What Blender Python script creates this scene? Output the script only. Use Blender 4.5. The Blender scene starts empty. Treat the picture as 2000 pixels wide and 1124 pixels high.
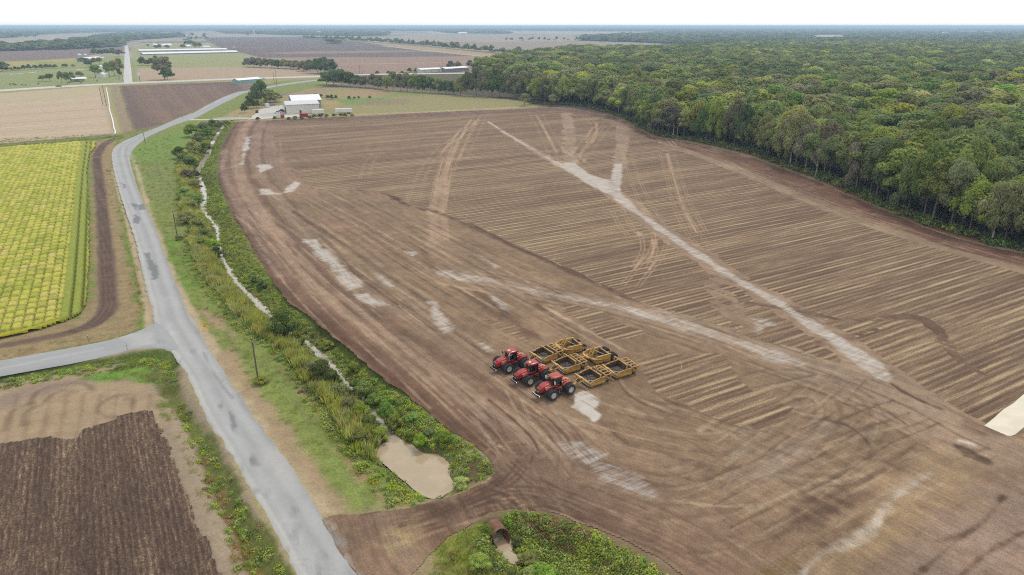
import bpy, math, random
import numpy as np
from mathutils import Vector, Matrix

R = math.radians
random.seed(7)
rng = np.random.default_rng(11)
scene = bpy.context.scene
COL = scene.collection

# ------------------------------------------------------------------ camera, light, exposure
CAM_H, FPX, CXP, CYP, HORIZON = 60.0, 2000 * 24 / 36.0, 1000.0, 562.0, 51.0
PITCH = math.atan((CYP - HORIZON) / FPX)
cam_data = bpy.data.cameras.new('camera')
cam_data.lens, cam_data.sensor_width = 24.0, 36.0
cam_data.clip_start, cam_data.clip_end = 0.5, 80000.0
cam = bpy.data.objects.new('camera', cam_data)
COL.objects.link(cam)
cam.location = (0, 0, CAM_H)
cam.rotation_euler = (math.pi / 2 - PITCH, 0, 0)
scene.camera = cam

SUN_EL, SUN_AZ = R(60), R(28)           # azimuth measured clockwise from +Y (beyond the field, a little to the right)
world = bpy.data.worlds.new('World')
scene.world = world
world.use_nodes = True
wn = world.node_tree
wn.nodes.clear()
sky = wn.nodes.new('ShaderNodeTexSky')
sky.sky_type = 'NISHITA'
sky.sun_disc = False
sky.sun_elevation = SUN_EL
sky.sun_rotation = SUN_AZ
sky.air_density, sky.dust_density, sky.ozone_density = 1.0, 1.0, 1.0
hsv = wn.nodes.new('ShaderNodeHueSaturation')
hsv.inputs['Saturation'].default_value = 0.16
bg = wn.nodes.new('ShaderNodeBackground')
bg.inputs['Strength'].default_value = 0.15
wo = wn.nodes.new('ShaderNodeOutputWorld')
wn.links.new(sky.outputs[0], hsv.inputs['Color'])
# an even layer of high white cloud covers most of the blue
cloud = wn.nodes.new('ShaderNodeMix')
cloud.data_type = 'RGBA'
cloud.inputs['Factor'].default_value = 0.8
cloud.inputs[7].default_value = (8.0, 8.15, 8.3, 1)
wn.links.new(hsv.outputs[0], cloud.inputs[6])
wn.links.new(cloud.outputs[2], bg.inputs['Color'])
wn.links.new(bg.outputs[0], wo.inputs['Surface'])

sun_data = bpy.data.lights.new('sun', 'SUN')
sun_data.energy, sun_data.angle, sun_data.color = 1.8, R(10), (1.0, 0.96, 0.9)
sun = bpy.data.objects.new('sun', sun_data)
COL.objects.link(sun)
sdir = Vector((math.sin(SUN_AZ) * math.cos(SUN_EL), math.cos(SUN_AZ) * math.cos(SUN_EL), math.sin(SUN_EL)))
sun.rotation_euler = sdir.to_track_quat('Z', 'Y').to_euler()
sun.location = (0, 0, 200)

scene.view_settings.view_transform = 'Standard'
scene.view_settings.look = 'None'
scene.view_settings.gamma = 1.0
scene.view_settings.exposure = 0.0
scene.view_settings.use_curve_mapping = False
cy = scene.cycles
cy.max_bounces, cy.diffuse_bounces, cy.glossy_bounces = 6, 4, 2
cy.transmission_bounces, cy.transparent_max_bounces, cy.volume_bounces = 4, 4, 0
cy.use_denoising = False
cy.filter_width = 1.1
cy.use_adaptive_sampling = False

# ------------------------------------------------------------------ geometry helpers
SP, CP = math.sin(PITCH), math.cos(PITCH)


def ground(px, py, z=0.0):
    """World point at height z seen at a pixel of the 2000 x 1124 survey photograph."""
    u, v = (px - CXP) / FPX, (CYP - py) / FPX
    d = (u, CP + v * SP, -SP + v * CP)
    t = (z - CAM_H) / min(d[2], -0.0022)
    return (d[0] * t, d[1] * t)


def G(pts, z=0.0):
    return np.array([ground(p[0], p[1], z) for p in pts], dtype=float)


def height_to(px, py, top):
    """Height of something standing at pixel (px, py) whose top reaches row `top`."""
    x, y = ground(px, py)
    v = (CYP - top) / FPX
    return max(0.3, CAM_H + y * (-SP + v * CP) / (CP + v * SP))


def mpp(px, py):
    """metres per photograph pixel across the view at a ground pixel"""
    x, y = ground(px, py)
    return (y * CP + CAM_H * SP) / FPX


ALB = 0.77                              # the colours below are read off a picture; real surfaces are this much darker


def lin(c):
    c = np.array(c, dtype=float) / 255.0
    return np.where(c <= 0.04045, c / 12.92, ((c + 0.055) / 1.055) ** 2.4) * ALB


def rgba(c, k=1.0):
    l = lin(c) * k
    return (float(l[0]), float(l[1]), float(l[2]), 1.0)


def h2(ix, iy, s):
    n = (ix.astype(np.int64) * 374761393 + iy.astype(np.int64) * 668265263 + s * 974634777) & 0x7fffffff
    n = ((n ^ (n >> 13)) * 1274126177) & 0x7fffffff
    n = ((n ^ (n >> 15)) * 461845907) & 0x7fffffff
    return ((n ^ (n >> 16)) & 0xffff) / 65535.0


def vn(x, y, s=0):
    ix, iy = np.floor(x), np.floor(y)
    fx, fy = x - ix, y - iy
    fx, fy = fx * fx * (3 - 2 * fx), fy * fy * (3 - 2 * fy)
    a, b = h2(ix, iy, s), h2(ix + 1, iy, s)
    c, d = h2(ix, iy + 1, s), h2(ix + 1, iy + 1, s)
    return (a * (1 - fx) + b * fx) * (1 - fy) + (c * (1 - fx) + d * fx) * fy


def fbm(x, y, s=0, o=3):
    t, a, n = 0.0, 1.0, 0.0
    for k in range(o):
        t = t + a * vn(x * 2 ** k, y * 2 ** k, s + k * 17)
        n += a
        a *= 0.5
    return t / n


def sstep(a, b, x):
    t = np.clip((x - a) / (b - a), 0, 1)
    return t * t * (3 - 2 * t)


def sd_poly(P, poly):
    """signed distance, negative inside"""
    d = np.full(len(P), 1e30)
    ins = np.zeros(len(P), bool)
    n = len(poly)
    for i in range(n):
        a, b = poly[i], poly[(i + 1) % n]
        e = b - a
        w = P - a
        t = np.clip((w @ e) / max(e @ e, 1e-12), 0, 1)
        q = w - t[:, None] * e
        d = np.minimum(d, (q * q).sum(1))
        c = (a[1] > P[:, 1]) != (b[1] > P[:, 1])
        with np.errstate(divide='ignore', invalid='ignore'):
            xi = (b[0] - a[0]) * (P[:, 1] - a[1]) / (b[1] - a[1]) + a[0]
        ins ^= c & (P[:, 0] < xi)
    d = np.sqrt(d)
    return np.where(ins, -d, d)


def d_line(P, pts, wid=None):
    """distance to a polyline, arc length of the nearest point, signed side, interpolated width"""
    d = np.full(len(P), 1e30)
    s = np.zeros(len(P))
    sg = np.ones(len(P))
    wv = np.zeros(len(P))
    L = 0.0
    for i in range(len(pts) - 1):
        a, b = pts[i], pts[i + 1]
        e = b - a
        l = math.hypot(*e)
        if l < 1e-9:
            continue
        w = P - a
        t = np.clip((w @ e) / (l * l), 0, 1)
        q = w - t[:, None] * e
        dd = (q * q).sum(1)
        m = dd < d
        d = np.where(m, dd, d)
        s = np.where(m, L + t * l, s)
        sg = np.where(m, np.sign(e[0] * w[:, 1] - e[1] * w[:, 0]), sg)
        if wid is not None:
            wv = np.where(m, wid[i] + t * (wid[i + 1] - wid[i]), wv)
        L += l
    return np.sqrt(d), s, sg, wv


def smooth_line(pts, n=4):
    """Catmull-Rom through pixel or world points"""
    p = [np.array(q, float) for q in pts]
    out = []
    for i in range(len(p) - 1):
        p0, p1, p2, p3 = p[max(i - 1, 0)], p[i], p[i + 1], p[min(i + 2, len(p) - 1)]
        for k in range(n):
            t = k / n
            out.append(0.5 * ((2 * p1) + (p2 - p0) * t + (2 * p0 - 5 * p1 + 4 * p2 - p3) * t * t + (3 * p1 - p0 - 3 * p2 + p3) * t ** 3))
    out.append(p[-1])
    return np.array(out)


class Paint:
    """base colour and surface masks of a sheet of ground, set from outlines of what lies there"""

    def __init__(s, P, base):
        s.P = P
        s.c = np.tile(lin(base), (len(P), 1))
        s.a = {}
        s.S = None

    def ch(s, k):
        if k not in s.a:
            s.a[k] = np.zeros(len(s.P))
        return s.a[k]

    def _sel(s, Q, m):
        lo, hi = Q.min(0) - m, Q.max(0) + m
        return np.nonzero((s.P[:, 0] > lo[0]) & (s.P[:, 0] < hi[0]) & (s.P[:, 1] > lo[1]) & (s.P[:, 1] < hi[1]))[0]

    def _put(s, i, m, col, ch, val):
        if s.S is not None and ch != 'wet':
            m = np.clip(m * (0.4 + 1.25 * s.S[i]), 0, 1)
        if col is not None:
            s.c[i] += (lin(col) - s.c[i]) * m[:, None]
        if ch:
            for k, v in (ch.items() if isinstance(ch, dict) else [(ch, val)]):
                a = s.ch(k)
                a[i] += (v - a[i]) * m

    def poly(s, px, col=None, ch=None, val=1.0, f=1.0, na=0.0, ns=0.2, k=1.0, world=False, seed=3):
        Q = px if world else G(px)
        i = s._sel(Q, f + na + 1)
        if not len(i):
            return
        d = sd_poly(s.P[i], Q)
        if na:
            d = d + (fbm(s.P[i, 0] * ns, s.P[i, 1] * ns, seed) - 0.5) * 2 * na
        s._put(i, sstep(f, -f, d) * k, col, ch, val)

    def line(s, px, w, col=None, ch=None, val=1.0, f=0.4, na=0.0, ns=0.2, k=1.0, world=False, sm=3, brk=0.0, seed=5):
        Q = np.array(px, float) if world else G(px)
        if sm > 1 and len(Q) > 2:
            Q = smooth_line(Q, sm)
        i = s._sel(Q, np.max(w) + f + na + 1)
        if not len(i):
            return
        if np.ndim(w):
            wi = np.interp(np.linspace(0, 1, len(Q)), np.linspace(0, 1, len(w)), w)
            d, t, sg, ww = d_line(s.P[i], Q, wi)
        else:
            d, t, sg, ww = d_line(s.P[i], Q)
            ww = w
        d = d - np.asarray(ww) / 2
        if na:
            d = d + (fbm(s.P[i, 0] * ns, s.P[i, 1] * ns, seed) - 0.5) * 2 * na
        m = sstep(f, -f, d) * k
        if brk:
            m = m * sstep(brk - 0.2, brk + 0.2, fbm(t * 0.09, d * 0.4, seed + 9))
        s._put(i, m, col, ch, val)


def set_props(o, label=None, cat=None, group=None, kind=None):
    if label:
        o['label'] = label
    if cat:
        o['category'] = cat
    if group:
        o['group'] = group
    if kind:
        o['kind'] = kind
    return o


def np_mesh(name, V, F, mats=(), smooth=False, attrs=None, midx=None):
    """V (n,3); F an (m,k) array of equal-sided faces"""
    me = bpy.data.meshes.new(name)
    V = np.asarray(V, dtype=np.float32)
    F = np.asarray(F, dtype=np.int32)
    m, k = F.shape
    me.vertices.add(len(V))
    me.vertices.foreach_set('co', V.ravel())
    me.loops.add(m * k)
    me.loops.foreach_set('vertex_index', F.ravel())
    me.polygons.add(m)
    me.polygons.foreach_set('loop_start', np.arange(0, m * k, k, dtype=np.int32))
    if smooth:
        me.polygons.foreach_set('use_smooth', np.ones(m, bool))
    for mt in mats:
        me.materials.append(mt)
    if midx is not None:
        me.polygons.foreach_set('material_index', np.asarray(midx, dtype=np.int32))
    for kx, v in (attrs or {}).items():
        if np.ndim(v) == 2:
            at = me.attributes.new(kx, 'FLOAT_COLOR', 'POINT')
            c = np.ones((len(v), 4), np.float32)
            c[:, :3] = v
            at.data.foreach_set('color', c.ravel())
        else:
            at = me.attributes.new(kx, 'FLOAT', 'POINT')
            at.data.foreach_set('value', np.asarray(v, np.float32))
    me.update(calc_edges=True)
    return me


def link(name, me, parent=None, loc=(0, 0, 0), rz=0.0):
    o = bpy.data.objects.new(name, me)
    COL.objects.link(o)
    o.location = loc
    o.rotation_euler = (0, 0, rz)
    if parent is not None:
        o.parent = parent
    return o


def thing(name, label, cat, loc=(0, 0, 0), rz=0.0, group=None):
    o = link(name, None, None, loc, rz)
    o.empty_display_size = 0.2
    return set_props(o, label, cat, group)


def copy_tree(o, parent=None, loc=None, rz=None, label=None, scale=None):
    c = o.copy()
    COL.objects.link(c)
    if parent is not None:
        c.parent = parent
    if loc is not None:
        c.location = loc
    if rz is not None:
        c.rotation_euler = (0, 0, rz)
    if label:
        c['label'] = label
    if scale is not None:
        c.scale = scale
    for k in o.children:
        copy_tree(k, c)
    return c


class MB:
    """collects solid shapes into one mesh"""

    def __init__(s):
        s.v, s.f = [], []

    def add(s, vs, fs, M=None):
        b = len(s.v)
        for v in vs:
            v = Vector(v)
            s.v.append(tuple(M @ v if M is not None else v))
        for f in fs:
            s.f.append([b + i for i in f])
        return s

    def box(s, c, d, M=None, taper=1.0, ty=None):
        x, y, z = d[0] / 2, d[1] / 2, d[2] / 2
        ty = taper if ty is None else ty
        vs = [(c[0] + sx * x * (1 if sz < 0 else taper), c[1] + sy * y * (1 if sz < 0 else ty), c[2] + sz * z)
              for sz in (-1, 1) for sx, sy in ((-1, -1), (1, -1), (1, 1), (-1, 1))]
        return s.add(vs, [(0, 3, 2, 1), (4, 5, 6, 7), (0, 1, 5, 4), (1, 2, 6, 5), (2, 3, 7, 6), (3, 0, 4, 7)], M)

    def bar(s, a, b, w, h=None, M=None):
        """square bar between two points"""
        a, b = Vector(a), Vector(b)
        h = w if h is None else h
        d = b - a
        q = d.to_track_quat('X', 'Z').to_matrix().to_4x4()
        T = Matrix.Translation((a + b) / 2) @ q
        return s.box((0, 0, 0), (d.length, w, h), T if M is None else M @ T)

    def tube(s, pts, r, n=8, M=None, cap=True):
        pts = [Vector(p) for p in pts]
        rs = r if isinstance(r, (list, tuple)) else [r] * len(pts)
        vs, fs = [], []
        for i, p in enumerate(pts):
            d = (pts[min(i + 1, len(pts) - 1)] - pts[max(i - 1, 0)]).normalized()
            q = d.to_track_quat('Z', 'X')
            for k in range(n):
                a = 2 * math.pi * k / n
                vs.append(p + q @ Vector((math.cos(a) * rs[i], math.sin(a) * rs[i], 0)))
        for i in range(len(pts) - 1):
            for k in range(n):
                k2 = (k + 1) % n
                fs.append((i * n + k, i * n + k2, (i + 1) * n + k2, (i + 1) * n + k))
        if cap:
            fs.append(tuple(range(n))[::-1])
            fs.append(tuple((len(pts) - 1) * n + k for k in range(n)))
        return s.add(vs, fs, M)

    def lathe(s, prof, n=24, M=None, axis='Y'):
        """prof of (radius, along) turned about an axis"""
        vs, fs = [], []
        for (r, t) in prof:
            for k in range(n):
                a = 2 * math.pi * k / n
                c, d = math.cos(a) * r, math.sin(a) * r
                vs.append((c, t, d) if axis == 'Y' else ((c, d, t) if axis == 'Z' else (t, c, d)))
        for i in range(len(prof) - 1):
            for k in range(n):
                k2 = (k + 1) % n
                fs.append((i * n + k, i * n + k2, (i + 1) * n + k2, (i + 1) * n + k))
        return s.add(vs, fs, M)

    def loft(s, secs, M=None, cap=True):
        """rings of equal length"""
        n = len(secs[0])
        vs = [p for sec in secs for p in sec]
        fs = []
        for i in range(len(secs) - 1):
            for k in range(n):
                k2 = (k + 1) % n
                fs.append((i * n + k, i * n + k2, (i + 1) * n + k2, (i + 1) * n + k))
        if cap:
            fs.append(tuple(range(n))[::-1])
            fs.append(tuple((len(secs) - 1) * n + k for k in range(n)))
        return s.add(vs, fs, M)

    def prism(s, prof, y0, y1, M=None):
        """outline in x,z carried from y0 to y1"""
        n = len(prof)
        vs = [(p[0], y0, p[1]) for p in prof] + [(p[0], y1, p[1]) for p in prof]
        fs = [tuple(range(n)), tuple(range(2 * n - 1, n - 1, -1))]
        for k in range(n):
            k2 = (k + 1) % n
            fs.append((k, n + k, n + k2, k2))
        return s.add(vs, fs, M)

    def mesh(s, name, mt, smooth=None):
        me = bpy.data.meshes.new(name)
        me.from_pydata(s.v, [], s.f)
        if mt is not None:
            me.materials.append(mt)
        import bmesh
        bm = bmesh.new()
        bm.from_mesh(me)
        bmesh.ops.recalc_face_normals(bm, faces=bm.faces)
        bm.to_mesh(me)
        bm.free()
        if smooth:
            me.shade_smooth()
            me.set_sharp_from_angle(angle=R(smooth))
        return me

    def build(s, name, mt, parent=None, smooth=None, label=None, loc=(0, 0, 0), rz=0.0):
        o = link(name, s.mesh(name, mt, smooth), parent, loc, rz)
        if label:
            o['label'] = label
        return o


# ------------------------------------------------------------------ materials
class NT:
    def __init__(s, name):
        s.m = bpy.data.materials.new(name)
        s.m.use_nodes = True
        s.t = s.m.node_tree
        s.b = s.t.nodes['Principled BSDF']
        s.tc = None

    def n(s, typ, **kw):
        x = s.t.nodes.new(typ)
        for k, v in kw.items():
            setattr(x, k, v)
        return x

    def put(s, sock, v):
        if v is None:
            return
        if isinstance(v, bpy.types.NodeSocket):
            s.t.links.new(v, sock)
        else:
            sock.default_value = v

    def pos(s):
        if s.tc is None:
            s.tc = s.n('ShaderNodeTexCoord').outputs['Object']
        return s.tc

    def map(s, rz=0.0, sc=(1, 1, 1), vec=None):
        x = s.n('ShaderNodeMapping')
        s.put(x.inputs['Vector'], vec or s.pos())
        x.inputs['Rotation'].default_value = (0, 0, rz)
        r = s.n('ShaderNodeMapping')
        s.put(r.inputs['Vector'], x.outputs[0])
        r.inputs['Scale'].default_value = sc
        return r.outputs[0]

    def noise(s, scale=1.0, detail=3.0, rough=0.55, vec=None, dist=0.0):
        x = s.n('ShaderNodeTexNoise')
        s.put(x.inputs['Vector'], vec or s.pos())
        x.inputs['Scale'].default_value = scale
        x.inputs['Detail'].default_value = detail
        x.inputs['Roughness'].default_value = rough
        x.inputs['Distortion'].default_value = dist
        return x.outputs['Fac']

    def math(s, op, a, b=None, c=None, clamp=False):
        x = s.n('ShaderNodeMath', operation=op, use_clamp=clamp)
        s.put(x.inputs[0], a)
        if b is not None:
            s.put(x.inputs[1], b)
        if c is not None:
            s.put(x.inputs[2], c)
        return x.outputs[0]

    def mix(s, f, a, b, mode='MIX'):
        x = s.n('ShaderNodeMix', data_type='RGBA', blend_type=mode)
        s.put(x.inputs['Factor'], f)
        s.put(x.inputs[6], a)
        s.put(x.inputs[7], b)
        return x.outputs[2]

    def rng(s, v, a, b, c=0.0, d=1.0, smooth=True):
        x = s.n('ShaderNodeMapRange', interpolation_type='SMOOTHSTEP' if smooth else 'LINEAR')
        s.put(x.inputs['Value'], v)
        for k, q in zip(('From Min', 'From Max', 'To Min', 'To Max'), (a, b, c, d)):
            s.put(x.inputs[k], q)
        return x.outputs[0]

    def ramp(s, f, stops):
        x = s.n('ShaderNodeValToRGB')
        e = x.color_ramp.elements
        while len(e) < len(stops):
            e.new(0.5)
        for k, (p, c) in enumerate(stops):
            e[k].position = p
            e[k].color = rgba(c)
        s.put(x.inputs[0], f)
        return x.outputs[0]

    def attr(s, name, out='Fac'):
        return s.n('ShaderNodeAttribute', attribute_name=name).outputs[out]

    def bump(s, h, strength=0.5, dist=0.1, normal=None):
        x = s.n('ShaderNodeBump')
        x.inputs['Strength'].default_value = strength
        x.inputs['Distance'].default_value = dist
        s.put(x.inputs['Height'], h)
        if normal is not None:
            s.put(x.inputs['Normal'], normal)
        return x.outputs[0]

    def done(s, col=None, rough=0.9, normal=None, metal=None, spec=None):
        s.put(s.b.inputs['Base Color'], col)
        s.put(s.b.inputs['Roughness'], rough)
        if normal is not None:
            s.put(s.b.inputs['Normal'], normal)
        if metal is not None:
            s.put(s.b.inputs['Metallic'], metal)
        if spec is not None:
            s.put(s.b.inputs['Specular IOR Level'], spec)
        return s.m


def gain(q, col, f):
    """multiply a colour by a scalar socket"""
    c = q.n('ShaderNodeVectorMath', operation='SCALE')
    q.put(c.inputs[0], col[:3] if isinstance(col, tuple) else col)
    q.put(c.inputs['Scale'], f)
    return c.outputs[0]


def paint_mat(name, c, rough=0.5, dirt=(120, 100, 80), amt=0.35, metal=0.0, sc=1.3):
    q = NT(name)
    f = q.rng(q.noise(sc, 5, 0.65), 0.45, 0.75, 0.0, amt)
    f2 = q.noise(sc * 4, 3)
    col = q.mix(f, rgba(c), rgba(dirt))
    col = gain(q, col, q.rng(f2, 0.2, 0.8, 0.85, 1.12))
    return q.done(col, q.rng(f2, 0.3, 0.7, rough - 0.08, rough + 0.15), metal=metal)


def flat_mat(name, c, rough=0.7, metal=0.0, var=0.12, sc=2.0):
    q = NT(name)
    col = gain(q, rgba(c), q.rng(q.noise(sc, 4), 0.25, 0.75, 1 - var, 1 + var))
    return q.done(col, rough, metal=metal)

ROW = R(29.8)                       # direction of the field rows on the ground
CR, SR = math.cos(ROW), math.sin(ROW)


# ------------------------------------------------------------------ outlines traced on the ground
STREAM = [(440, 240), (436, 247), (425, 263), (415, 280), (405, 303), (388, 332), (386, 345), (394, 362), (400, 385), (396, 405), (402, 420),
          (415, 433), (425, 448), (425, 470), (429, 490), (441, 515), (452, 537), (470, 560), (490, 580), (512, 602), (550, 640), (590, 664),
          (612, 682), (640, 704), (665, 735), (687, 760), (715, 792), (735, 812), (755, 842), (782, 874)]
POND = [(733, 885), (738, 876), (752, 868), (780, 862), (798, 864), (815, 880), (828, 888), (850, 889), (872, 903), (876, 918), (874, 928), (881, 940),
        (883, 955), (870, 962), (855, 971), (835, 970), (810, 955), (795, 940), (775, 925), (762, 913), (745, 900)]
BASIN = [(962, 1008), (1000, 1002), (1060, 1006), (1110, 1024), (1180, 1052), (1260, 1098), (1330, 1150), (1300, 1230), (1100, 1230), (980, 1130), (935, 1070), (930, 1030)]
WATER_Z = -2.2
stream_w = G(STREAM, WATER_Z)
stream_s = smooth_line(stream_w, 3)
STREAM_LEN = float(np.hypot(*np.diff(stream_s, axis=0).T).sum())
pond_w = G(POND, -2.0)
basin_w = G(BASIN)
BASIN_W0 = basin_w


def grow_poly(poly, m):
    c = poly.mean(0)
    d = poly - c
    return poly + d / np.hypot(d[:, 0], d[:, 1])[:, None] * m


POOL = [(954, 1046), (972, 1040), (992, 1048), (1001, 1056), (1000, 1066), (996, 1074), (1006, 1082), (1020, 1088), (1022, 1096), (1010, 1101), (994, 1096), (976, 1085), (960, 1074), (953, 1060)]
pool_w = G(POOL, -1.9)
# shallow drains beside the lanes
DRAINS = [
    (G([(330, 760), (360, 800), (395, 860), (425, 930), (455, 1000), (490, 1060), (530, 1124), (620, 1260)]), 0.9, 2.6),
    (G([(-300, 775), (0, 738), (120, 718), (220, 703), (300, 694), (330, 705), (338, 740)]), 0.8, 2.2),
    (G([(300, 660), (290, 625), (275, 560), (262, 480), (250, 430), (238, 380), (225, 330)]), 0.5, 1.6),
    (G([(-200, 316), (0, 286), (100, 278), (190, 271), (230, 266)]), 1.0, 3.0),
]
FIELD = [(462, 238), (520, 235), (600, 231), (700, 228), (800, 222), (900, 217), (1000, 214), (1060, 210), (1105, 210), (1150, 216), (1200, 228),
         (1240, 248), (1275, 268), (1330, 276), (1400, 290), (1470, 308), (1530, 330), (1600, 356), (1660, 384), (1740, 416), (1800, 443), (1870, 466),
         (1940, 484), (2000, 496), (2200, 545), (2500, 620), (2500, 1400), (1700, 1400), (1480, 1240), (1330, 1126), (1290, 1092), (1220, 1057),
         (1150, 1027), (1080, 1002), (1020, 998), (965, 1006), (915, 1026), (880, 1048), (840, 1085), (805, 1120), (770, 1180), (740, 1240),
         (700, 1130), (668, 1085), (645, 1040), (632, 1014), (660, 1006), (720, 1000), (800, 992), (850, 977), (900, 965), (950, 940), (968, 923), (958, 895), (930, 872), (880, 843), (800, 775),
         (740, 735), (690, 690), (640, 650), (600, 615), (560, 588), (540, 562), (520, 528), (490, 478), (460, 428), (437, 385), (424, 345), (425, 310),
         (435, 280), (447, 256)]
field_w = G(FIELD)
LEFTB = np.array(G([(462, 238), (447, 256), (435, 280), (425, 310), (424, 345), (437, 385), (460, 428), (490, 478), (520, 528), (540, 562), (560, 588), (600, 615),
                    (640, 650), (690, 690), (740, 735), (800, 775), (880, 843), (930, 872), (965, 900), (1000, 940), (1030, 985), (1080, 1002), (1150, 1027), (1220, 1057),
                    (1290, 1092), (1330, 1126), (1480, 1240), (1700, 1400)]))
RICE = [(-420, 380), (-200, 313), (0, 290), (60, 285), (162, 278), (189, 279), (188, 288), (176, 303), (171, 334), (175, 420), (176, 500), (170, 597), (157, 616), (122, 631),
        (62, 650), (0, 664), (-160, 700), (-420, 760)]
rice_w = G(RICE)
PLOUGHED = [(-350, 900), (-60, 872), (0, 868), (30, 862), (60, 858), (100, 852), (120, 858), (152, 860), (158, 838), (190, 832), (228, 822), (236, 810), (270, 806), (300, 804),
            (312, 832), (332, 882), (352, 932), (378, 1000), (402, 1060), (432, 1124), (470, 1220), (-350, 1220)]
ploughed_w = G(PLOUGHED)
WOOD_EDGE = [(1040, 204), (1080, 205), (1130, 207), (1180, 219), (1220, 232), (1248, 248), (1285, 266), (1335, 273), (1400, 286), (1470, 303), (1530, 325), (1600, 350), (1660, 378), (1740, 410),
             (1800, 437), (1870, 460), (1940, 478), (2000, 490), (2200, 538), (2450, 600)]


def relief(P):
    """height of the ground: flat land with the dug ditch, the ponds and the roadside drains"""
    z = np.zeros(len(P))
    near = np.nonzero((np.hypot(P[:, 0], P[:, 1]) < 560))[0]
    Q = P[near]
    d, t, sg, _ = d_line(Q, stream_s)
    prof = sstep(7.5, 0.0, np.maximum(d + 1.0 * (vn(Q[:, 0] * .25, Q[:, 1] * .25, 4) - .5), 0))
    frac = t / STREAM_LEN
    zz = -(np.interp(frac, [0, .3, .55, .72, .9, 1], [2.30, 2.37, 2.35, 2.23, 2.25, 2.34]) + .1 * (vn(Q[:, 0] * .16, Q[:, 1] * .16, 14) - .5)) * prof
    dp = sd_poly(Q, pond_w)
    zz = np.minimum(zz, -2.6 * sstep(3.8, -0.9, dp + (vn(Q[:, 0] * .5, Q[:, 1] * .5, 8) - .5)))
    db = sd_poly(Q, basin_w)
    zz = np.minimum(zz, -2.0 * sstep(0.0, -3.6, db))
    dq = sd_poly(Q, pool_w)
    zz = np.minimum(zz, -2.3 * sstep(1.1, -0.5, dq))
    for ln, dep, hw in DRAINS:
        dd, _, _, _ = d_line(Q, ln)
        zz = np.minimum(zz, -dep * sstep(hw, 0.1, dd))
    # the dirt crossing over the culvert keeps its full height
    z[near] = zz
    z[near] -= 0.10 * fbm(Q[:, 0] * 0.6, Q[:, 1] * 0.6, 2, 3) * sstep(560, 300, np.hypot(Q[:, 0], Q[:, 1]))
    return z


def axis_r(r0, r1, c0, k):
    r = [r0]
    while r[-1] < r1:
        r.append(r[-1] + max(c0, k * r[-1]))
    return np.array(r)


def polar_sheet(poly, c0, k, da, amin=None, amax=None, na=0.3, ns=0.5, seed=1):
    """grid of ground inside an outline, finer near the lane end and coarser far away"""
    r = np.hypot(poly[:, 0], poly[:, 1])
    a = np.arctan2(poly[:, 0], poly[:, 1])
    r0 = 1e9
    for i in range(len(poly)):
        p, q = poly[i], poly[(i + 1) % len(poly)]
        for t in np.linspace(0, 1, 20):
            r0 = min(r0, math.hypot(*(p + (q - p) * t)))
    rr = axis_r(max(r0 - 1, 5), r.max() + 1, c0, k)
    aa = np.arange(a.min() - 0.004, a.max() + 0.004, R(da))
    A, RR = np.meshgrid(aa, rr)
    P = np.stack([np.sin(A) * RR, np.cos(A) * RR], -1).reshape(-1, 2)
    nr, nc = len(rr), len(aa)
    d = sd_poly(P, poly) + (fbm(P[:, 0] * ns, P[:, 1] * ns, seed) - 0.5) * 2 * na
    idx = np.arange(nr * nc).reshape(nr, nc)
    q = np.stack([idx[:-1, :-1], idx[:-1, 1:], idx[1:, 1:], idx[1:, :-1]], -1).reshape(-1, 4)
    q = q[(d[q] < 0).sum(1) >= 3]
    used = np.unique(q)
    remap = np.full(nr * nc, -1)
    remap[used] = np.arange(len(used))
    return P[used], remap[q][:, ::-1], d[used]


# ------------------------------------------------------------------ ground material: painted land, clod and grass detail
def land_mat(name='land'):
    q = NT(name)
    col = q.attr('tone', 'Color')
    veg = q.attr('veg')
    n1 = q.noise(0.35, 5, 0.6)
    n2 = q.noise(2.2, 5, 0.7)
    n3 = q.noise(9.0, 2, 0.6)
    s = q.math('MULTIPLY', q.rng(n1, 0.25, 0.75, 0.80, 1.2), q.rng(n2, 0.2, 0.8, 0.72, 1.28))
    s = q.math('MULTIPLY', s, q.rng(n3, 0.25, 0.75, 0.84, 1.16))
    amount = q.math('ADD', 0.45, q.math('MULTIPLY', veg, 0.75))
    s = q.math('ADD', 1.0, q.math('MULTIPLY', q.math('SUBTRACT', s, 1.0), amount))
    c = gain(q, col, s)
    # dry yellow and bare patches scattered through the grass
    m = q.math('MULTIPLY', q.rng(q.noise(0.9, 4, 0.7, q.map(0, (1, 1, 1))), 0.55, 0.68), q.math('MULTIPLY', veg, 0.55))
    c = q.mix(m, c, rgba((150, 138, 92)))
    m2 = q.math('MULTIPLY', q.rng(q.noise(0.23, 5, 0.7), 0.55, 0.7), q.math('MULTIPLY', veg, 0.5))
    c = q.mix(m2, c, rgba((92, 112, 44)))
    h = q.math('ADD', q.math('MULTIPLY', n2, 0.7), n3)
    return q.done(c, 0.95, q.bump(h, 0.7, 0.18), spec=0.15)


LAND = land_mat()

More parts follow.
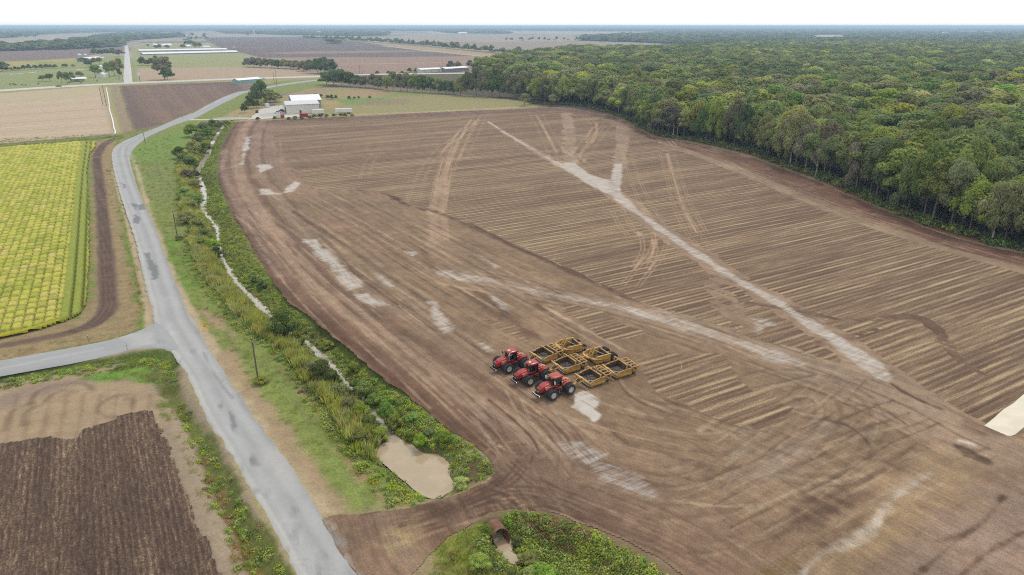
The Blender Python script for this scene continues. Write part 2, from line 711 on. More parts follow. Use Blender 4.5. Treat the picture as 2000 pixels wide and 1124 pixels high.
# ------------------------------------------------------------------ ground: one sheet out to the horizon
fine = np.arange(R(-52), R(52), R(0.15))
coarse = np.linspace(R(52), R(308), 40)
az = np.concatenate([fine, coarse])
r1 = axis_r(40, 700, 0.26, 0.0052)
r2 = axis_r(r1[-1] * 1.01, 4200, 5, 0.011)
r3 = axis_r(r2[-1] * 1.02, 27000, 5, 0.03)
rr = np.concatenate([[0.01, 12, 24, 34], r1, r2, r3])
A_, R_ = np.meshgrid(az, rr)
GP = np.stack([np.sin(A_) * R_, np.cos(A_) * R_], -1).reshape(-1, 2)
na_, nr_ = len(az), len(rr)
ii = np.arange(nr_ * na_).reshape(nr_, na_)
jj = np.roll(ii, -1, axis=1)
GF = np.stack([ii[:-1], ii[1:], jj[1:], jj[:-1]], -1).reshape(-1, 4)
gz = relief(GP)
p = Paint(GP, (150, 140, 112))
rad = np.hypot(GP[:, 0], GP[:, 1])
# far country: a patchwork of fields on the same grid as the near ones
U = GP[:, 0] * CR + GP[:, 1] * SR
V = -GP[:, 0] * SR + GP[:, 1] * CR
cu, cv = np.floor(U / 620 + 0.3 * np.floor(V / 410)), np.floor(V / 410)
pick = h2(cu, cv, 5)
pal = [(152, 138, 116), (140, 120, 104), (124, 108, 98), (158, 148, 118), (136, 134, 92), (166, 154, 132)]
for k, c in enumerate(pal):
    m = (pick >= k / len(pal)) & (pick < (k + 1) / len(pal) + 1e-6)
    p.c[m] = lin(c)
p.a['veg'] = np.where(rad < 700, 0.2, 0.0)

GRASS, DRY, TAN, LUSH = (124, 134, 70), (150, 138, 96), (180, 162, 130), (92, 114, 44)
# land north of the highway
p.poly([(-900, 175), (0, 178), (250, 163), (246, 110), (0, 112), (-900, 130)], (140, 146, 92), {'veg': .6}, f=8, na=6, ns=.02)
p.poly([(-500, 140), (0, 121), (90, 118), (165, 114), (168, 124), (100, 130), (0, 134), (-500, 152)], (164, 152, 88), {'veg': .6}, f=6, na=14, ns=.01)
p.poly([(40, 118), (120, 122), (175, 120), (175, 127), (90, 128)], (146, 146, 84), {'veg': .7}, f=5, na=14, ns=.02)
p.poly([(-900, 118), (0, 101), (240, 92), (242, 97), (190, 104), (165, 112), (90, 117), (0, 121), (-900, 140)], (124, 106, 98), f=5)
p.poly([(-900, 108), (0, 83), (30, 83), (190, 73), (205, 67), (175, 65), (100, 69), (0, 77), (-900, 92)], (170, 154, 128), f=8)
p.line([(-60, 150), (10, 145), (60, 142), (100, 139), (172, 133)], 9, (150, 142, 132), f=3)
p.line([(14, 146), (48, 143), (80, 141)], 4, (205, 198, 188), f=2)
p.line([(148, 137), (165, 136)], 5, (215, 210, 200), f=2)
# between the north lane and the ploughed country
p.poly([(256, 90), (300, 87), (400, 86), (430, 90), (470, 108), (470, 96), (415, 84), (300, 84), (254, 86)], (156, 152, 118), f=6)
p.poly([(256, 90), (400, 86), (425, 92), (500, 112), (490, 131), (260, 132)], (152, 148, 104), {'veg': .3}, f=6)
p.poly([(340, 108), (470, 108), (500, 112), (485, 131), (330, 132)], (150, 150, 100), {'veg': .3}, f=5)
p.poly([(257, 118), (300, 117), (300, 133), (256, 134)], (140, 144, 84), {'veg': .6}, f=5)
p.poly([(258, 134), (480, 131), (640, 143), (632, 152), (450, 155), (320, 159), (256, 161)], (172, 150, 124), f=4)
p.poly([(256, 134), (268, 134), (270, 159), (256, 161)], (140, 142, 86), {'veg': .7}, f=3)
p.poly([(395, 74), (600, 72), (690, 81), (860, 96), (965, 107), (930, 110), (770, 112), (510, 113), (480, 106), (425, 92)], (112, 96, 92), f=6)
p.line([(450, 93), (560, 92), (690, 90), (760, 89)], 9, (150, 132, 112), f=4)
p.poly([(505, 104), (620, 100), (830, 99), (880, 101), (700, 104), (560, 106)], (140, 122, 108), f=8)
p.poly([(510, 113), (770, 112), (930, 110), (985, 112), (960, 122), (900, 140), (700, 143), (650, 138), (600, 118)], (150, 124, 108), f=6)
p.line([(655, 126), (800, 124), (930, 120)], 8, (176, 156, 132), f=4)
p.line([(748, 90), (850, 101), (930, 109), (990, 113)], 16, (196, 176, 146), f=5)
p.poly([(690, 80), (760, 86), (860, 95), (960, 104), (1030, 109), (990, 112), (900, 106), (760, 90)], (164, 144, 112), f=5)
p.poly([(700, 78), (800, 68), (950, 65), (1130, 72), (1135, 82), (1020, 83), (985, 84), (900, 82), (820, 82), (740, 84)], (160, 146, 126), f=8)
p.poly([(860, 84), (985, 83), (1130, 80), (1290, 86), (1460, 95), (1480, 99), (1300, 92), (1140, 90), (1080, 104), (1000, 106), (930, 97)], (148, 132, 116), f=8)
p.poly([(820, 62), (1010, 61), (1280, 63), (1280, 66), (1000, 66), (850, 66)], (178, 164, 142), f=30)
p.poly([(380, 62), (480, 60), (700, 64), (700, 72), (560, 72), (370, 73)], (166, 150, 126), f=12)
p.poly([(1560, 74), (1600, 69), (1640, 69), (1660, 75), (1620, 78)], (182, 176, 138), f=10)
p.poly([(1540, 63), (1700, 61), (1900, 66), (2040, 71), (1900, 71), (1700, 65)], (176, 168, 146), f=30)
# highway verges and the meadow behind the warehouse
p.poly([(-900, 190), (0, 177), (250, 163), (620, 153), (900, 145), (1000, 150), (900, 156), (640, 166), (450, 160), (250, 167), (0, 183), (-900, 205)], (150, 144, 92), {'veg': .5}, f=4, na=3, ns=.03)
p.poly([(535, 160), (625, 155), (640, 168), (600, 175), (545, 185), (490, 215), (470, 228), (395, 232), (470, 195)], GRASS, {'veg': 1}, f=3, na=3)
p.poly([(545, 190), (600, 172), (700, 170), (900, 186), (1060, 200), (1060, 212), (900, 219), (700, 229), (560, 230), (535, 205)], (148, 140, 96), {'veg': .6}, f=4, na=6, ns=.03)
p.poly([(555, 190), (600, 173), (660, 171), (625, 186), (580, 196)], (154, 130, 106), {'veg': .2}, f=10, na=10, ns=.03, k=.8)
p.poly([(660, 176), (770, 177), (750, 190), (670, 190)], (164, 134, 104), {'veg': .3}, f=10, na=10, ns=.03, k=.8)
p.poly([(655, 196), (760, 190), (765, 202), (690, 205), (655, 202)], (112, 138, 72), {'veg': .7}, f=8, na=9, ns=.04, k=.85)
p.poly([(750, 182), (850, 182), (830, 188), (760, 190)], (124, 140, 80), {'veg': .7}, f=8, na=9, ns=.04, k=.8)
p.poly([(740, 196), (800, 190), (790, 204), (700, 207)], (144, 122, 104), f=8, na=9, ns=.04, k=.7)
p.poly([(630, 198), (660, 196), (655, 212), (632, 214)], (162, 144, 98), {'veg': .6}, f=3, na=6, ns=.05)
p.line([(640, 226), (760, 222), (900, 216), (1040, 208)], 7, (178, 150, 116), f=3, na=3, ns=.05)
# west fields
p.poly([(-900, 210), (0, 183), (195, 168), (205, 180), (222, 262), (0, 281), (-900, 360)], (186, 166, 140), f=2)
for k in range(16):
    y0 = 186 + k * 6 + 0.14 * k * k
    p.line([(-300, y0 + 32), (0, y0 + 8), (215, y0 - 8)], 2.2 + (k % 3), (164, 146, 124) if k % 2 else (198, 180, 154), f=1.4, na=.6, ns=.05, k=.75)
p.poly([(0, 183), (195, 168), (200, 190), (60, 200), (0, 205)], (180, 166, 132), f=8, na=9, ns=.03, k=.7)
p.poly([(196, 167), (234, 165), (262, 250), (266, 262), (222, 264)], (150, 146, 92), {'veg': .7}, f=2, na=2, ns=.1)
p.line([(222, 168), (230, 200), (240, 230), (250, 260)], 5, (150, 130, 112), f=1.5, na=1.5)
p.line([(207, 172), (212, 210), (222, 245), (224, 264)], 4, (176, 158, 128), f=1.5, na=1)
p.poly([(233, 168), (460, 160), (480, 178), (440, 190), (410, 203), (330, 240), (262, 254), (248, 220)], (112, 93, 84), f=2, na=1.5, ns=.1)
for k in range(13):
    x0, x1 = 262 + k * 15, 290 + k * 17
    p.line([(x0 - 12, 168), (x1 + 12, 240)], 4.5, (146, 118, 98), f=3, k=.28 + .3 * ((k * 7) % 3) / 2, na=2, ns=.08)
# verge and lane sides
p.poly([(-900, 350), (0, 283), (222, 264), (300, 250), (480, 180), (560, 165), (480, 225), (455, 245), (425, 300), (424, 345), (440, 390), (500, 500), (560, 590), (760, 750),
        (960, 900), (968, 923), (900, 965), (800, 992), (640, 1010), (560, 880), (400, 660), (300, 640), (180, 680), (-900, 840)], GRASS, {'veg': 1}, f=3, na=2)
p.poly([(0, 290), (222, 266), (260, 262), (230, 280), (150, 282), (0, 296)], (136, 140, 84), {'veg': 1}, f=1.5, na=1)
p.line([(-300, 330), (0, 287), (100, 279), (190, 271), (228, 266)], 5.5, (72, 82, 38), {'veg': 1}, f=2, na=2, ns=.2)
p.poly([(176, 280), (240, 268), (255, 300), (250, 360), (280, 520), (310, 635), (240, 660), (0, 715), (-400, 800), (-400, 720), (0, 660), (160, 620), (182, 560)], (150, 130, 96), {'veg': .75}, f=1.5, na=2)
p.line([(236, 268), (208, 279), (190, 303), (192, 340), (197, 383), (203, 455), (211, 570), (208, 606), (182, 632), (133, 650), (66, 664), (0, 676), (-300, 735)], [4.5, 4.8, 4.4, 4, 4, 4, 4.4, 4.4, 4, 3, 2.6, 2.6, 2.6], (112, 92, 80), {'veg': .1}, f=.5, na=.5, ns=.3)
for off in (-1.1, 0.1, 1.2):
    p.line(np.array(G([(208, 279), (190, 303), (192, 340), (197, 383), (203, 455), (211, 570), (208, 606), (182, 632), (133, 650)])) + [off, 0], .6, (82, 64, 54), {'veg': .05}, f=.3, na=.3, ns=.4, k=.7, world=True)
p.line([(232, 268), (228, 320), (240, 400), (255, 480), (275, 580), (285, 640), (220, 668), (100, 690), (0, 710)], [2.5, 3, 2.6, 2.6, 2.2, 3, 2.5, 1.5, 1.2], (104, 124, 48), {'veg': 1}, f=1, na=1.2)
p.line([(228, 330), (245, 420), (262, 500), (280, 580), (290, 625)], .9, (84, 66, 48), {'veg': .3}, f=.5, na=.8, ns=.3, k=.8)
p.line([(219, 330), (240, 400), (258, 460), (276, 530), (292, 590), (298, 635)], [1.0, 1.4, 2.2, 2.4, 3.2, 2.8], TAN, {'veg': .1}, f=.5, na=.4)
p.line([(258, 300), (272, 345), (292, 415), (312, 465), (334, 525), (358, 578), (378, 622), (402, 660), (425, 700), (450, 745), (505, 830), (560, 900), (610, 968), (640, 1010)],
       [1.6, 1.6, 1.4, 1.4, 2, 2, 2, 2.2, 2.2, 2.8, 4.0, 4.6, 4.4, 4.2], TAN, {'veg': .25}, f=.7, na=.7, ns=.3)
p.line([(440, 690), (475, 745), (530, 815), (590, 890), (650, 970), (680, 1002)], [2, 3, 3.2, 3, 2.6, 1.2], (164, 142, 112), {'veg': .3}, f=1.2, na=1.6, ns=.25)
p.poly([(390, 605), (425, 615), (470, 650), (455, 668), (410, 640)], (160, 138, 108), {'veg': .4}, f=1, na=2.4, ns=.25)
p.poly([(415, 380), (330, 380), (345, 400), (330, 430)], (150, 122, 90), {'veg': .5}, f=1, na=2, ns=.3, k=.6)
p.poly([(258, 290), (330, 262), (420, 235), (400, 280), (350, 300), (345, 320), (262, 322)], (116, 140, 66), {'veg': 1}, f=1.5, na=2)
p.poly([(270, 320), (340, 316), (350, 360), (345, 410), (310, 400), (285, 365)], (122, 132, 74), {'veg': 1}, f=1.5, na=2)
p.poly([(315, 470), (345, 465), (400, 560), (380, 590), (345, 530)], (110, 136, 56), {'veg': 1}, f=1.5, na=2.5)
p.line([(340, 480), (352, 500), (366, 530), (380, 552)], .6, (110, 88, 66), f=.3, na=.5, ns=.4, k=.7)
p.poly([(480, 720), (540, 720), (720, 960), (700, 990), (620, 900)], (126, 138, 70), {'veg': 1}, f=1.5, na=2.5, ns=.2)
p.line([(560, 720), (620, 800), (660, 860), (700, 920), (750, 975)], 1.3, (156, 134, 98), {'veg': .6}, f=.8, na=1.4, ns=.4)
# dug banks of the ditch
p.line(stream_w, 17, (94, 108, 46), {'veg': 1}, f=2.5, na=3, world=True, sm=3, ns=.15)
p.line(stream_w, 6.5, (84, 82, 46), {'veg': .8}, f=2, na=3, world=True, sm=3, ns=.25, k=.8)
p.line(stream_w, 3.6, (92, 80, 66), {'veg': .2}, f=1, na=1, world=True, sm=3, ns=.3)
p.poly([(440, 390), (470, 400), (500, 470), (520, 520), (500, 545), (470, 500), (445, 440)], (112, 92, 66), {'veg': .6}, f=1.5, na=3.5, ns=.2, k=.7)
p.poly(pond_w, (104, 92, 74), {'veg': .2}, f=1.6, na=1, world=True)
p.poly([(900, 880), (945, 890), (960, 925), (930, 945), (890, 930)], (106, 88, 62), {'veg': .5}, f=1, na=2, ns=.3)
p.poly([(620, 215), (636, 236), (470, 240), (420, 236), (460, 215), (500, 206)], (160, 142, 104), {'veg': .5}, f=1.5, na=2, ns=.1)
# south-west corner
p.poly([(-400, 790), (0, 735), (200, 702), (330, 686), (372, 740), (420, 830), (500, 965), (590, 1130), (700, 1300), (-400, 1300)], (154, 138, 116), {'veg': .25}, f=.8, na=.8)
p.poly([(-100, 790), (0, 765), (150, 735), (240, 730), (330, 790), (320, 830), (200, 840), (0, 880), (-100, 900)], (166, 144, 116), {'veg': .15}, f=2, na=3, ns=.2)
p.poly([(0, 772), (90, 752), (180, 735), (170, 748), (90, 770), (0, 800)], (150, 130, 114), f=1.2, na=1.5, ns=.3)
for k in range(9):
    x0 = 8 + k * 34
    p.line([(x0 + 26 - k * 1.5, 770), (x0, 880)], .5, (132, 104, 82), f=.5, k=.5, na=.4)
for arc in ([(55, 790), (75, 765), (110, 752), (160, 750), (182, 762)], [(84, 788), (100, 772), (125, 764), (150, 766)], [(8, 840), (20, 808), (45, 792), (65, 788)],
            [(45, 830), (50, 806), (66, 794)], [(250, 772), (232, 772), (210, 780), (190, 798), (205, 812), (228, 812)], [(245, 778), (262, 782), (258, 795)]):
    p.line(arc, .8, (104, 84, 68), f=.5, na=.5, ns=.6, k=.5, sm=5)
p.line([(-300, 775), (0, 738), (120, 718), (220, 703), (300, 692), (335, 705)], 4.6, (84, 100, 40), {'veg': 1}, f=1, na=1.4)
p.poly([(160, 738), (230, 715), (300, 710), (320, 730), (300, 750), (240, 740), (180, 742)], (106, 138, 54), {'veg': 1}, f=1, na=2, ns=.3)
p.line([(300, 705), (322, 735), (335, 770), (360, 812), (395, 870), (425, 930), (450, 990), (485, 1060), (530, 1130), (600, 1240)], [4, 5, 4.2, 3.4, 3.8, 4.4, 5, 5, 5, 5], (98, 104, 52), {'veg': 1}, f=.8, na=1.5, ns=.3)
p.line([(355, 830), (390, 900), (415, 960), (440, 1020), (480, 1090), (520, 1150)], [1, 1.8, 2.0, 2.4, 2.6, 2.6], (116, 86, 54), {'veg': .8}, f=.8, na=1.6, ns=.35, k=.8)
p.line([(372, 745), (405, 806), (447, 873), (500, 962), (545, 1045), (592, 1130)], 1.1, (160, 148, 108), {'veg': .6}, f=.5, na=.6, ns=.4)
p.line([(330, 800), (372, 890), (400, 960), (430, 1040), (462, 1124)], [1.5, 2, 2.2, 2.2, 2.4], (160, 142, 120), {'veg': .2}, f=.5, na=.7, ns=.4)
# culvert lot
p.poly([(640, 1010), (720, 1000), (968, 925), (1080, 1000), (1330, 1126), (1500, 1260), (700, 1300)], (152, 136, 100), {'veg': .6}, f=1, na=1)
p.line([(930, 1030), (962, 1004), (1000, 997), (1060, 1001), (1110, 1019), (1180, 1047), (1260, 1092), (1340, 1150)], 3.4, (132, 110, 88), {'veg': .2}, f=.8, na=.8, ns=.4)
p.poly(grow_poly(BASIN_W0, .5), (112, 122, 56), {'veg': 1}, world=True, f=1, na=1.2, ns=.4)
p.poly([(1000, 1006), (1080, 1006), (1150, 1040), (1100, 1060), (1040, 1035)], (116, 92, 54), {'veg': .8}, f=1, na=1.6, ns=.4, k=.7)
p.poly([(1150, 1040), (1230, 1080), (1330, 1150), (1280, 1160), (1180, 1090)], (112, 96, 56), {'veg': .8}, f=1, na=1.6, ns=.4, k=.7)
p.poly([(860, 1060), (930, 1030), (960, 1090), (1000, 1130), (860, 1140)], (130, 136, 62), {'veg': 1}, f=1, na=1.5, ns=.3)
p.poly(pool_w, (112, 98, 78), {'veg': .2}, f=.6, na=.4, world=True)
# floor of the wood
wood_floor = WOOD_EDGE + [(2600, 640), (2600, 100), (1480, 98), (1300, 110), (1130, 110), (1000, 128), (930, 152)]
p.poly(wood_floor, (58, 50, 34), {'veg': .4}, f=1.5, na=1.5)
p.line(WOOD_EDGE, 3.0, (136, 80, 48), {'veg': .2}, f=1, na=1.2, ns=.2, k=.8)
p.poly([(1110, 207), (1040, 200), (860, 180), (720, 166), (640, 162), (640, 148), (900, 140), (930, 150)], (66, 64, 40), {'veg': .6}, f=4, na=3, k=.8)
p.poly([(928, 150), (972, 148), (985, 158), (960, 164), (940, 160)], (196, 174, 130), f=3)
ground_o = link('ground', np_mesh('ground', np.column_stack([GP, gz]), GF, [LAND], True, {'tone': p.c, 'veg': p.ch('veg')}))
set_props(ground_o, kind='structure')


# ------------------------------------------------------------------ the bare field
def field_mat():
    q = NT('field_soil')
    tone = q.attr('tone', 'Color')
    stub, wet, fl, al = q.attr('stub'), q.attr('wet'), q.attr('flow'), q.attr('along')
    # old crop rows: broken pale lines of straw over dark soil
    rows = q.map(-ROW, (0.05, 1.0, 1))
    fine_n = q.noise(1.0, 5, 0.8, rows)
    rows2 = q.map(-ROW, (0.006, 0.085, 1))
    broad = q.noise(1.0, 3, 0.6, rows2)
    sep = q.n('ShaderNodeSeparateXYZ')
    q.put(sep.inputs[0], q.map(-ROW))
    wob = q.math('MULTIPLY', q.noise(0.02, 2), 3.0)
    lines = q.math('SINE', q.math('ADD', q.math('MULTIPLY', sep.outputs['Y'], 2 * math.pi / 1.52), wob))
    lines2 = q.math('SINE', q.math('ADD', q.math('MULTIPLY', sep.outputs['Y'], 2 * math.pi / 3.04), wob))
    lines = q.math('MULTIPLY', q.math('ADD', lines, q.math('MULTIPLY', lines2, 0.7)), q.rng(q.noise(1.0, 3, .6, q.map(-ROW, (0.03, 0.1, 1))), .3, .7, .2, 1.6))
    speck = q.noise(4.2, 5, 0.8)
    f = q.math('ADD', q.math('MULTIPLY', fine_n, 1.0), q.math('ADD', q.math('MULTIPLY', broad, 0.55), 0.10))
    f = q.math('ADD', f, q.math('MULTIPLY', lines, 0.085))
    f = q.math('ADD', f, q.math('MULTIPLY', q.math('SUBTRACT', speck, 0.5), 1.0))
    f = q.rng(f, 0.62, 1.14, 0.0, 1.0, False)
    straw = q.ramp(f, [(0.0, (90, 68, 53)), (0.34, (111, 88, 69)), (0.62, (136, 112, 88)), (1.0, (182, 159, 124))])
    # graded soil: streaks along the passes of the blade
    cmb = q.n('ShaderNodeCombineXYZ')
    q.put(cmb.inputs[0], q.math('MULTIPLY', fl, 0.55))
    q.put(cmb.inputs[1], q.math('MULTIPLY', al, 0.02))
    streak = q.noise(1.0, 5, 0.7, cmb.outputs[0], 0.3)
    cmb2 = q.n('ShaderNodeCombineXYZ')
    q.put(cmb2.inputs[0], q.math('MULTIPLY', fl, 2.4))
    q.put(cmb2.inputs[1], q.math('MULTIPLY', al, 0.09))
    tyre = q.noise(1.0, 3, 0.6, cmb2.outputs[0])
    patch = q.noise(0.06, 5, 0.6)
    clod = q.noise(5.0, 5, 0.8)
    g = q.math('MULTIPLY', q.rng(streak, 0.3, 0.7, 0.89, 1.1), q.rng(tyre, 0.3, 0.7, 0.88, 1.1))
    g = q.math('MULTIPLY', g, q.rng(patch, 0.3, 0.7, 0.9, 1.1))
    g = q.math('MULTIPLY', g, q.rng(clod, 0.3, 0.7, 0.68, 1.32))
    graded = gain(q, tone, g)
    edge = q.math('ADD', stub, q.math('MULTIPLY', q.math('SUBTRACT', fine_n, 0.5), 0.5))
    col = q.mix(q.rng(edge, 0.38, 0.62), graded, straw)
    # pale silt and painted sky sheen of wet ground, torn into streaks across the rows
    ws = q.noise(1.0, 5, 0.85, q.map(-ROW, (0.12, 0.9, 1)))
    cmb3 = q.n('ShaderNodeCombineXYZ')
    q.put(cmb3.inputs[0], q.math('MULTIPLY', fl, 1.1))
    q.put(cmb3.inputs[1], q.math('MULTIPLY', al, 0.08))
    ws2 = q.noise(1.0, 5, 0.8, cmb3.outputs[0])
    w = q.math('ADD', wet, q.math('ADD', q.math('MULTIPLY', q.math('SUBTRACT', ws, 0.5), 2.0), q.math('MULTIPLY', q.math('SUBTRACT', ws2, 0.5), 1.6)))
    wm = q.math('MULTIPLY', q.rng(w, 0.15, 1.3), q.rng(wet, 0.02, 0.5))
    wm = q.math('MULTIPLY', wm, 0.9)
    col = q.mix(wm, col, rgba((196, 189, 180)))
    h = q.math('ADD', q.math('MULTIPLY', fine_n, q.math('MULTIPLY', stub, 2.0)), q.math('ADD', q.math('MULTIPLY', clod, 0.6), q.math('MULTIPLY', tyre, 0.5)))
    return q.done(col, q.rng(wm, 0, 1, 0.92, 0.6), q.bump(h, 0.55, 0.16), spec=0.2)


FP, FF, FD = polar_sheet(field_w, 0.22, 0.0034, 0.105, na=0.5, ns=0.35)
p = Paint(FP, (140, 116, 92))
SOIL, DARK, RED, TRACK, GREY = (148, 124, 98), (92, 68, 54), (112, 78, 60), (168, 138, 110), (158, 140, 122)
dl, tl, sg, _ = d_line(FP, LEFTB)
p.a['flow'] = dl + 2.5 * (fbm(FP[:, 0] * .02, FP[:, 1] * .02, 8) - .5)
p.a['along'] = tl
fl_ = p.a['flow']
ru_ = FP[:, 0] * CR + FP[:, 1] * SR
rv_ = -FP[:, 0] * SR + FP[:, 1] * CR
S1 = fbm(fl_ * .9, tl * .03, 91, 4)
S2 = fbm(ru_ * .05, rv_ * .9, 92, 4)
S3 = fbm(FP[:, 0] * .5, FP[:, 1] * .5, 93, 4)
p.S = np.clip((.45 * S1 + .3 * S2 + .25 * S3 - .5) * 3.2 + .5, 0, 1)
# rows of stubble
p.S, S_keep = None, p.S
p.poly([(535, 240), (1000, 216), (1090, 212), (1150, 222), (1230, 262), (1330, 290), (1600, 405), (1760, 466), (2000, 535), (2500, 680), (2400, 1000), (2000, 862), (1900, 832), (1800, 792), (1710, 735), (1660, 720), (1540, 690), (1420, 650),
        (1330, 628), (1200, 568), (1000, 478), (880, 428), (800, 395), (740, 372), (620, 372), (560, 320), (530, 275)], None, 'stub', f=2, na=2, ns=.1)
p.poly([(1085, 592), (1130, 590), (1200, 620), (1268, 655), (1180, 672)], None, 'stub', .85, f=1.5, na=2)
p.poly([(1240, 700), (1320, 688), (1420, 692), (1450, 745), (1560, 800), (1490, 848), (1400, 822), (1270, 770)], None, 'stub', .8, f=1.5, na=2.5)
p.poly([(900, 600), (1010, 640), (1060, 690), (960, 640)], None, 'stub', .55, f=2, na=2)
p.poly([(1180, 540), (1330, 628), (1440, 640), (1460, 600), (1300, 560)], None, 'stub', 1, f=2, na=1)
p.S = S_keep
# smoothed ground on both sides of the pale drain line
p.line([(955, 240), (1000, 268), (1080, 315), (1190, 372), (1300, 455), (1420, 535), (1530, 600), (1640, 670), (1740, 745), (1850, 820), (1960, 880)], [3, 4, 6, 9, 8, 8, 8.5, 8.5, 9, 9, 10], (152, 129, 107), {'stub': 0}, f=1.2, na=.8)
p.line([(953, 238), (975, 252)], 1.6, None, 'wet', .9, f=.6)
p.line([(975, 254), (1000, 268), (1050, 298), (1080, 315), (1120, 335), (1190, 372), (1240, 412), (1300, 455), (1360, 495), (1420, 535), (1480, 570), (1530, 600), (1590, 640), (1640, 670), (1690, 705), (1725, 735)],
       [1.6, 2.2, 2.2, 3, 6, 7, 3.4, 3.2, 3, 3, 3.4, 3.8, 4.6, 5, 4.6, 2.5], None, 'wet', .78, f=1.2, na=1.4, ns=.15)
p.poly([(1100, 318), (1124, 318), (1150, 340), (1210, 358), (1212, 374), (1180, 378), (1130, 350)], None, 'wet', .9, f=1, na=.8)
p.poly([(1198, 320), (1216, 320), (1212, 374), (1190, 372)], None, 'wet', .85, f=1, na=1)
p.poly([(1460, 620), (1500, 622), (1520, 638), (1480, 650)], None, 'wet', .6, f=1.2, na=2, ns=.2)
# spill ways, tractor lanes
p.line([(1106, 222), (1112, 260), (1112, 300), (1114, 322)], [9, 8, 6.5, 6], (158, 134, 112), {'stub': .2}, f=2, na=1.6)
p.line([(1218, 246), (1216, 280), (1210, 310), (1204, 345)], [11, 8, 5.5, 5.5], (156, 134, 112), {'stub': .15}, f=2, na=1.6)
p.line([(1250, 262), (1330, 292), (1420, 326), (1500, 360), (1600, 404), (1700, 440), (1780, 466), (1900, 502), (2000, 530), (2200, 590)], 5.0, (152, 130, 107), {'stub': 0}, f=.9, na=.5)
p.poly([(1250, 248), (1330, 277), (1470, 310), (1600, 357), (1740, 417), (1870, 467), (2000, 497), (2300, 570), (2300, 600), (2000, 520), (1860, 486), (1700, 428), (1560, 376), (1420, 314), (1320, 286), (1240, 264)],
       (114, 82, 66), {'stub': 0}, f=1.2, na=.8)
p.line(WOOD_EDGE, 5.0, (136, 84, 56), {'stub': 0}, f=1.4, na=1.4, ns=.2, k=.75)
p.poly([(460, 240), (800, 222), (1060, 211), (1150, 217), (1220, 238), (1250, 262), (1200, 236), (1100, 217), (900, 225), (700, 234), (520, 242)], (116, 92, 80), {'stub': 0}, f=1.5, na=1.5)
p.S = None
for tr in ([(860, 470), (858, 420), (868, 340), (885, 290), (905, 250)], [(850, 415), (862, 340), (880, 285), (925, 235)], [(712, 350), (720, 320), (735, 300)], [(805, 395), (830, 330), (862, 290), (890, 270)],
           [(1040, 225), (1060, 260), (1078, 300), (1095, 330)], [(1055, 225), (1075, 262), (1098, 300)], [(1175, 240), (1150, 268), (1125, 300)], [(1190, 245), (1165, 275), (1130, 318)],
           [(1296, 300), (1310, 345), (1325, 400), (1350, 450), (1375, 480)], [(1310, 300), (1322, 350), (1340, 400), (1368, 455)], [(1225, 300), (1240, 350), (1262, 400), (1285, 430)],
           [(1290, 470), (1280, 500), (1255, 530), (1230, 560)], [(1262, 455), (1268, 490), (1250, 525)], [(1205, 410), (1220, 440), (1238, 460)], [(1120, 300), (1150, 330), (1180, 350)],
           [(930, 228), (905, 270), (880, 330), (850, 420)], [(945, 226), (925, 268), (905, 310)], [(1140, 225), (1160, 245), (1150, 280)]):
    for off in (-2.4, -1.3, 1.3, 2.4):
        Q = smooth_line(G(tr), 4)
        t = np.gradient(Q, axis=0)
        nrm = np.stack([-t[:, 1], t[:, 0]], -1) / np.maximum(np.hypot(t[:, 0], t[:, 1]), 1e-6)[:, None]
        p.line(Q + nrm * off, .9, (174, 147, 120), {'stub': .2}, f=.5, world=True, sm=1, k=.7)
p.S = S_keep
p.line([(1385, 500), (1400, 545), (1420, 590), (1450, 640)], [5, 6, 7, 8], (152, 128, 106), {'stub': .15}, f=2, na=1.6, k=.9)
p.line([(862, 345), (858, 400), (850, 440), (845, 475)], [3, 4, 4, 4], (160, 134, 112), {'stub': .4}, f=2.4, na=2, k=.7)
p.line([(1460, 592), (1560, 608), (1650, 625), (1725, 622), (1790, 620), (1830, 645), (1860, 690), (1900, 720), (1925, 735)], [2, 2, 2.4, 3, 3.6, 3.6, 3, 2.6, 2], (112, 86, 68), {'stub': .1}, f=.8, na=.6, k=.85)
p.line([(1600, 672), (1660, 660), (1720, 640)], 2.4, (104, 80, 64), {'stub': .2}, f=1, na=1, k=.7)
p.poly([(1900, 545), (1950, 530), (1965, 545), (1920, 558)], (172, 150, 118), {'stub': .4}, f=3, na=2.5, ns=.2, k=.8)
# graded half of the field
p.line([(830, 408), (900, 432), (1000, 480), (1100, 524), (1200, 570), (1330, 632), (1420, 680), (1500, 720)], [2, 2.4, 2, 2.4, 2, 2, 1.5, 1.2], (100, 76, 60), {'stub': 0}, f=.8, na=.9, ns=.15, k=.85)
p.line([(725, 366), (750, 376), (790, 398), (830, 412)], [2.5, 3, 2, 1], (90, 64, 52), f=1, na=2, ns=.2, k=.85)
p.line([(930, 478), (1010, 502), (1120, 550), (1230, 600)], 2.2, (128, 104, 82), f=1, na=1, k=.6)
for dk in ([(705, 440), (740, 475), (790, 510), (810, 530)], [(690, 425), (720, 450), (765, 485)], [(780, 470), (820, 485), (840, 520), (850, 535)], [(670, 395), (690, 410), (720, 430)],
           [(1040, 585), (1080, 620), (1130, 660)], [(890, 560), (960, 610), (1030, 660)], [(930, 570), (990, 615), (1050, 660)], [(790, 440), (815, 455)], [(738, 470), (770, 495), (800, 520)]):
    p.line(dk, 1.8, (104, 80, 62), f=.9, na=.9, ns=.25, k=.8)
p.poly([(600, 440), (700, 420), (800, 450), (850, 520), (800, 540), (700, 470)], (138, 112, 90), f=3, na=4, ns=.08, k=.7)
p.poly([(455, 245), (540, 240), (560, 320), (610, 380), (560, 360), (480, 300)], (140, 116, 102), f=3, na=3, ns=.08, k=.7)
p.line([(547, 245), (548, 290), (556, 330), (600, 372)], 4, (158, 126, 104), {'stub': .2}, f=3, na=3, ns=.15, k=.5)
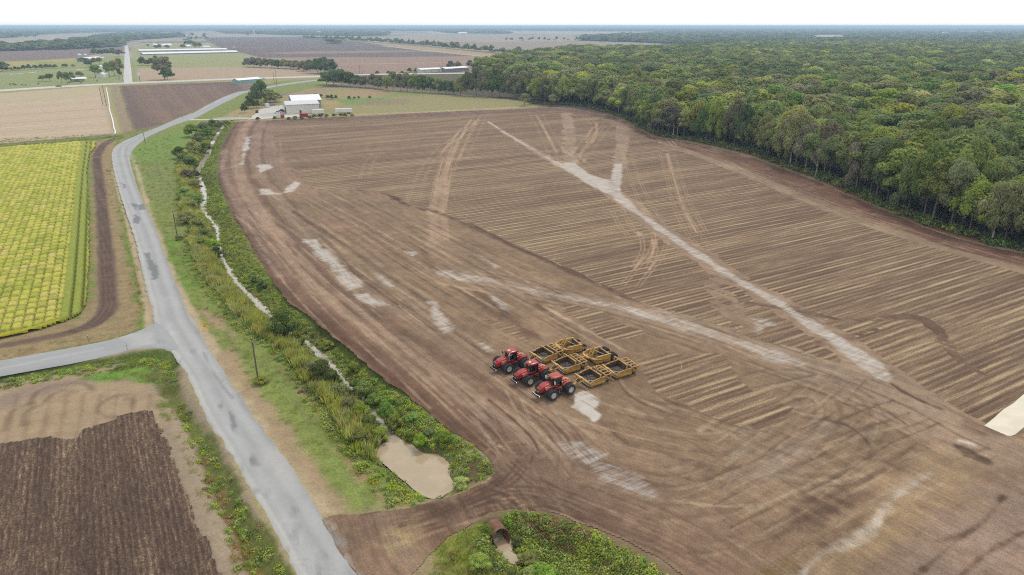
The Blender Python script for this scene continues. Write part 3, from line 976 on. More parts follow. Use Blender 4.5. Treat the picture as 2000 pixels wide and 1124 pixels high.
# perimeter lane along the ditch
p.line(LEFTB, 26, (136, 110, 92), f=3, na=3, ns=.1, world=True, sm=1, k=.6)
for off, w, c, k in ((3.2, 5, (122, 94, 76), .85), (8.5, 4.2, (162, 136, 114), .75), (13, 2.4, (112, 86, 70), .75), (17.5, 3.2, (150, 126, 106), .5), (20.5, .9, (96, 74, 60), .7), (1.2, 2.4, (98, 70, 55), .9)):
    m = sstep(.9, -.9, np.abs(dl + 2.4 * (fbm(FP[:, 0] * .1, FP[:, 1] * .1, 31 + int(off)) - .5) - off) - w / 2) * k * sstep(470, 440, tl)
    p.c += (lin(c) - p.c) * m[:, None]
p.line([(440, 290), (436, 320), (445, 360), (465, 400), (490, 445), (520, 490), (550, 540)], 3.4, (156, 132, 114), f=1.4, na=1, k=.6)
p.poly([(430, 395), (470, 440), (520, 520), (545, 565), (600, 612), (620, 628), (560, 580), (520, 530), (470, 450)], (92, 66, 52), f=1, na=1.2, ns=.3, k=.85)
# pale silt flats; far left ones are standing water, sky reflection painted as colour
for q_ in ([(590, 468), (622, 468), (660, 505), (700, 548), (710, 562), (680, 568), (640, 525)], [(692, 576), (720, 572), (758, 596), (730, 602), (700, 592)],
           [(500, 322), (528, 321), (532, 330), (508, 338)], [(478, 268), (492, 267), (486, 290), (480, 298), (476, 322), (470, 322)], [(497, 368), (530, 370), (545, 380), (512, 382)], [(550, 378), (575, 352), (590, 358), (572, 375)],
           [(830, 588), (860, 590), (870, 620), (880, 648), (866, 652), (845, 625)], [(722, 530), (752, 540), (772, 560), (760, 568)], [(845, 528), (900, 534), (970, 545), (965, 556), (900, 548)],
           [(922, 668), (950, 668), (975, 688), (950, 690)], [(790, 492), (810, 494), (808, 504)], [(930, 495), (960, 508), (978, 524), (965, 526)], [(960, 580), (990, 600), (1000, 610), (976, 604)]):
    p.poly(q_, None, 'wet', 1.0 if q_[0][1] < 400 else .84, f=1.5, na=1.6, ns=.18)
p.poly([(1118, 768), (1150, 766), (1168, 778), (1172, 792), (1160, 800), (1185, 812), (1160, 822), (1135, 805), (1118, 790)], (190, 178, 164), {'wet': 1.0, 'stub': 0}, f=.5, na=1.0, ns=.4)
p.line([(870, 532), (950, 548), (1060, 572), (1160, 592), (1260, 612), (1360, 640), (1450, 672), (1560, 706), (1680, 755), (1800, 815), (1900, 868)], [7, 7, 8, 8, 9, 9, 9, 10, 12, 13, 13], (154, 132, 111), {'stub': 0}, f=2, na=1.2, ns=.1, k=.85)
p.line([(870, 534), (950, 548), (1060, 572), (1160, 592), (1230, 604), (1330, 634), (1450, 672), (1500, 690), (1560, 708)], [3, 3.5, 3.6, 3.8, 4.2, 4.6, 4, 4, 2.5], None, 'wet', .62, f=1.6, na=2.4, ns=.1)
p.poly([(1200, 602), (1290, 610), (1320, 628), (1250, 622)], None, 'wet', .7, f=1.5, na=1.5)
p.poly([(1280, 600), (1330, 612), (1300, 640)], None, 'wet', .4, f=1.5, na=1.5)
# bundles of wheel tracks over the graded ground
p.S = None


def bundle(px, offs, ws, cols, k, f=.2, seed=0, sm=6, jit=.4):
    rg = np.random.default_rng(seed)
    Q = smooth_line(G(px), sm)
    t = np.gradient(Q, axis=0)
    nn = np.stack([-t[:, 1], t[:, 0]], -1) / np.maximum(np.hypot(t[:, 0], t[:, 1]), 1e-6)[:, None]
    n = len(Q)
    for j, o in enumerate(offs):
        a, b = sorted(rg.random(2))
        if b - a < .45:
            a, b = max(0, a - .3), min(1, b + .3)
        i0, i1 = int(a * n), max(int(b * n), int(a * n) + 4)
        wob = np.cumsum(rg.normal(size=n)) * jit * .12
        L = (Q + nn * (o + wob)[:, None])[i0:i1]
        if len(L) > 3:
            p.line(L, rg.choice(ws), cols[j % len(cols)], f=f, world=True, sm=1, k=min(1, k * 1.25 * (.5 + .8 * rg.random())), na=.25, ns=.6, brk=.42, seed=int(rg.integers(1000)))


DL = [(106, 84, 67), (168, 147, 122), (116, 93, 74), (158, 137, 114)]
bundle([(1000, 760), (1050, 850), (1150, 935), (1290, 985), (1420, 965), (1530, 895), (1605, 820), (1600, 780), (1545, 772), (1475, 810), (1400, 860)], np.arange(-9, 9.1, 1.1), [.35, .5, .8], DL, .6, seed=1)
bundle([(970, 900), (1080, 970), (1210, 1030), (1340, 1098), (1450, 1170)], np.arange(-8, 9, .9), [.35, .5, .7], DL, .65, seed=2)
bundle([(560, 380), (680, 450), (820, 540), (960, 625), (1110, 720)], np.arange(-26, 26, 1.6), [.5, .7, 1.0], DL, .6, seed=3)
bundle([(520, 400), (620, 520), (740, 630), (860, 730), (960, 820), (1060, 900)], np.arange(-12, 12, 1.5), [.5, .7, .9], DL, .55, seed=4)
bundle([(2050, 950), (1930, 985), (1830, 1050), (1740, 1130), (1690, 1190)], np.arange(-12, 12, 1.3), [.35, .5], DL, .5, seed=5)
bundle([(1500, 690), (1640, 740), (1760, 790), (1880, 855), (2030, 920)], np.arange(-8, 8, 1.0), [.4, .6], DL, .6, seed=6)
bundle([(880, 540), (1000, 562), (1160, 595), (1330, 640), (1480, 690), (1650, 750)], np.arange(-7, 8, 1.1), [.4, .6, .8], DL, .5, seed=7)
bundle([(1030, 790), (1130, 830), (1280, 870), (1420, 880), (1540, 840), (1700, 800)], np.arange(-14, 14, 1.7), [.4, .6], DL, .5, seed=8)
bundle([(850, 1022), (930, 985), (1010, 955), (1060, 905), (1040, 850), (960, 780)], np.arange(-7, 7, .8), [.3, .45, .6], [(98, 75, 60), (120, 95, 78), (150, 126, 106)], .8, seed=9)
bundle([(700, 1040), (790, 1020), (880, 990), (980, 960), (1080, 985), (1190, 1030), (1310, 1090)], np.arange(-5, 6, .7), [.3, .45, .6], [(92, 70, 56), (116, 92, 74), (158, 134, 112)], .8, seed=10)
bundle([(1260, 262), (1420, 322), (1600, 400), (1780, 464), (2000, 530)], np.arange(-3.5, 9, 1.1), [.4, .6], [(128, 104, 84), (172, 148, 122)], .6, seed=11)
bundle([(1300, 288), (1270, 262), (1220, 245), (1180, 240)], np.arange(-8, 8, 1.2), [.6, .8], [(110, 86, 70), (166, 140, 116)], .7, seed=12)
bundle([(560, 300), (640, 330), (760, 300), (900, 280)], np.arange(-3, 3, 1.3), [.8], [(120, 94, 76), (164, 138, 112)], .5, seed=13)
bundle([(860, 360), (950, 420), (1060, 490), (1180, 570)], (-1.2, 1.2), [.6], [(170, 144, 116)], .8, seed=14)
bundle([(960, 250), (980, 300), (1040, 330), (1150, 390)], (-1.2, 1.2), [.7], [(170, 144, 116)], .6, seed=15)
bundle([(760, 240), (800, 300), (810, 380)], (-1.3, 1.3, 4), [.8], [(170, 144, 118)], .6, seed=16)
bundle([(1700, 610), (1745, 625), (1790, 640), (1830, 690), (1880, 730), (1940, 770)], np.arange(-2.4, 2.6, .8), [.4, .5], [(92, 70, 56), (150, 126, 104)], .85, seed=17)
bundle([(1040, 1000), (1000, 960), (960, 935), (985, 890), (1050, 880)], np.arange(-6, 6, .6), [.25, .35, .5], [(92, 70, 56), (112, 88, 70), (156, 132, 110)], .8, seed=21)
bundle([(1120, 1010), (1060, 930), (1030, 880), (960, 800), (880, 730)], np.arange(-5, 5, .8), [.3, .45], DL, .6, seed=22)
bundle([(1250, 1060), (1400, 1040), (1520, 985), (1640, 930), (1740, 870), (1840, 830)], np.arange(-9, 9, 1.1), [.3, .45], DL, .6, seed=23)
bundle([(1380, 830), (1480, 880), (1600, 900), (1720, 860), (1800, 840)], np.arange(-6, 6, 1.2), [.3, .5], DL, .55, seed=24)
bundle([(1680, 740), (1620, 800), (1530, 850), (1440, 920), (1400, 990)], np.arange(-7, 7, 1.0), [.3, .5], DL, .6, seed=25)
bundle([(1230, 735), (1260, 770), (1330, 800), (1440, 840), (1500, 850)], np.arange(-3, 4, 1.0), [.35, .5], DL, .7, seed=26)
p.S = S_keep
# trampled corner and the crossing
p.poly([(940, 930), (1000, 940), (1080, 990), (1200, 1040), (1330, 1120), (1480, 1240), (1560, 1200), (1480, 1080), (1300, 980), (1100, 880), (980, 880)], (128, 104, 85), f=2, na=2, ns=.15, k=.8)
for tr in ([(860, 1020), (920, 985), (1000, 960), (1080, 970), (1180, 1010), (1300, 1060), (1400, 1110)], [(840, 1015), (930, 970), (1000, 935), (1030, 890)], [(830, 1030), (930, 1000), (1010, 985), (1090, 985), (1180, 1030), (1290, 1080)],
           [(700, 1030), (800, 1010), (900, 980), (980, 930)], [(1000, 905), (1060, 950), (1160, 990), (1280, 1030)], [(720, 1012), (820, 1000), (900, 975), (960, 945)]):
    for off in (-.9, 0, .9):
        Q = smooth_line(G(tr), 5)
        t = np.gradient(Q, axis=0)
        nrm = np.stack([-t[:, 1], t[:, 0]], -1) / np.maximum(np.hypot(t[:, 0], t[:, 1]), 1e-6)[:, None]
        p.line(Q + nrm * off, .5, (94, 72, 58), f=.3, na=.3, ns=.5, world=True, sm=1, k=.6)
p.poly([(640, 1012), (720, 1005), (800, 995), (760, 1060), (790, 1130), (760, 1240), (700, 1130)], (142, 116, 96), f=1.5, na=1.5, ns=.3)
p.poly([(760, 1040), (830, 1035), (800, 1060)], (176, 154, 112), f=.8, na=1.4, ns=.5, k=.7)
p.poly([(735, 1065), (790, 1058), (760, 1080)], (178, 158, 118), f=.8, na=1.4, ns=.5, k=.6)
p.poly([(850, 1020), (940, 990), (930, 1012), (880, 1040)], (122, 96, 78), f=.8, na=1, ns=.5, k=.7)
p.poly([(635, 1016), (655, 1024), (690, 1090), (720, 1140), (700, 1150), (668, 1090)], (168, 164, 158), f=.4, na=.8, ns=.6, k=.75)
p.line([(1100, 870), (1150, 900), (1200, 925), (1260, 960)], [4, 5, 4, 2], None, 'wet', .6, f=1.5, na=2.5, ns=.15)
p.poly([(1120, 865), (1160, 868), (1200, 890), (1160, 905)], None, 'wet', .62, f=1.5, na=2)
# corner by the lower right: rough dug strip, ditch mouth, drain path
p.poly([(1532, 1010), (1640, 952), (1685, 968), (1650, 1000), (1560, 1036)], (96, 74, 60), f=1.6, na=2, ns=.5, k=.8)
p.poly([(1728, 905), (1745, 895), (1768, 905), (1755, 918), (1735, 916)], (106, 82, 66), f=.8, na=1, ns=.6, k=.8)
p.line([(1790, 868), (1760, 890), (1700, 935), (1640, 962)], .6, (100, 78, 60), f=.4, na=.5, ns=.4, k=.8)
p.poly([(1490, 1124), (1600, 1060), (1700, 980), (1780, 905), (1850, 870), (1930, 905), (1900, 940), (1830, 985), (1740, 1060), (1640, 1140)], (156, 132, 102), f=2, na=2.4, ns=.3, k=.6)
p.poly([(1860, 868), (1900, 880), (1935, 900), (1925, 908), (1880, 890)], (92, 72, 58), f=.8, na=1, ns=.6, k=.9)
p.line([(1820, 925), (1770, 955), (1720, 1000), (1690, 1035), (1640, 1060), (1590, 1095), (1555, 1130)], [.5, .8, .9, .6, .8, 1.0, 1.0], (176, 164, 148), f=.7, na=.9, ns=.5, k=.8)
p.line([(1720, 1000), (1712, 1030), (1690, 1055), (1640, 1075)], .8, (190, 178, 160), f=.4, na=.4, k=.7)
p.line([(1690, 1010), (1620, 1060), (1550, 1110)], 1.2, (120, 96, 76), f=.6, na=.6, ns=.5, k=.7)
p.poly([(1600, 1100), (1700, 1060), (1760, 1010), (1740, 1060), (1650, 1124)], (164, 138, 102), f=1.8, na=2.4, ns=.5, k=.4)
p.poly([(1480, 1115), (1540, 1085), (1560, 1124), (1500, 1150)], (120, 100, 66), f=.8, na=1.2, ns=.5, k=.7)
p.poly([(1700, 1124), (1800, 1040), (1900, 960), (2000, 920), (2300, 900), (2300, 1300), (1600, 1300)], (146, 124, 108), f=2, na=2, k=.85)
for tr in ([(1960, 970), (1930, 1010), (1890, 1040), (1830, 1060)], [(1890, 1040), (1830, 1090), (1790, 1124)], [(2000, 1040), (1930, 1080), (1870, 1130)], [(1600, 820), (1650, 830), (1690, 860), (1700, 890), (1660, 900)],
           [(1500, 900), (1560, 860), (1615, 815)], [(1420, 890), (1470, 850), (1530, 800)], [(1740, 750), (1780, 775), (1840, 800)], [(1650, 790), (1720, 800), (1770, 830)]):
    p.line(tr, .55, (98, 76, 60), f=.35, na=.4, ns=.4, k=.8, sm=5)
p.poly([(1530, 880), (1600, 830), (1630, 830), (1580, 880), (1500, 930), (1440, 940)], (160, 142, 126), f=2, na=2, ns=.15, k=.6)
p.poly([(1430, 850), (1500, 800), (1530, 810), (1470, 870), (1430, 905)], (156, 138, 120), f=2, na=2, ns=.15, k=.5)
p.line([(1876, 862), (1900, 868)], .8, (215, 205, 190), f=.4, na=.3)
p.poly([(1850, 800), (1930, 835), (1960, 850), (1900, 850)], (120, 96, 78), {'stub': .2}, f=1, na=1.4, ns=.3, k=.6)
mott = (.84 + .32 * fbm(FP[:, 0] * .1, FP[:, 1] * .1, 71, 4)) * (.8 + .4 * fbm(FP[:, 0] * .8, FP[:, 1] * .8, 72, 4))
p.c *= (1 + (mott - 1) * 1.25)[:, None] * np.array([.92, .90, .88])
fz = 0.03 + 0.05 * fbm(FP[:, 0] * .5, FP[:, 1] * .5, 3)
fz -= .55 * sstep(1.3, -.6, sd_poly(FP, basin_w))
fz -= 0.16 * np.clip(p.ch('stub'), 0, 1) * 0
wtr = sd_poly(FP, G([(1922, 832), (1960, 800), (2000, 770), (2100, 690), (2220, 740), (2100, 790), (2000, 835), (1975, 852), (1945, 842)]))
fz -= 0.5 * sstep(0.3, -0.8, wtr)
fo = link('field', np_mesh('field', np.column_stack([FP, fz]), FF, [field_mat()], True,
                           {'tone': p.c, 'stub': p.ch('stub'), 'wet': p.ch('wet'), 'flow': p.ch('flow'), 'along': p.ch('along')}))
set_props(fo, kind='structure')


# ------------------------------------------------------------------ fresh ploughing, bottom left
PLOUGH_DEG = 121.0


def ploughed_mat():
    q = NT('ploughed_soil')
    PD = R(PLOUGH_DEG)
    rows = q.map(-PD, (0.4, 2.6, 1))
    a = q.noise(1.0, 3, 0.65, rows)
    sep = q.n('ShaderNodeSeparateXYZ')
    q.put(sep.inputs[0], q.map(-PD))
    ln = q.math('SINE', q.math('ADD', q.math('MULTIPLY', sep.outputs['Y'], 2 * math.pi / 0.76), q.math('MULTIPLY', q.noise(0.4, 2), 1.2)))
    big = q.noise(1.0, 2, 0.5, q.map(-PD, (0.03, 0.35, 1)))
    clod = q.noise(4.0, 5, 0.8)
    f = q.math('ADD', q.math('MULTIPLY', a, 0.62), q.math('MULTIPLY', clod, 1.13))
    f = q.math('ADD', f, q.math('MULTIPLY', ln, 0.035))
    f = q.math('ADD', f, q.math('MULTIPLY', big, 0.4))
    f = q.rng(f, 0.68, 1.5, 0, 1, False)
    c = q.ramp(f, [(0.0, (56, 44, 38)), (0.35, (88, 71, 61)), (0.56, (112, 92, 78)), (0.70, (152, 128, 102)), (1.0, (206, 182, 146))])
    h = q.math('ADD', clod, q.math('MULTIPLY', ln, 0.22))
    return q.done(c, 0.95, q.bump(h, 1.0, 0.22), spec=0.1)


PP, PF, PDist = polar_sheet(ploughed_w, 0.2, 0.0035, 0.16, na=0.7, ns=0.6)
q_ = PP[:, 0] * math.cos(R(PLOUGH_DEG)) + PP[:, 1] * math.sin(R(PLOUGH_DEG))
w_ = -PP[:, 0] * math.sin(R(PLOUGH_DEG)) + PP[:, 1] * math.cos(R(PLOUGH_DEG))
pz = 0.05 + 0.018 * np.sin(w_ * 2 * np.pi / 0.76) + 0.16 * fbm(PP[:, 0] * 1.6, PP[:, 1] * 1.6, 6)
set_props(link('ploughed_field', np_mesh('ploughed_field', np.column_stack([PP, pz]), PF, [ploughed_mat()], True)), kind='structure')


# ------------------------------------------------------------------ the standing crop in small plots
def crop_mat():
    q = NT('ripe_crop')
    c = q.attr('tone', 'Color')
    n1, n2 = q.noise(1.6, 4, 0.65), q.noise(6.0, 3, 0.7)
    s = q.math('MULTIPLY', q.rng(n1, 0.25, 0.75, 0.82, 1.18), q.rng(n2, 0.2, 0.8, 0.8, 1.2))
    return q.done(gain(q, c, s), 0.85, q.bump(q.math('ADD', n1, n2), 0.9, 0.25), spec=0.15)


RP, RF, RD = polar_sheet(rice_w, 0.3, 0.0024, 0.085, na=0.25, ns=0.6)
CU, CV = 3.75, 1.95                                    # plot length along and across the drill rows
ang = R(119.5)
ru = RP[:, 0] * math.cos(ang) + RP[:, 1] * math.sin(ang)
rv = RP[:, 0] * math.sin(ang) - RP[:, 1] * math.cos(ang)
iu, iv = np.floor(ru / CU), np.floor(rv / CV)
du = np.minimum(ru / CU - iu, 1 - ru / CU + iu) * CU
dv = np.minimum(rv / CV - iv, 1 - rv / CV + iv) * CV
gap = np.minimum(sstep(.08, .5, du + .3 * (vn(ru * .8, rv * .8, 4) - .5)), sstep(.0, .3, dv + .1 * (vn(ru * .9, rv * .9, 6) - .5)) * .62 + .38)
strip_e, _, _, _ = d_line(RP, G([(162, 278), (152, 340), (145, 400), (138, 470), (128, 560), (118, 626)]))
border = np.zeros(len(RP))
right_edge = G([(162, 278), (152, 340), (145, 400), (138, 470), (128, 560), (118, 626), (118, 900), (400, 900), (400, 270)])
instrip = sstep(.3, -.3, sd_poly(RP, right_edge))
sx = strip_e
sgap = sstep(.05, .4, np.abs(((sx + .2) / 2.1) % 1 - .5) * -2.1 + 1.05)
bottom = sstep(.3, -.3, sd_poly(RP, G([(-500, 800), (-160, 690), (0, 655), (60, 643), (118, 626), (118, 700), (-300, 900)])))
lowgap, _, _, _ = d_line(RP, G([(-500, 760), (0, 655), (60, 643), (118, 626)]))
hgt = .85 + .3 * (h2(iu, iv, 9) - .5)
zc = (hgt * gap) * (1 - instrip) + instrip * (.9 * sgap)
zc = zc * (1 - bottom) + bottom * .7 * sstep(.0, .5, lowgap)
zc = np.maximum(zc, 0.06) + .10 * fbm(RP[:, 0] * 2.2, RP[:, 1] * 2.2, 5) - .05
zc *= sstep(.15, -.5, RD) * .92 + .08
k1 = h2(iu, iv, 21)
k2 = h2(np.floor(iu / 3), np.floor(iv / 2), 33)
kk = (.65 * k1 + .35 * k2)[:, None]
cA, cB, cC = lin((170, 178, 66)), lin((194, 190, 82)), lin((204, 188, 110))
tone = np.where(kk < .5, cA + (cB - cA) * np.clip(kk / .5, 0, 1), cB + (cC - cB) * np.clip((kk - .5) / .5, 0, 1) ** 1.4)
green = (sstep(.62, .8, h2(iu, iv, 44)) * .5)[:, None]
tone = tone + (lin((140, 154, 56)) - tone) * green
st = np.where((sx < 4.7)[:, None], lin((146, 156, 64)), lin((188, 178, 62)))
tone = tone + (st - tone) * (instrip[:, None] * .95)
tone = tone + (lin((170, 164, 40)) - tone) * (bottom[:, None])
hole = ((iu == np.floor((ground(112, 302)[0] * math.cos(ang) + ground(112, 302)[1] * math.sin(ang)) / CU)) & (np.abs(RP[:, 0] - ground(112, 302)[0]) < 2.4))
low = sstep(.66, .3, zc)[:, None]
tone = tone + (lin((98, 98, 36)) - tone) * low * .75
set_props(link('rice_crop', np_mesh('rice_crop', np.column_stack([RP, zc]), RF, [crop_mat()], True, {'tone': tone})),
          'ripe yellow green crop standing in a grid of small plots beside the lane', 'crop', kind='stuff')


# ------------------------------------------------------------------ roads
def ribbon(left, right, nl, nx, z):
    L, Rr = smooth_line(G(left), 6), smooth_line(G(right), 6)

    def res(Q, n):
        s = np.concatenate([[0], np.cumsum(np.hypot(*np.diff(Q, axis=0).T))])
        t = np.linspace(0, s[-1], n)
        return np.stack([np.interp(t, s, Q[:, 0]), np.interp(t, s, Q[:, 1])], -1)
    # match points across the lane by nearest progress
    A, B = res(L, nl), res(Rr, nl)
    A = A + (fbm(A[:, 0] * .7, A[:, 1] * .7, 51) - .5)[:, None] * np.array([.7, .3])
    B = B + (fbm(B[:, 0] * .7, B[:, 1] * .7, 52) - .5)[:, None] * np.array([.7, .3])
    w = np.linspace(0, 1, nx)
    P = A[:, None, :] * (1 - w[None, :, None]) + B[:, None, :] * w[None, :, None]
    d = (B - A)
    d /= np.maximum(np.hypot(d[:, 0], d[:, 1]), 1e-6)[:, None]
    P = np.concatenate([(A - d * .7)[:, None], P, (B + d * .7)[:, None]], 1)
    n2 = nx + 2
    Z = np.full((nl, n2), z)
    wl = np.linspace(-1, 1, nx)
    Z[:, 1:-1] += 0.05 * (1 - wl ** 2)[None]
    Z[:, 0] = Z[:, -1] = -0.12
    idx = np.arange(nl * n2).reshape(nl, n2)
    F = np.stack([idx[:-1, :-1], idx[:-1, 1:], idx[1:, 1:], idx[1:, :-1]], -1).reshape(-1, 4)
    return P.reshape(-1, 2), Z.ravel(), F


def road_mat():
    q = NT('worn_asphalt')
    c = q.attr('tone', 'Color')
    n1, n2, n3 = q.noise(1.4, 5, 0.7), q.noise(9.0, 4, 0.8), q.noise(0.12, 3)
    s = q.math('MULTIPLY', q.rng(n1, 0.25, 0.75, 0.96, 1.04), q.rng(n2, 0.2, 0.8, 0.88, 1.12))
    s = q.math('MULTIPLY', s, q.rng(n3, 0.3, 0.7, 0.95, 1.05))
    vo = q.n('ShaderNodeTexVoronoi', feature='DISTANCE_TO_EDGE')
    q.put(vo.inputs['Vector'], q.map(0.4, (0.22, 0.22, 1)))
    wv = q.math('ADD', vo.outputs['Distance'], q.math('MULTIPLY', q.math('SUBTRACT', n1, 0.5), 0.06))
    crack = q.math('MULTIPLY', q.rng(wv, 0.0, 0.02, 0.35, 0.0), q.rng(q.noise(0.06, 2), 0.5, 0.6))
    col = q.mix(crack, gain(q, c, s), rgba((92, 92, 92)))
    return q.done(col, 0.85, q.bump(n2, 0.3, 0.03), spec=0.25)


ROAD = road_mat()
MAIN_L = [(760, 1420), (690, 1290), (630, 1190), (590, 1124), (556, 1058), (530, 1012), (500, 962), (447, 873), (405, 806), (371, 734), (342, 690), (322, 656), (307, 628), (302, 601), (289, 557), (267, 468), (249, 415),
          (231, 361), (221, 318), (220, 300), (228, 285), (254, 271), (285, 258), (311, 248), (350, 231), (380, 220), (405, 206), (437, 190), (465, 180), (487, 177), (515, 171), (560, 163), (626, 155)]
MAIN_R = [(870, 1420), (800, 1290), (740, 1200), (692, 1124), (664, 1085), (640, 1040), (600, 970), (548, 892), (500, 827), (447, 749), (417, 702), (391, 657), (369, 619), (351, 579), (329, 526), (307, 463), (289, 419), (267, 366),
          (255, 325), (253, 308), (261, 290), (286, 269), (318, 254), (344, 243), (378, 232), (402, 220), (424, 208), (450, 195), (474, 183.5), (490, 180), (520, 173.5), (568, 165), (634, 156.5)]
P_, Z_, F_ = ribbon(MAIN_L, MAIN_R, 700, 18, 0.10)
p = Paint(P_, (160, 160, 159))
L2 = G(MAIN_L[3:22])
for t, w, c, k in ((1.5, 1.1, (176, 175, 173), .5), (4.3, 1.1, (176, 175, 173), .5), (3.0, .5, (150, 149, 148), .6), (.1, .6, (188, 184, 176), .8), (5.8, .7, (140, 138, 134), .7)):
    dd, tt, sgn, _ = d_line(P_, smooth_line(L2, 4))
    m = sstep(.35, -.35, np.abs(dd - t + .5 * (fbm(P_[:, 0] * .3, P_[:, 1] * .3, int(t * 9)) - .5)) - w / 2) * k
    p.c += (lin(c) - p.c) * m[:, None]
for pg in ([(281, 496), (293, 494), (296, 506), (306, 520), (311, 545), (298, 548), (290, 520)], [(446, 808), (452, 806), (462, 828), (460, 840), (452, 832)], [(428, 790), (434, 790), (432, 800)], [(484, 894), (494, 890), (508, 910), (498, 916)],
           [(262, 420), (275, 425), (270, 440), (260, 436)], [(255, 398), (268, 400), (266, 412)], [(470, 850), (455, 842), (458, 848)], [(236, 358), (246, 362), (244, 370)], [(268, 402), (282, 398), (284, 410), (272, 412)]):
    p.poly(pg, (116, 116, 117), f=.3, na=.5, ns=.9, k=.9)
for k in range(70):
    x_, y_ = MAIN_L[3 + k % 20], MAIN_R[3 + k % 20]
    s_ = random.random()
    c_ = np.array(ground(*x_)) * (1 - s_) + np.array(ground(*y_)) * s_ + rng.normal(size=2) * 2.5
    a_ = random.uniform(.2, .9)
    p.poly(np.array([c_ + np.array(v_) * a_ for v_ in ((-.5, -1.6), (.6, -1.2), (.5, 1.5), (-.6, 1.3))]), random.choice([(126, 126, 127), (134, 134, 134), (168, 166, 162), (172, 170, 166)]), f=.25, na=.5, ns=1.2, k=.5, world=True)
p.line([(398, 690), (412, 720), (432, 752), (455, 780)], .35, (128, 128, 128), f=.2, na=.3, k=.7)
p.line([(470, 790), (520, 840), (560, 890), (600, 950)], .4, (138, 138, 137), f=.3, na=.3, k=.5)
p.poly([(310, 640), (345, 650), (340, 680), (320, 676)], (182, 180, 176), f=1.2, na=1, k=.7)
p.poly([(500, 880), (560, 880), (600, 960), (560, 990)], (176, 174, 170), f=2, na=2, ns=.2, k=.6)
p.line([(312, 240), (350, 231), (405, 208), (450, 188)], 1.6, (196, 192, 186), f=1, k=.5)
set_props(link('road', np_mesh('road', np.column_stack([P_, Z_]), F_, [ROAD], True, {'tone': p.c})), kind='structure')
SIDE_T = [(322, 640), (305, 633), (276, 646), (245, 657), (213, 666), (165, 676), (111, 686), (55, 696), (0, 706), (-150, 732), (-420, 786)]
SIDE_B = [(352, 688), (330, 683), (300, 678), (267, 679), (222, 690), (178, 699), (135, 708), (89, 716), (0, 732), (-150, 760), (-420, 822)]
P_, Z_, F_ = ribbon(SIDE_T, SIDE_B, 260, 14, 0.115)
p = Paint(P_, (158, 158, 158))
p.poly([(240, 655), (300, 650), (310, 672), (270, 678)], (178, 176, 172), f=1, na=1.5, ns=.3, k=.7)
p.poly([(300, 664), (318, 662), (322, 672), (305, 675)], (146, 145, 144), f=.5, na=.6, ns=.6, k=.8)
p.line([(-200, 756), (0, 722), (100, 702), (200, 682)], .5, (180, 178, 176), f=.4, k=.7)
p.line([(-200, 748), (0, 715), (100, 695), (200, 676)], .4, (146, 145, 146), f=.3, na=.3, k=.6)
set_props(link('side_road', np_mesh('side_road', np.column_stack([P_, Z_]), F_, [ROAD], True, {'tone': p.c})), kind='structure')


def strip(name, px, w, col, z=0.05, n=60, mt=None):
    Q = smooth_line(G(px), 6)
    t = np.gradient(Q, axis=0)
    nn = np.stack([-t[:, 1], t[:, 0]], -1) / np.maximum(np.hypot(t[:, 0], t[:, 1]), 1e-6)[:, None]
    ws = [-.5, -.5, -.2, .2, .5, .5]
    zz = [-.1, z, z + .05, z + .05, z, -.1]
    ex = [-.8, 0, 0, 0, 0, .8]
    V = np.stack([np.column_stack([Q + nn * (w * a + e), np.full(len(Q), c)]) for a, c, e in zip(ws, zz, ex)], 1)
    idx = np.arange(len(Q) * 6).reshape(len(Q), 6)
    F = np.stack([idx[:-1, :-1], idx[1:, :-1], idx[1:, 1:], idx[:-1, 1:]], -1).reshape(-1, 4)
    V = V.reshape(-1, 3)
    return set_props(link(name, np_mesh(name, V, F, [mt or ROAD], False, {'tone': np.tile(lin(col), (len(V), 1))})), kind='structure')


strip('highway', [(-700, 222), (-300, 197), (0, 177.5), (115, 170), (227, 164), (340, 159.3), (450, 155), (535, 152.5), (625, 149.5), (727, 146), (900, 143.5), (1010, 141.5)], 20, (196, 193, 186), .25)
strip('north_road', [(249.5, 162), (248.8, 130), (248, 110), (247.2, 96), (246.4, 89)], 8.5, (196, 194, 190), .15)
strip('access_track', [(372, 234.5), (418, 234)], 4.0, (196, 190, 176), .1)
strip('yard', [(482, 233.5), (520, 228), (560, 220)], 5, (200, 194, 182), .02)
yard_poly = [(486, 234), (505, 216), (520, 210), (552, 206), (590, 208), (606, 228), (560, 231), (520, 233)]
Y_, YF_, YD_ = polar_sheet(G(yard_poly), .5, 0.0016, 0.06, na=1.5, ns=.2)
p = Paint(Y_, (198, 194, 186))
p.poly([(500, 224), (560, 218), (560, 226), (505, 231)], (184, 178, 168), f=3, na=4, ns=.1)
set_props(link('gravel_yard', np_mesh('gravel_yard', np.column_stack([Y_, np.full(len(Y_), .12)]), YF_, [LAND], False, {'tone': p.c, 'veg': np.zeros(len(Y_))})), kind='structure')


# ------------------------------------------------------------------ water
def water_mat(name, c, rough=0.12):
    q = NT(name)
    col = q.mix(q.rng(q.noise(0.35, 3), 0.35, 0.65), rgba(c), rgba(tuple(int(x * .94) for x in c)))
    return q.done(col, rough, q.bump(q.noise(3.0, 3), 0.04, 0.02), spec=0.5)


MUD = water_mat('muddy_water', (184, 164, 136), .05)
SILT = water_mat('silty_water', (180, 170, 154), .08)
CREAM = water_mat('clay_water', (224, 212, 188))


def fan(name, poly, z, mt):
    c = poly.mean(0)
    Q = smooth_line(list(poly) + [poly[0]], 4)[:-1]
    V = np.column_stack([np.vstack([[c], Q]), np.full(len(Q) + 1, z)])
    n = len(Q)
    F = np.array([(0, 1 + k, 1 + (k + 1) % n) for k in range(n)])
    return set_props(link(name, np_mesh(name, V, F, [mt])), kind='structure')


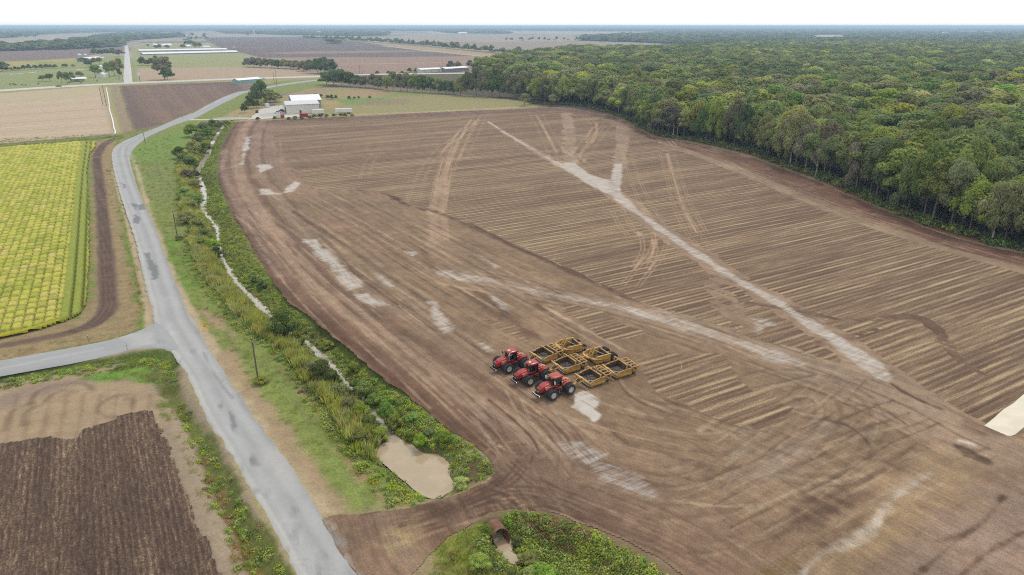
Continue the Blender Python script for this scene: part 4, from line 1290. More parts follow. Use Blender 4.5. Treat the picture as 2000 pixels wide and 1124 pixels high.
def grow(poly, m):
    c = poly.mean(0)
    d = poly - c
    return poly + d / np.hypot(d[:, 0], d[:, 1])[:, None] * m


fan('pond_water', grow(pond_w, .35), -2.0, MUD)
fan('pool_water', grow(pool_w, .3), -1.9, MUD)
fan('puddle_water', G([(1922, 832), (1940, 818), (1960, 800), (1980, 788), (2000, 770), (2100, 690), (2220, 740), (2100, 790), (2030, 815), (2000, 835), (1975, 852), (1945, 842)]), 0.03, CREAM)
sw = smooth_line(stream_w, 3)
t_ = np.gradient(sw, axis=0)
n_ = np.stack([-t_[:, 1], t_[:, 0]], -1) / np.hypot(t_[:, 0], t_[:, 1])[:, None]
hw = np.full(len(sw), 2.4)
V = np.concatenate([np.column_stack([sw + n_ * hw[:, None], np.full(len(sw), WATER_Z)]), np.column_stack([sw - n_ * hw[:, None], np.full(len(sw), WATER_Z)])])
n = len(sw)
F = np.array([(k, k + 1, n + k + 1, n + k) for k in range(n - 1)])
set_props(link('stream_water', np_mesh('stream_water', V, F, [SILT])), kind='structure')


# ------------------------------------------------------------------ air
def make_haze():
    m = MB()
    m.box((0, 0, (-5.0 + 66.0) / 2), (60000, 60000, 71.0))
    q = NT('air')
    q.t.nodes.remove(q.b)
    v = q.n('ShaderNodeVolumePrincipled')
    v.inputs['Color'].default_value = (0.58, 0.79, 1.0, 1)
    v.inputs['Density'].default_value = HAZE
    v.inputs['Anisotropy'].default_value = 0.0
    q.t.links.new(v.outputs[0], q.t.nodes['Material Output'].inputs['Volume'])
    o = m.build('haze', q.m)
    set_props(o, kind='stuff')


HAZE = 0.00014
make_haze()


# ------------------------------------------------------------------ scattering of uncountable growth
def scatter(name, pts, rot, scl, pick, protos, label=None, cat=None):
    """one object that repeats a few small meshes over many places"""
    col = bpy.data.collections.new(name + '_kinds')
    for k, me in enumerate(protos):
        o = bpy.data.objects.new('%s_kind_%02d' % (name, k), me)
        col.objects.link(o)
    me = bpy.data.meshes.new(name)
    n = len(pts)
    me.vertices.add(n)
    me.vertices.foreach_set('co', np.asarray(pts, np.float32).ravel())
    a = me.attributes.new('turn', 'FLOAT', 'POINT')
    a.data.foreach_set('value', np.asarray(rot, np.float32))
    a = me.attributes.new('size', 'FLOAT_VECTOR', 'POINT')
    s = np.asarray(scl, np.float32)
    if s.ndim == 1:
        s = np.repeat(s[:, None], 3, 1)
    a.data.foreach_set('vector', s.ravel())
    a = me.attributes.new('which', 'INT', 'POINT')
    a.data.foreach_set('value', np.asarray(pick, np.int32))
    o = link(name, me)
    g = bpy.data.node_groups.new(name, 'GeometryNodeTree')
    g.interface.new_socket('Geometry', in_out='INPUT', socket_type='NodeSocketGeometry')
    g.interface.new_socket('Geometry', in_out='OUTPUT', socket_type='NodeSocketGeometry')
    N = g.nodes
    gi, go = N.new('NodeGroupInput'), N.new('NodeGroupOutput')
    ci = N.new('GeometryNodeCollectionInfo')
    ci.inputs['Collection'].default_value = col
    ci.inputs['Separate Children'].default_value = True
    ci.inputs['Reset Children'].default_value = True
    ip = N.new('GeometryNodeInstanceOnPoints')
    ip.inputs['Pick Instance'].default_value = True

    def na(nm, typ):
        x = N.new('GeometryNodeInputNamedAttribute')
        x.data_type = typ
        x.inputs['Name'].default_value = nm
        return [s for s in x.outputs if s.enabled and s.name == 'Attribute'][0]
    cx = N.new('ShaderNodeCombineXYZ')
    g.links.new(na('turn', 'FLOAT'), cx.inputs['Z'])
    g.links.new(gi.outputs[0], ip.inputs['Points'])
    g.links.new(ci.outputs[0], ip.inputs['Instance'])
    g.links.new(na('which', 'INT'), ip.inputs['Instance Index'])
    g.links.new(cx.outputs[0], ip.inputs['Rotation'])
    g.links.new(na('size', 'FLOAT_VECTOR'), ip.inputs['Scale'])
    g.links.new(ip.outputs[0], go.inputs[0])
    md = o.modifiers.new('spread', 'NODES')
    md.node_group = g
    set_props(o, label, cat, kind='stuff')
    return o


# ------------------------------------------------------------------ foliage
def leaf_mat(name, dark, light, trans=0.42, hue=0.025):
    q = NT(name)
    t = q.attr('tint')
    rn = q.n('ShaderNodeObjectInfo').outputs['Random']
    f = q.math('ADD', q.math('MULTIPLY', t, 0.62), q.math('MULTIPLY', rn, 0.38))
    c = q.mix(f, rgba(dark), rgba(light))
    x = q.n('ShaderNodeHueSaturation')
    q.put(x.inputs['Hue'], q.rng(q.math('FRACT', q.math('MULTIPLY', rn, 7.31)), 0, 1, 0.5 - hue, 0.5 + hue, False))
    q.put(x.inputs['Value'], q.rng(q.math('FRACT', q.math('MULTIPLY', rn, 3.77)), 0, 1, 0.78, 1.22, False))
    q.put(x.inputs['Saturation'], q.rng(q.math('FRACT', q.math('MULTIPLY', rn, 5.13)), 0, 1, 0.8, 1.1, False))
    q.put(x.inputs['Color'], c)
    q.put(q.b.inputs['Base Color'], x.outputs[0])
    q.b.inputs['Roughness'].default_value = 0.75
    q.b.inputs['Specular IOR Level'].default_value = 0.2
    tr = q.n('ShaderNodeBsdfTranslucent')
    q.put(tr.inputs['Color'], x.outputs[0])
    mx = q.n('ShaderNodeMixShader')
    mx.inputs[0].default_value = trans
    q.t.links.new(q.b.outputs[0], mx.inputs[1])
    q.t.links.new(tr.outputs[0], mx.inputs[2])
    q.t.links.new(mx.outputs[0], q.t.nodes['Material Output'].inputs['Surface'])
    return q.m


LEAF = {
    'green': leaf_mat('green_leaves', (104, 120, 52), (178, 190, 94)),
    'dark': leaf_mat('dark_leaves', (84, 104, 54), (146, 166, 88)),
    'olive': leaf_mat('olive_leaves', (126, 130, 72), (192, 192, 122)),
    'lime': leaf_mat('lime_leaves', (150, 166, 54), (214, 220, 104)),
    'grey': leaf_mat('greyish_leaves', (122, 116, 88), (178, 170, 134)),
    'bright': leaf_mat('bright_leaves', (118, 150, 46), (180, 206, 84)),
    'reed': leaf_mat('reed_leaves', (158, 164, 66), (226, 222, 122)),
    'dry': leaf_mat('dry_leaves', (140, 114, 70), (200, 172, 112)),
    'weed': leaf_mat('weed_leaves', (132, 158, 54), (206, 218, 104)),
}
BARK = flat_mat('bark', (112, 98, 82), 0.9, var=0.25, sc=1.5)
PALEBARK = flat_mat('pale_bark', (168, 158, 142), 0.9, var=0.2, sc=1.5)


def leaf_quads(C, Nrm, size, rg, aspect=0.62):
    n = len(C)
    r = rg.normal(size=(n, 3))
    t = np.cross(Nrm, r)
    t /= np.linalg.norm(t, axis=1)[:, None] + 1e-9
    b = np.cross(Nrm, t)
    s = (size * (0.7 + 0.6 * rg.random(n)))[:, None] * 0.5
    bend = Nrm * s * 0.25
    V = np.stack([C - t * s - bend, C - b * s * aspect, C + t * s - bend, C + b * s * aspect], 1).reshape(-1, 3)
    F = np.arange(n * 4).reshape(-1, 4)
    return V, F


def cube_ball():
    V, F = [], []
    for ax in range(3):
        for sg in (-1, 1):
            b = len(V)
            for i in range(3):
                for j in range(3):
                    p = [0, 0, 0]
                    p[ax], p[(ax + 1) % 3], p[(ax + 2) % 3] = sg, (i - 1) * sg, j - 1
                    V.append(np.array(p) / np.linalg.norm(p))
            F += [(b + i * 3 + j, b + i * 3 + 3 + j, b + i * 3 + 4 + j, b + i * 3 + j + 1) for i in range(2) for j in range(2)]
    return np.array(V), np.array(F)


BALL_V, BALL_F = cube_ball()


def crown_data(seed, H, Rx, base, nl, npl, leaf, irr=0.25, top=1.0):
    rg = np.random.default_rng(seed)
    cz, rz = (base + H) / 2, (H - base) / 2
    d = rg.normal(size=(nl, 3))
    d /= np.linalg.norm(d, axis=1)[:, None]
    d[:, 2] = np.where(d[:, 2] < -0.55, -d[:, 2], d[:, 2])
    fr = 0.45 + 0.45 * rg.random(nl) ** 0.6
    lr = Rx * (0.27 + 0.22 * rg.random(nl))
    sc = 1 + irr * rg.normal(size=nl)
    shape = 1 - 0.32 * np.clip(d[:, 2], 0, 1) * top
    c = np.column_stack([d[:, 0] * Rx * fr * sc * shape, d[:, 1] * Rx * fr * sc * shape, cz + d[:, 2] * (rz - lr * 0.5) * np.clip(fr * 1.15, 0, 1)])
    li = np.repeat(np.arange(nl), npl)
    n = len(li)
    e = rg.normal(size=(n, 3))
    e[:, 2] += 0.35
    out = np.column_stack([c[li, 0] / Rx, c[li, 1] / Rx, (c[li, 2] - cz) / rz])
    e += out * 0.7
    e /= np.linalg.norm(e, axis=1)[:, None]
    pos = c[li] + e * (lr[li] * (0.55 + 0.55 * rg.random(n) ** 0.5))[:, None] * np.array([1, 1, 0.82])
    nr = e + rg.normal(size=(n, 3)) * 0.3
    nr[:, 2] += 0.3
    nr /= np.linalg.norm(nr, axis=1)[:, None]
    V, F = leaf_quads(pos, nr, np.full(n, leaf), rg)
    lt = rg.random(nl)
    tint = np.clip(0.66 * lt[li] + 0.34 * rg.random(n), 0, 1)
    # leafy mass inside every clump, so that no hollow shows between the leaves
    nb = len(BALL_V)
    rj = 0.66 + 0.16 * rg.random((nl, nb))
    CV = (c[:, None, :] + BALL_V[None] * (lr[:, None] * rj)[:, :, None] * np.array([1, 1, .82])).reshape(-1, 3)
    CF = (BALL_F[None] + (np.arange(nl) * nb)[:, None, None]).reshape(-1, 4) + len(V)
    ct = np.repeat(np.clip(.66 * lt + .12, 0, 1), nb)
    return np.vstack([V, CV]), np.vstack([F, CF]), np.concatenate([np.repeat(tint, 4), ct]), c


def trunk_mb(seed, H, r, targets, lean=0.3):
    rg = random.Random(seed)
    m = MB()
    top = (lean * rg.uniform(-1, 1), lean * rg.uniform(-1, 1), H * 0.8)
    mid = (top[0] * .4, top[1] * .4, H * 0.4)
    m.tube([(0, 0, -.4), (0, 0, .4), mid, top], [r * 1.5, r, r * .7, r * .16], 7)
    for t in targets:
        z0 = max(H * 0.18, min(t[2] - 1.2, H * 0.62)) * rg.uniform(.75, 1)
        k = z0 / (H * .8)
        a = (top[0] * k, top[1] * k, z0)
        b = ((a[0] + t[0]) / 2, (a[1] + t[1]) / 2, (a[2] * .45 + t[2] * .55))
        m.tube([a, b, tuple(t)], [r * .42, r * .26, r * .06], 5, cap=False)
    return m


TREE_MESH = {}


def tree_meshes(kind, shape, v):
    """(trunk mesh, crown mesh, height): shapes broad, tall, round, bushy"""
    key = (kind, shape, v)
    if key in TREE_MESH:
        return TREE_MESH[key]
    H, Rx, base, nl, npl, lf = {'broad': (17, 6.6, 2.4, 40, 130, .8), 'tall': (19, 4.8, 2.4, 44, 125, .76), 'round': (11, 5.0, 2.0, 38, 90, .68), 'bushy': (10, 4.4, .3, 42, 80, .68),
                                'sparse': (13, 5.0, 3.0, 34, 60, .6)}[shape]
    seed = abs(hash((shape, v))) % 10000 if False else {'broad': 100, 'tall': 200, 'round': 300, 'bushy': 400, 'sparse': 500}[shape] + v
    sk = ('geo', shape, v)
    if sk not in TREE_MESH:
        TREE_MESH[sk] = crown_data(seed, H, Rx, base, nl, npl, lf)
    V, F, tint, c = TREE_MESH[sk]
    crown = np_mesh('crown', V, F, [LEAF[kind]], False, {'tint': tint})
    bark = PALEBARK if kind == 'grey' else BARK
    trunk = trunk_mb(seed, H, 0.30 if shape != 'bushy' else .16, c[:7]).mesh('trunk', bark, 40)
    TREE_MESH[key] = (trunk, crown, H, Rx)
    return TREE_MESH[key]


def plant(kind, shape, x, y, h, label, group, width=None, z=0.0, name='tree', cat='tree', v=None):
    v = random.randrange(3) if v is None else v
    tk, cr, H, Rx = tree_meshes(kind, shape, v)
    s = h / H
    sx = s if width is None else min(max(width / (2.15 * Rx), s * .5), s * 2.2)
    t = thing(name, label, cat, (x, y, z), random.uniform(0, 6.28), group)
    t.scale = (sx, sx, s)
    link('trunk', tk, t)
    link('crown', cr, t)
    return t


def ordinal(n):
    return '%d%s' % (n, 'th' if 10 <= n % 100 <= 20 else {1: 'st', 2: 'nd', 3: 'rd'}.get(n % 10, 'th'))


KIND_WORDS = {'green': 'green', 'dark': 'dark green', 'olive': 'olive green', 'lime': 'yellow green', 'grey': 'greyish brown', 'bright': 'bright green', 'reed': 'yellowish', 'dry': 'dry brown', 'weed': 'light green'}

# ------------------------------------------------------------------ the wood on the right
edge_w = G(WOOD_EDGE)
wood_poly = G(WOOD_EDGE + [(2500, 420), (2400, 100), (1480, 98), (1300, 110), (1130, 110), (1000, 128), (930, 152), (1000, 170), (1030, 190)])


def infill(poly, smin, k, d0):
    """jittered places inside an outline, wider apart with distance"""
    lo, hi = poly.min(0), poly.max(0)
    out = []
    dmin = max(60.0, sd_poly(np.array([[0.0, 0.0]]), poly)[0] - 5)
    d = dmin
    dm = np.hypot(poly[:, 0], poly[:, 1]).max()
    while d < dm:
        s = max(smin, smin + (d - d0) * k)
        na = max(1, int(2 * math.pi * d / s))
        a0, a1 = -math.pi / 2, math.pi / 2
        n = int((a1 - a0) * d / s)
        a = a0 + (np.arange(n) + .5 + (rng.random(n) - .5) * .8) * (a1 - a0) / n
        r = d + (rng.random(n) - .5) * s * .8
        out.append(np.column_stack([np.sin(a) * r, np.cos(a) * r, np.full(n, s)]))
        d += s * .9
    P = np.vstack(out)
    m = (P[:, 0] > lo[0]) & (P[:, 0] < hi[0]) & (P[:, 1] > lo[1]) & (P[:, 1] < hi[1])
    P = P[m]
    return P[sd_poly(P[:, :2], poly) < 0]


inner = infill(wood_poly, 10.4, 0.0032, 300)
d_e, t_e, s_e, _ = d_line(inner[:, :2], edge_w)
inner = inner[d_e > 6.5]
# the front rank stands close behind the edge of the field
se = smooth_line(edge_w, 8)
sl = np.concatenate([[0], np.cumsum(np.hypot(*np.diff(se, axis=0).T))])
front = []
t = 2.0
while t < sl[-1] - 2:
    x, y = np.interp(t, sl, se[:, 0]), np.interp(t, sl, se[:, 1])
    x2, y2 = np.interp(t + 1, sl, se[:, 0]), np.interp(t + 1, sl, se[:, 1])
    dx, dy = x2 - x, y2 - y
    l = math.hypot(dx, dy)
    off = random.uniform(2.0, 5.5)
    front.append((x - dy / l * off, y + dx / l * off))
    t += random.uniform(5.4, 8.2)


def in_view(x, y, m=60):
    v = y * CP + CAM_H * SP
    return abs(x * FPX / v) < 1000 + m


KW = ['green', 'olive', 'dark', 'lime', 'grey', 'bright']


def wood_kind(x, y, rim=False):
    n = float(fbm(np.array([x * .018]), np.array([y * .018]), 71)[0]) + random.uniform(-.2, .2)
    if rim:
        return random.choices(KW, [24, 32, 22, 10, 10, 2])[0]
    return 'dark' if n < .34 else ('green' if n < .54 else random.choices(KW, [22, 24, 4, 32, 8, 10])[0])


n_ind = 0
rank = 0
stuff = []
SHAPES_W = ['broad', 'tall']
for (x, y) in front:
    h = random.uniform(17, 25) * (0.92 if y > 380 else 1)
    shp = random.choice(['broad', 'tall', 'bushy', 'tall', 'broad', 'bushy'])
    if in_view(x, y, 30):
        rank += 1
        kd = wood_kind(x, y, True)
        plant(kd, shp, x, y, h, '%s tree, %s from the far end of the front rank of the wood' % (KIND_WORDS[kd], ordinal(rank)), 'trees in the wood',
              width=random.uniform(9.5, 16) if shp != 'bushy' else random.uniform(8, 11))
        n_ind += 1
    else:
        stuff.append((x, y, h / 19, wood_kind(x, y, True)))
order = np.argsort(np.hypot(inner[:, 0], inner[:, 1]))
N_DEEP = 200 - n_ind
for i in order:
    x, y, s = inner[i]
    kd = wood_kind(x, y)
    h = random.gauss(20, 3.2)
    h = min(max(h, 13), 27)
    if N_DEEP > 0 and in_view(x, y, 10):
        N_DEEP -= 1
        px = CXP + x * FPX / (y * CP + CAM_H * SP)
        where = 'inside its near right end' if px > 1700 else ('inside its middle' if px > 1420 else 'inside its far end')
        plant(kd, random.choice(SHAPES_W), x, y, h, '%s tree in the closed canopy of the wood, %s' % (KIND_WORDS[kd], where), 'trees in the wood', width=random.uniform(11.5, 20))
    else:
        stuff.append((x, y, h / 18.5 * max(1, (s / 10.4)) ** .35, kd))


def cheap(kind, seed, H=17, Rx=6.8, base=5, nl=24, npl=62, leaf=1.2):
    V, F, tint, c = crown_data(seed, H, Rx, base, nl, npl, leaf)
    return np_mesh('canopy', V, F, [LEAF[kind]], False, {'tint': tint})


canopy = []
canopy_index = {}
for kd in KW:
    canopy_index[kd] = (len(canopy), len(canopy) + 1)
    canopy.append(cheap(kd, 900 + len(canopy)))
    canopy.append(cheap(kd, 900 + len(canopy), 18, 5.8, 5, 24, 62, 1.15))
arr = np.array([(s[0], s[1], s[2]) for s in stuff])
pk = [random.choice(canopy_index[s[3]]) for s in stuff]
dist = np.hypot(arr[:, 0], arr[:, 1])
wide = arr[:, 2] * np.interp(dist, [300, 1800], [1.12, 1.5]) * (.8 + .5 * rng.random(len(arr)))
scatter('wood', np.column_stack([arr[:, 0], arr[:, 1], np.zeros(len(arr))]), rng.random(len(arr)) * 6.28, np.column_stack([wide, wide, np.clip(arr[:, 2], .7, 1.4)]), pk, canopy,
        'mass of closed tree crowns of the wood stretching far beyond the bare field', 'wood')
# understorey along the edge of the wood
up, us = [], []
for (x, y) in front:
    for k in range(9):
        up.append((x + random.uniform(-4, 4), y + random.uniform(-2.5, 5), 0))
        us.append(random.uniform(.6, 2.2))

# far woods and hedges
far_polys = [
    [(-900, 118), (0, 75), (100, 66.5), (180, 63.5), (330, 63), (380, 60.5), (480, 59.5), (700, 62), (820, 61), (1010, 60), (1280, 62), (1290, 56.2), (1000, 55.8), (0, 56), (-900, 57)],
    [(-700, 122), (0, 101), (30, 99.5), (130, 97.5), (240, 91.5), (236, 85), (250, 80), (350, 73), (352, 69), (300, 67), (230, 69), (165, 78), (100, 88), (30, 94), (-700, 112)],
    [(420, 60.5), (480, 60), (497, 66.5), (440, 66)], [(495, 62), (640, 62.5), (760, 66.5), (752, 70), (690, 71), (560, 69), (500, 67)], [(845, 61), (960, 61), (1000, 66.5), (880, 65.5)],
    [(1134, 80), (1257, 84), (1381, 89.5), (1460, 93.5), (1500, 98), (2600, 112), (2600, 64), (1900, 66), (1700, 62), (1540, 60), (1290, 62.5), (1280, 66.5), (1180, 71), (1134, 75)],
    [(1290, 62), (1290, 56.2), (2800, 56.2), (2800, 72), (1900, 61), (1540, 59)],
    [(640, 84.5), (660, 84.5), (665, 86), (640, 86)],
]
fpts = []
clear1 = G([(1555, 73), (1600, 68), (1645, 68), (1665, 76), (1620, 80)])
for fp in far_polys:
    q_ = infill(G(fp), 12, 0.0062, 1000)
    q_ = q_[sd_poly(q_[:, :2], clear1) > 0]
    fpts.append(q_)
for ln, sp in (([(592, 75.5), (675, 79.5), (760, 84.5), (850, 92.5), (950, 102.5), (1012, 108)], 11), ([(984, 81.5), (1010, 81), (1060, 81), (1134, 80.5)], 22), ([(360, 80), (385, 77), (405, 76)], 26),
               ([(-60, 141), (5, 139)], 12)):
    Q = G(ln)
    s = np.concatenate([[0], np.cumsum(np.hypot(*np.diff(Q, axis=0).T))])
    tt = np.arange(0, s[-1], sp) + rng.random(len(np.arange(0, s[-1], sp))) * sp
    fpts.append(np.column_stack([np.interp(tt, s, Q[:, 0]) + rng.normal(size=len(tt)) * 4, np.interp(tt, s, Q[:, 1]) + rng.normal(size=len(tt)) * 4, np.full(len(tt), 9.5)]))
fpts = np.vstack(fpts)
n = len(fpts)
fs = fpts[:, 2] / 12 * (.8 + .5 * rng.random(n))
fh = np.clip(.62 + .28 * rng.normal(size=n), .4, 1.2)
scatter('distant_woods', np.column_stack([fpts[:, :2], np.zeros(n)]), rng.random(n) * 6.28, np.column_stack([fs * 1.15, fs * 1.15, fh]),
        np.array([canopy_index[k][0] for k in rng.choice(['dark', 'green', 'olive', 'grey'], n, p=[.42, .33, .19, .06])]), canopy[:],
        'far tree belts and woods that fade to blue along the horizon', 'wood')
print('individual wood trees', n_ind, 'stuff', len(arr), 'far', n)


# ------------------------------------------------------------------ free-standing trees and belts
def row(items, group, where, shape=None, name='tree', cat='tree', start=1, from_word='left'):
    for k, (px, py, top, w, kd) in enumerate(items):
        x, y = ground(px, py)
        h = height_to(px, py, top)
        plant(kd, shape or random.choice(['round', 'bushy', 'round']), x, y, h, '%s %s, %s from %s %s' % (KIND_WORDS[kd], cat, ordinal(k + start), from_word, where), group, width=w * mpp(px, py), name=name, cat=cat)


ks = lambda s: {'g': 'green', 'd': 'dark', 'o': 'olive', 'l': 'lime', 'y': 'grey', 'b': 'bright'}[s]
belt = [(638, 166, 141, 22, 'd'), (652, 168, 137, 24, 'd'), (668, 169, 136, 24, 'd'), (684, 170, 142, 18, 'd'), (699, 171, 148, 17, 'd'), (714, 172, 151, 18, 'y'), (729, 173, 146, 17, 'o'), (744, 175, 149, 17, 'o'), (757, 177, 150, 15, 'l'),
        (768, 178, 141, 17, 'o'), (782, 178, 146, 17, 'o'), (796, 179, 142, 18, 'o'), (810, 180, 147, 18, 'b'), (825, 181, 147, 18, 'd'), (841, 182, 151, 19, 'd'), (856, 183, 154, 18, 'o'), (870, 184, 158, 19, 'd'), (886, 185, 160, 19, 'd'),
        (900, 187, 150, 19, 'o'), (914, 188, 140, 18, 'o'), (930, 188, 134, 20, 'o'), (945, 189, 137, 19, 'y'), (960, 190, 143, 19, 'd'), (976, 190, 148, 20, 'd'), (990, 191, 143, 18, 'o'), (1005, 191, 147, 18, 'o'), (1022, 193, 139, 20, 'o'),
        (1038, 195, 140, 20, 'o'), (1053, 196, 143, 20, 'y'), (1068, 199, 146, 20, 'o'), (1084, 203, 150, 20, 'o'), (1100, 205, 149, 20, 'l')]
row([(a, b, c - 1, d * 1.4, ks(e)) for a, b, c, d, e in belt], 'trees of the belt behind the warehouse', 'in the belt behind the warehouse meadow', 'bushy')
row([(1024, 207, 183, 24, 'olive'), (1081, 208, 185, 22, 'olive')], 'lone trees at the far field corner', 'of the pair at the far field corner', 'round')
grove = [(484, 131, 114, 13, 'y'), (495, 132, 112, 14, 'y'), (507, 132, 113, 14, 'y'), (519, 133, 114, 14, 'o'), (531, 133, 115, 14, 'o'), (543, 134, 117, 14, 'd'), (555, 134, 116, 14, 'o'), (567, 135, 118, 14, 'o'), (579, 136, 118, 14, 'y'),
         (593, 140, 118, 16, 'o'), (606, 143, 117, 16, 'y'), (620, 144, 115, 18, 'd'), (634, 145, 112, 19, 'd'), (647, 144, 116, 18, 'd')]
row([(a, b, c, d * 1.4, ks(e)) for a, b, c, d, e in grove], 'trees of the grove by the highway', 'in the grove beyond the highway', 'bushy')
x, y = ground(322, 156)
plant('grey', 'tall', x, y, height_to(322, 156, 107), 'tall greyish tree standing alone in the tan stubble beside the highway', None, width=34 * mpp(322, 156))
plant('dark', 'bushy', x + 6, y - 6, height_to(328, 156, 132), 'low dark bushy tree at the foot of the tall lone greyish tree', None, width=26 * mpp(322, 156))
row([(278, 128, 111, 15, 'dark'), (287, 128, 117, 12, 'dark'), (296, 128, 114, 13, 'dark'), (306, 128, 109, 14, 'green')], 'trees on the old field boundary', 'in the small row behind the lone tree', 'bushy')
farm = [(173, 132, 117, 13, 'd'), (184, 127, 113, 12, 'o'), (195, 126, 112, 13, 'o'), (187, 152, 127, 22, 'g'), (214, 150, 122, 18, 'g'), (224, 149, 118, 18, 'o'), (236, 147, 113, 16, 'o'), (234, 154, 133, 10, 'd'),
        (84, 159, 147, 15, 'g'), (98, 159, 144, 16, 'g'), (121, 162, 140, 13, 'g'), (132, 165, 141, 15, 'g'), (142, 161, 140, 12, 'o'), (157, 152, 140, 15, 'o'), (5, 139, 129, 9, 'g'), (14, 139, 131, 9, 'o'), (22, 138, 132, 8, 'o'),
        (30, 138, 130, 8, 'y'), (38, 138, 131, 8, 'y'), (47, 137, 127, 9, 'd'), (57, 136, 126, 9, 'd'), (69, 136, 127, 10, 'd'), (81, 135, 126, 10, 'o'), (91, 134, 125, 9, 'g'), (99, 134, 126, 9, 'g'), (108, 134, 126, 10, 'd'), (128, 132, 125, 12, 'd'), (143, 132, 126, 7, 'o')]
row([(a, b, c, d, ks(e)) for a, b, c, d, e in farm[:8]], 'trees round the farmyard', 'of those round the farmyard', 'round')
row([(a, b, c, d, ks(e)) for a, b, c, d, e in farm[8:14]], 'pasture trees', 'in the pasture behind the highway', 'round')
row([(a, b, c, d, ks(e)) for a, b, c, d, e in farm[14:]], 'hedge row trees by the pond', 'in the hedge row beyond the pasture', 'bushy')
row([(185, 107, 95, 13, 'dark'), (197, 108, 97, 13, 'dark'), (209, 108, 96, 14, 'dark'), (221, 108, 94, 14, 'dark'), (234, 110, 97, 17, 'grey')], 'trees behind the white shed', 'in the clump behind the white roofed shed', 'bushy')
row([(289, 92, 87, 6, 'dark'), (305, 97, 88, 7, 'dark'), (312, 97, 87, 8, 'dark'), (327, 96, 88, 9, 'dark'), (357, 96, 87, 12, 'olive'), (364, 90, 80, 10, 'dark'), (373, 90, 79, 12, 'dark'), (383, 96, 82, 12, 'dark'), (390, 94, 83, 10, 'olive'), (360, 75, 67, 6, 'dark'),
     (376, 71, 65, 8, 'dark'), (400, 71, 65, 7, 'dark'), (28, 77, 68, 11, 'dark'), (53, 75, 69, 7, 'dark'), (70, 74, 68, 8, 'dark'), (484, 72, 63, 5, 'grey')], 'trees round the far farms', 'of those round the far farmhouses', 'round')
row([(759, 145, 139, 8, 'dark'), (785, 145, 139, 7, 'dark'), (800, 142, 133, 10, 'dark'), (812, 142, 134, 9, 'dark'), (737, 146, 139, 9, 'olive'), (880, 134, 119, 16, 'grey'), (895, 135, 120, 14, 'grey'), (918, 133, 118, 13, 'dark'), (930, 134, 119, 14, 'bright')],
    'trees round the long sheds', 'of those round the long white sheds', 'bushy')
lane = [(512, 200, 156, 30, 'd'), (527, 205, 174, 26, 'o'), (500, 206, 168, 24, 'd'), (538, 200, 180, 24, 'o'), (489, 213, 187, 20, 'd'), (478, 221, 201, 14, 'd'), (502, 211, 195, 18, 'g')]
row([(a, b, c, d, ks(e)) for a, b, c, d, e in lane], 'trees between lane and warehouse', 'in the clump between lane and warehouse yard', 'bushy')


# ------------------------------------------------------------------ bushes on the stream banks
def bank_z(x, y):
    return float(relief(np.array([[x, y]]))[0])


def bushes(items, group, where, cat='bush'):
    for k, (px, py, top, w, kd) in enumerate(items):
        x, y = ground(px, py)
        z = bank_z(x, y)
        if z < -0.4:
            x, y = ground(px, py, z * .8)
            z = bank_z(x, y)
        h = max(.8, height_to(px, py, top))
        plant(kd, 'bushy', x, y, h, '%s %s, %s from the bridge %s' % (KIND_WORDS[kd], cat, ordinal(k + 1), where), group, width=w * mpp(px, py), name='bush', cat='bush', z=z - .1)


up_b = [(443, 243, 233, 14, 'b'), (430, 248, 236, 16, 'g'), (416, 252, 234, 20, 'd'), (398, 262, 238, 26, 'o'), (376, 268, 242, 30, 'g'), (408, 272, 250, 24, 'b'), (392, 284, 258, 28, 'g'), (402, 298, 272, 28, 'b'), (352, 310, 286, 26, 'g'), (380, 300, 274, 28, 'o'),
        (372, 328, 304, 30, 'd'), (357, 318, 300, 24, 'g'), (382, 346, 330, 18, 'd'), (366, 352, 330, 26, 'y'), (382, 372, 350, 26, 'g'), (362, 388, 364, 30, 'b'), (386, 398, 378, 28, 'b'), (374, 412, 394, 26, 'g'), (388, 424, 408, 24, 'l'),
        (366, 436, 414, 34, 'o'), (386, 452, 428, 30, 'g'), (400, 468, 444, 30, 'g'), (412, 486, 462, 34, 'b'), (390, 482, 462, 30, 'g'), (424, 498, 478, 20, 'd')]
bushes([(a, b, c, d, ks(e)) for a, b, c, d, e in up_b], 'bushes on the road side of the stream', 'along the road side of the stream')
low_b = [(556, 658, 600, 58, 'd'), (540, 640, 612, 34, 'd'), (580, 668, 640, 30, 'g'), (626, 744, 700, 44, 'd'), (646, 752, 714, 34, 'd'), (610, 730, 706, 30, 'o'), (712, 782, 738, 46, 'b'), (696, 764, 736, 32, 'd'), (728, 790, 764, 30, 'b'), (755, 822, 776, 30, 'b'),
         (770, 836, 806, 28, 'g'), (702, 812, 784, 44, 'b'), (720, 836, 806, 42, 'g'), (682, 806, 774, 40, 'o'), (664, 776, 744, 36, 'o'), (742, 862, 836, 34, 'b'), (700, 862, 838, 40, 'g')]
bushes([(a, b, c, d, ks(e)) for a, b, c, d, e in low_b], 'bushes above the muddy pond', 'downstream towards the muddy pond')
right_b = [(512, 566, 548, 20, 'd'), (498, 556, 540, 14, 'd'), (640, 680, 664, 26, 'g'), (690, 728, 708, 26, 'g'), (760, 792, 772, 26, 'b'), (808, 826, 808, 28, 'b'), (838, 852, 836, 26, 'g'), (822, 878, 852, 28, 'b'), (868, 870, 852, 26, 'b'), (900, 950, 930, 30, 'l'),
           (800, 862, 842, 22, 'g')]
bushes([(a, b, c, d, ks(e)) for a, b, c, d, e in right_b], 'bushes under the bare field', 'along the field side of the stream')
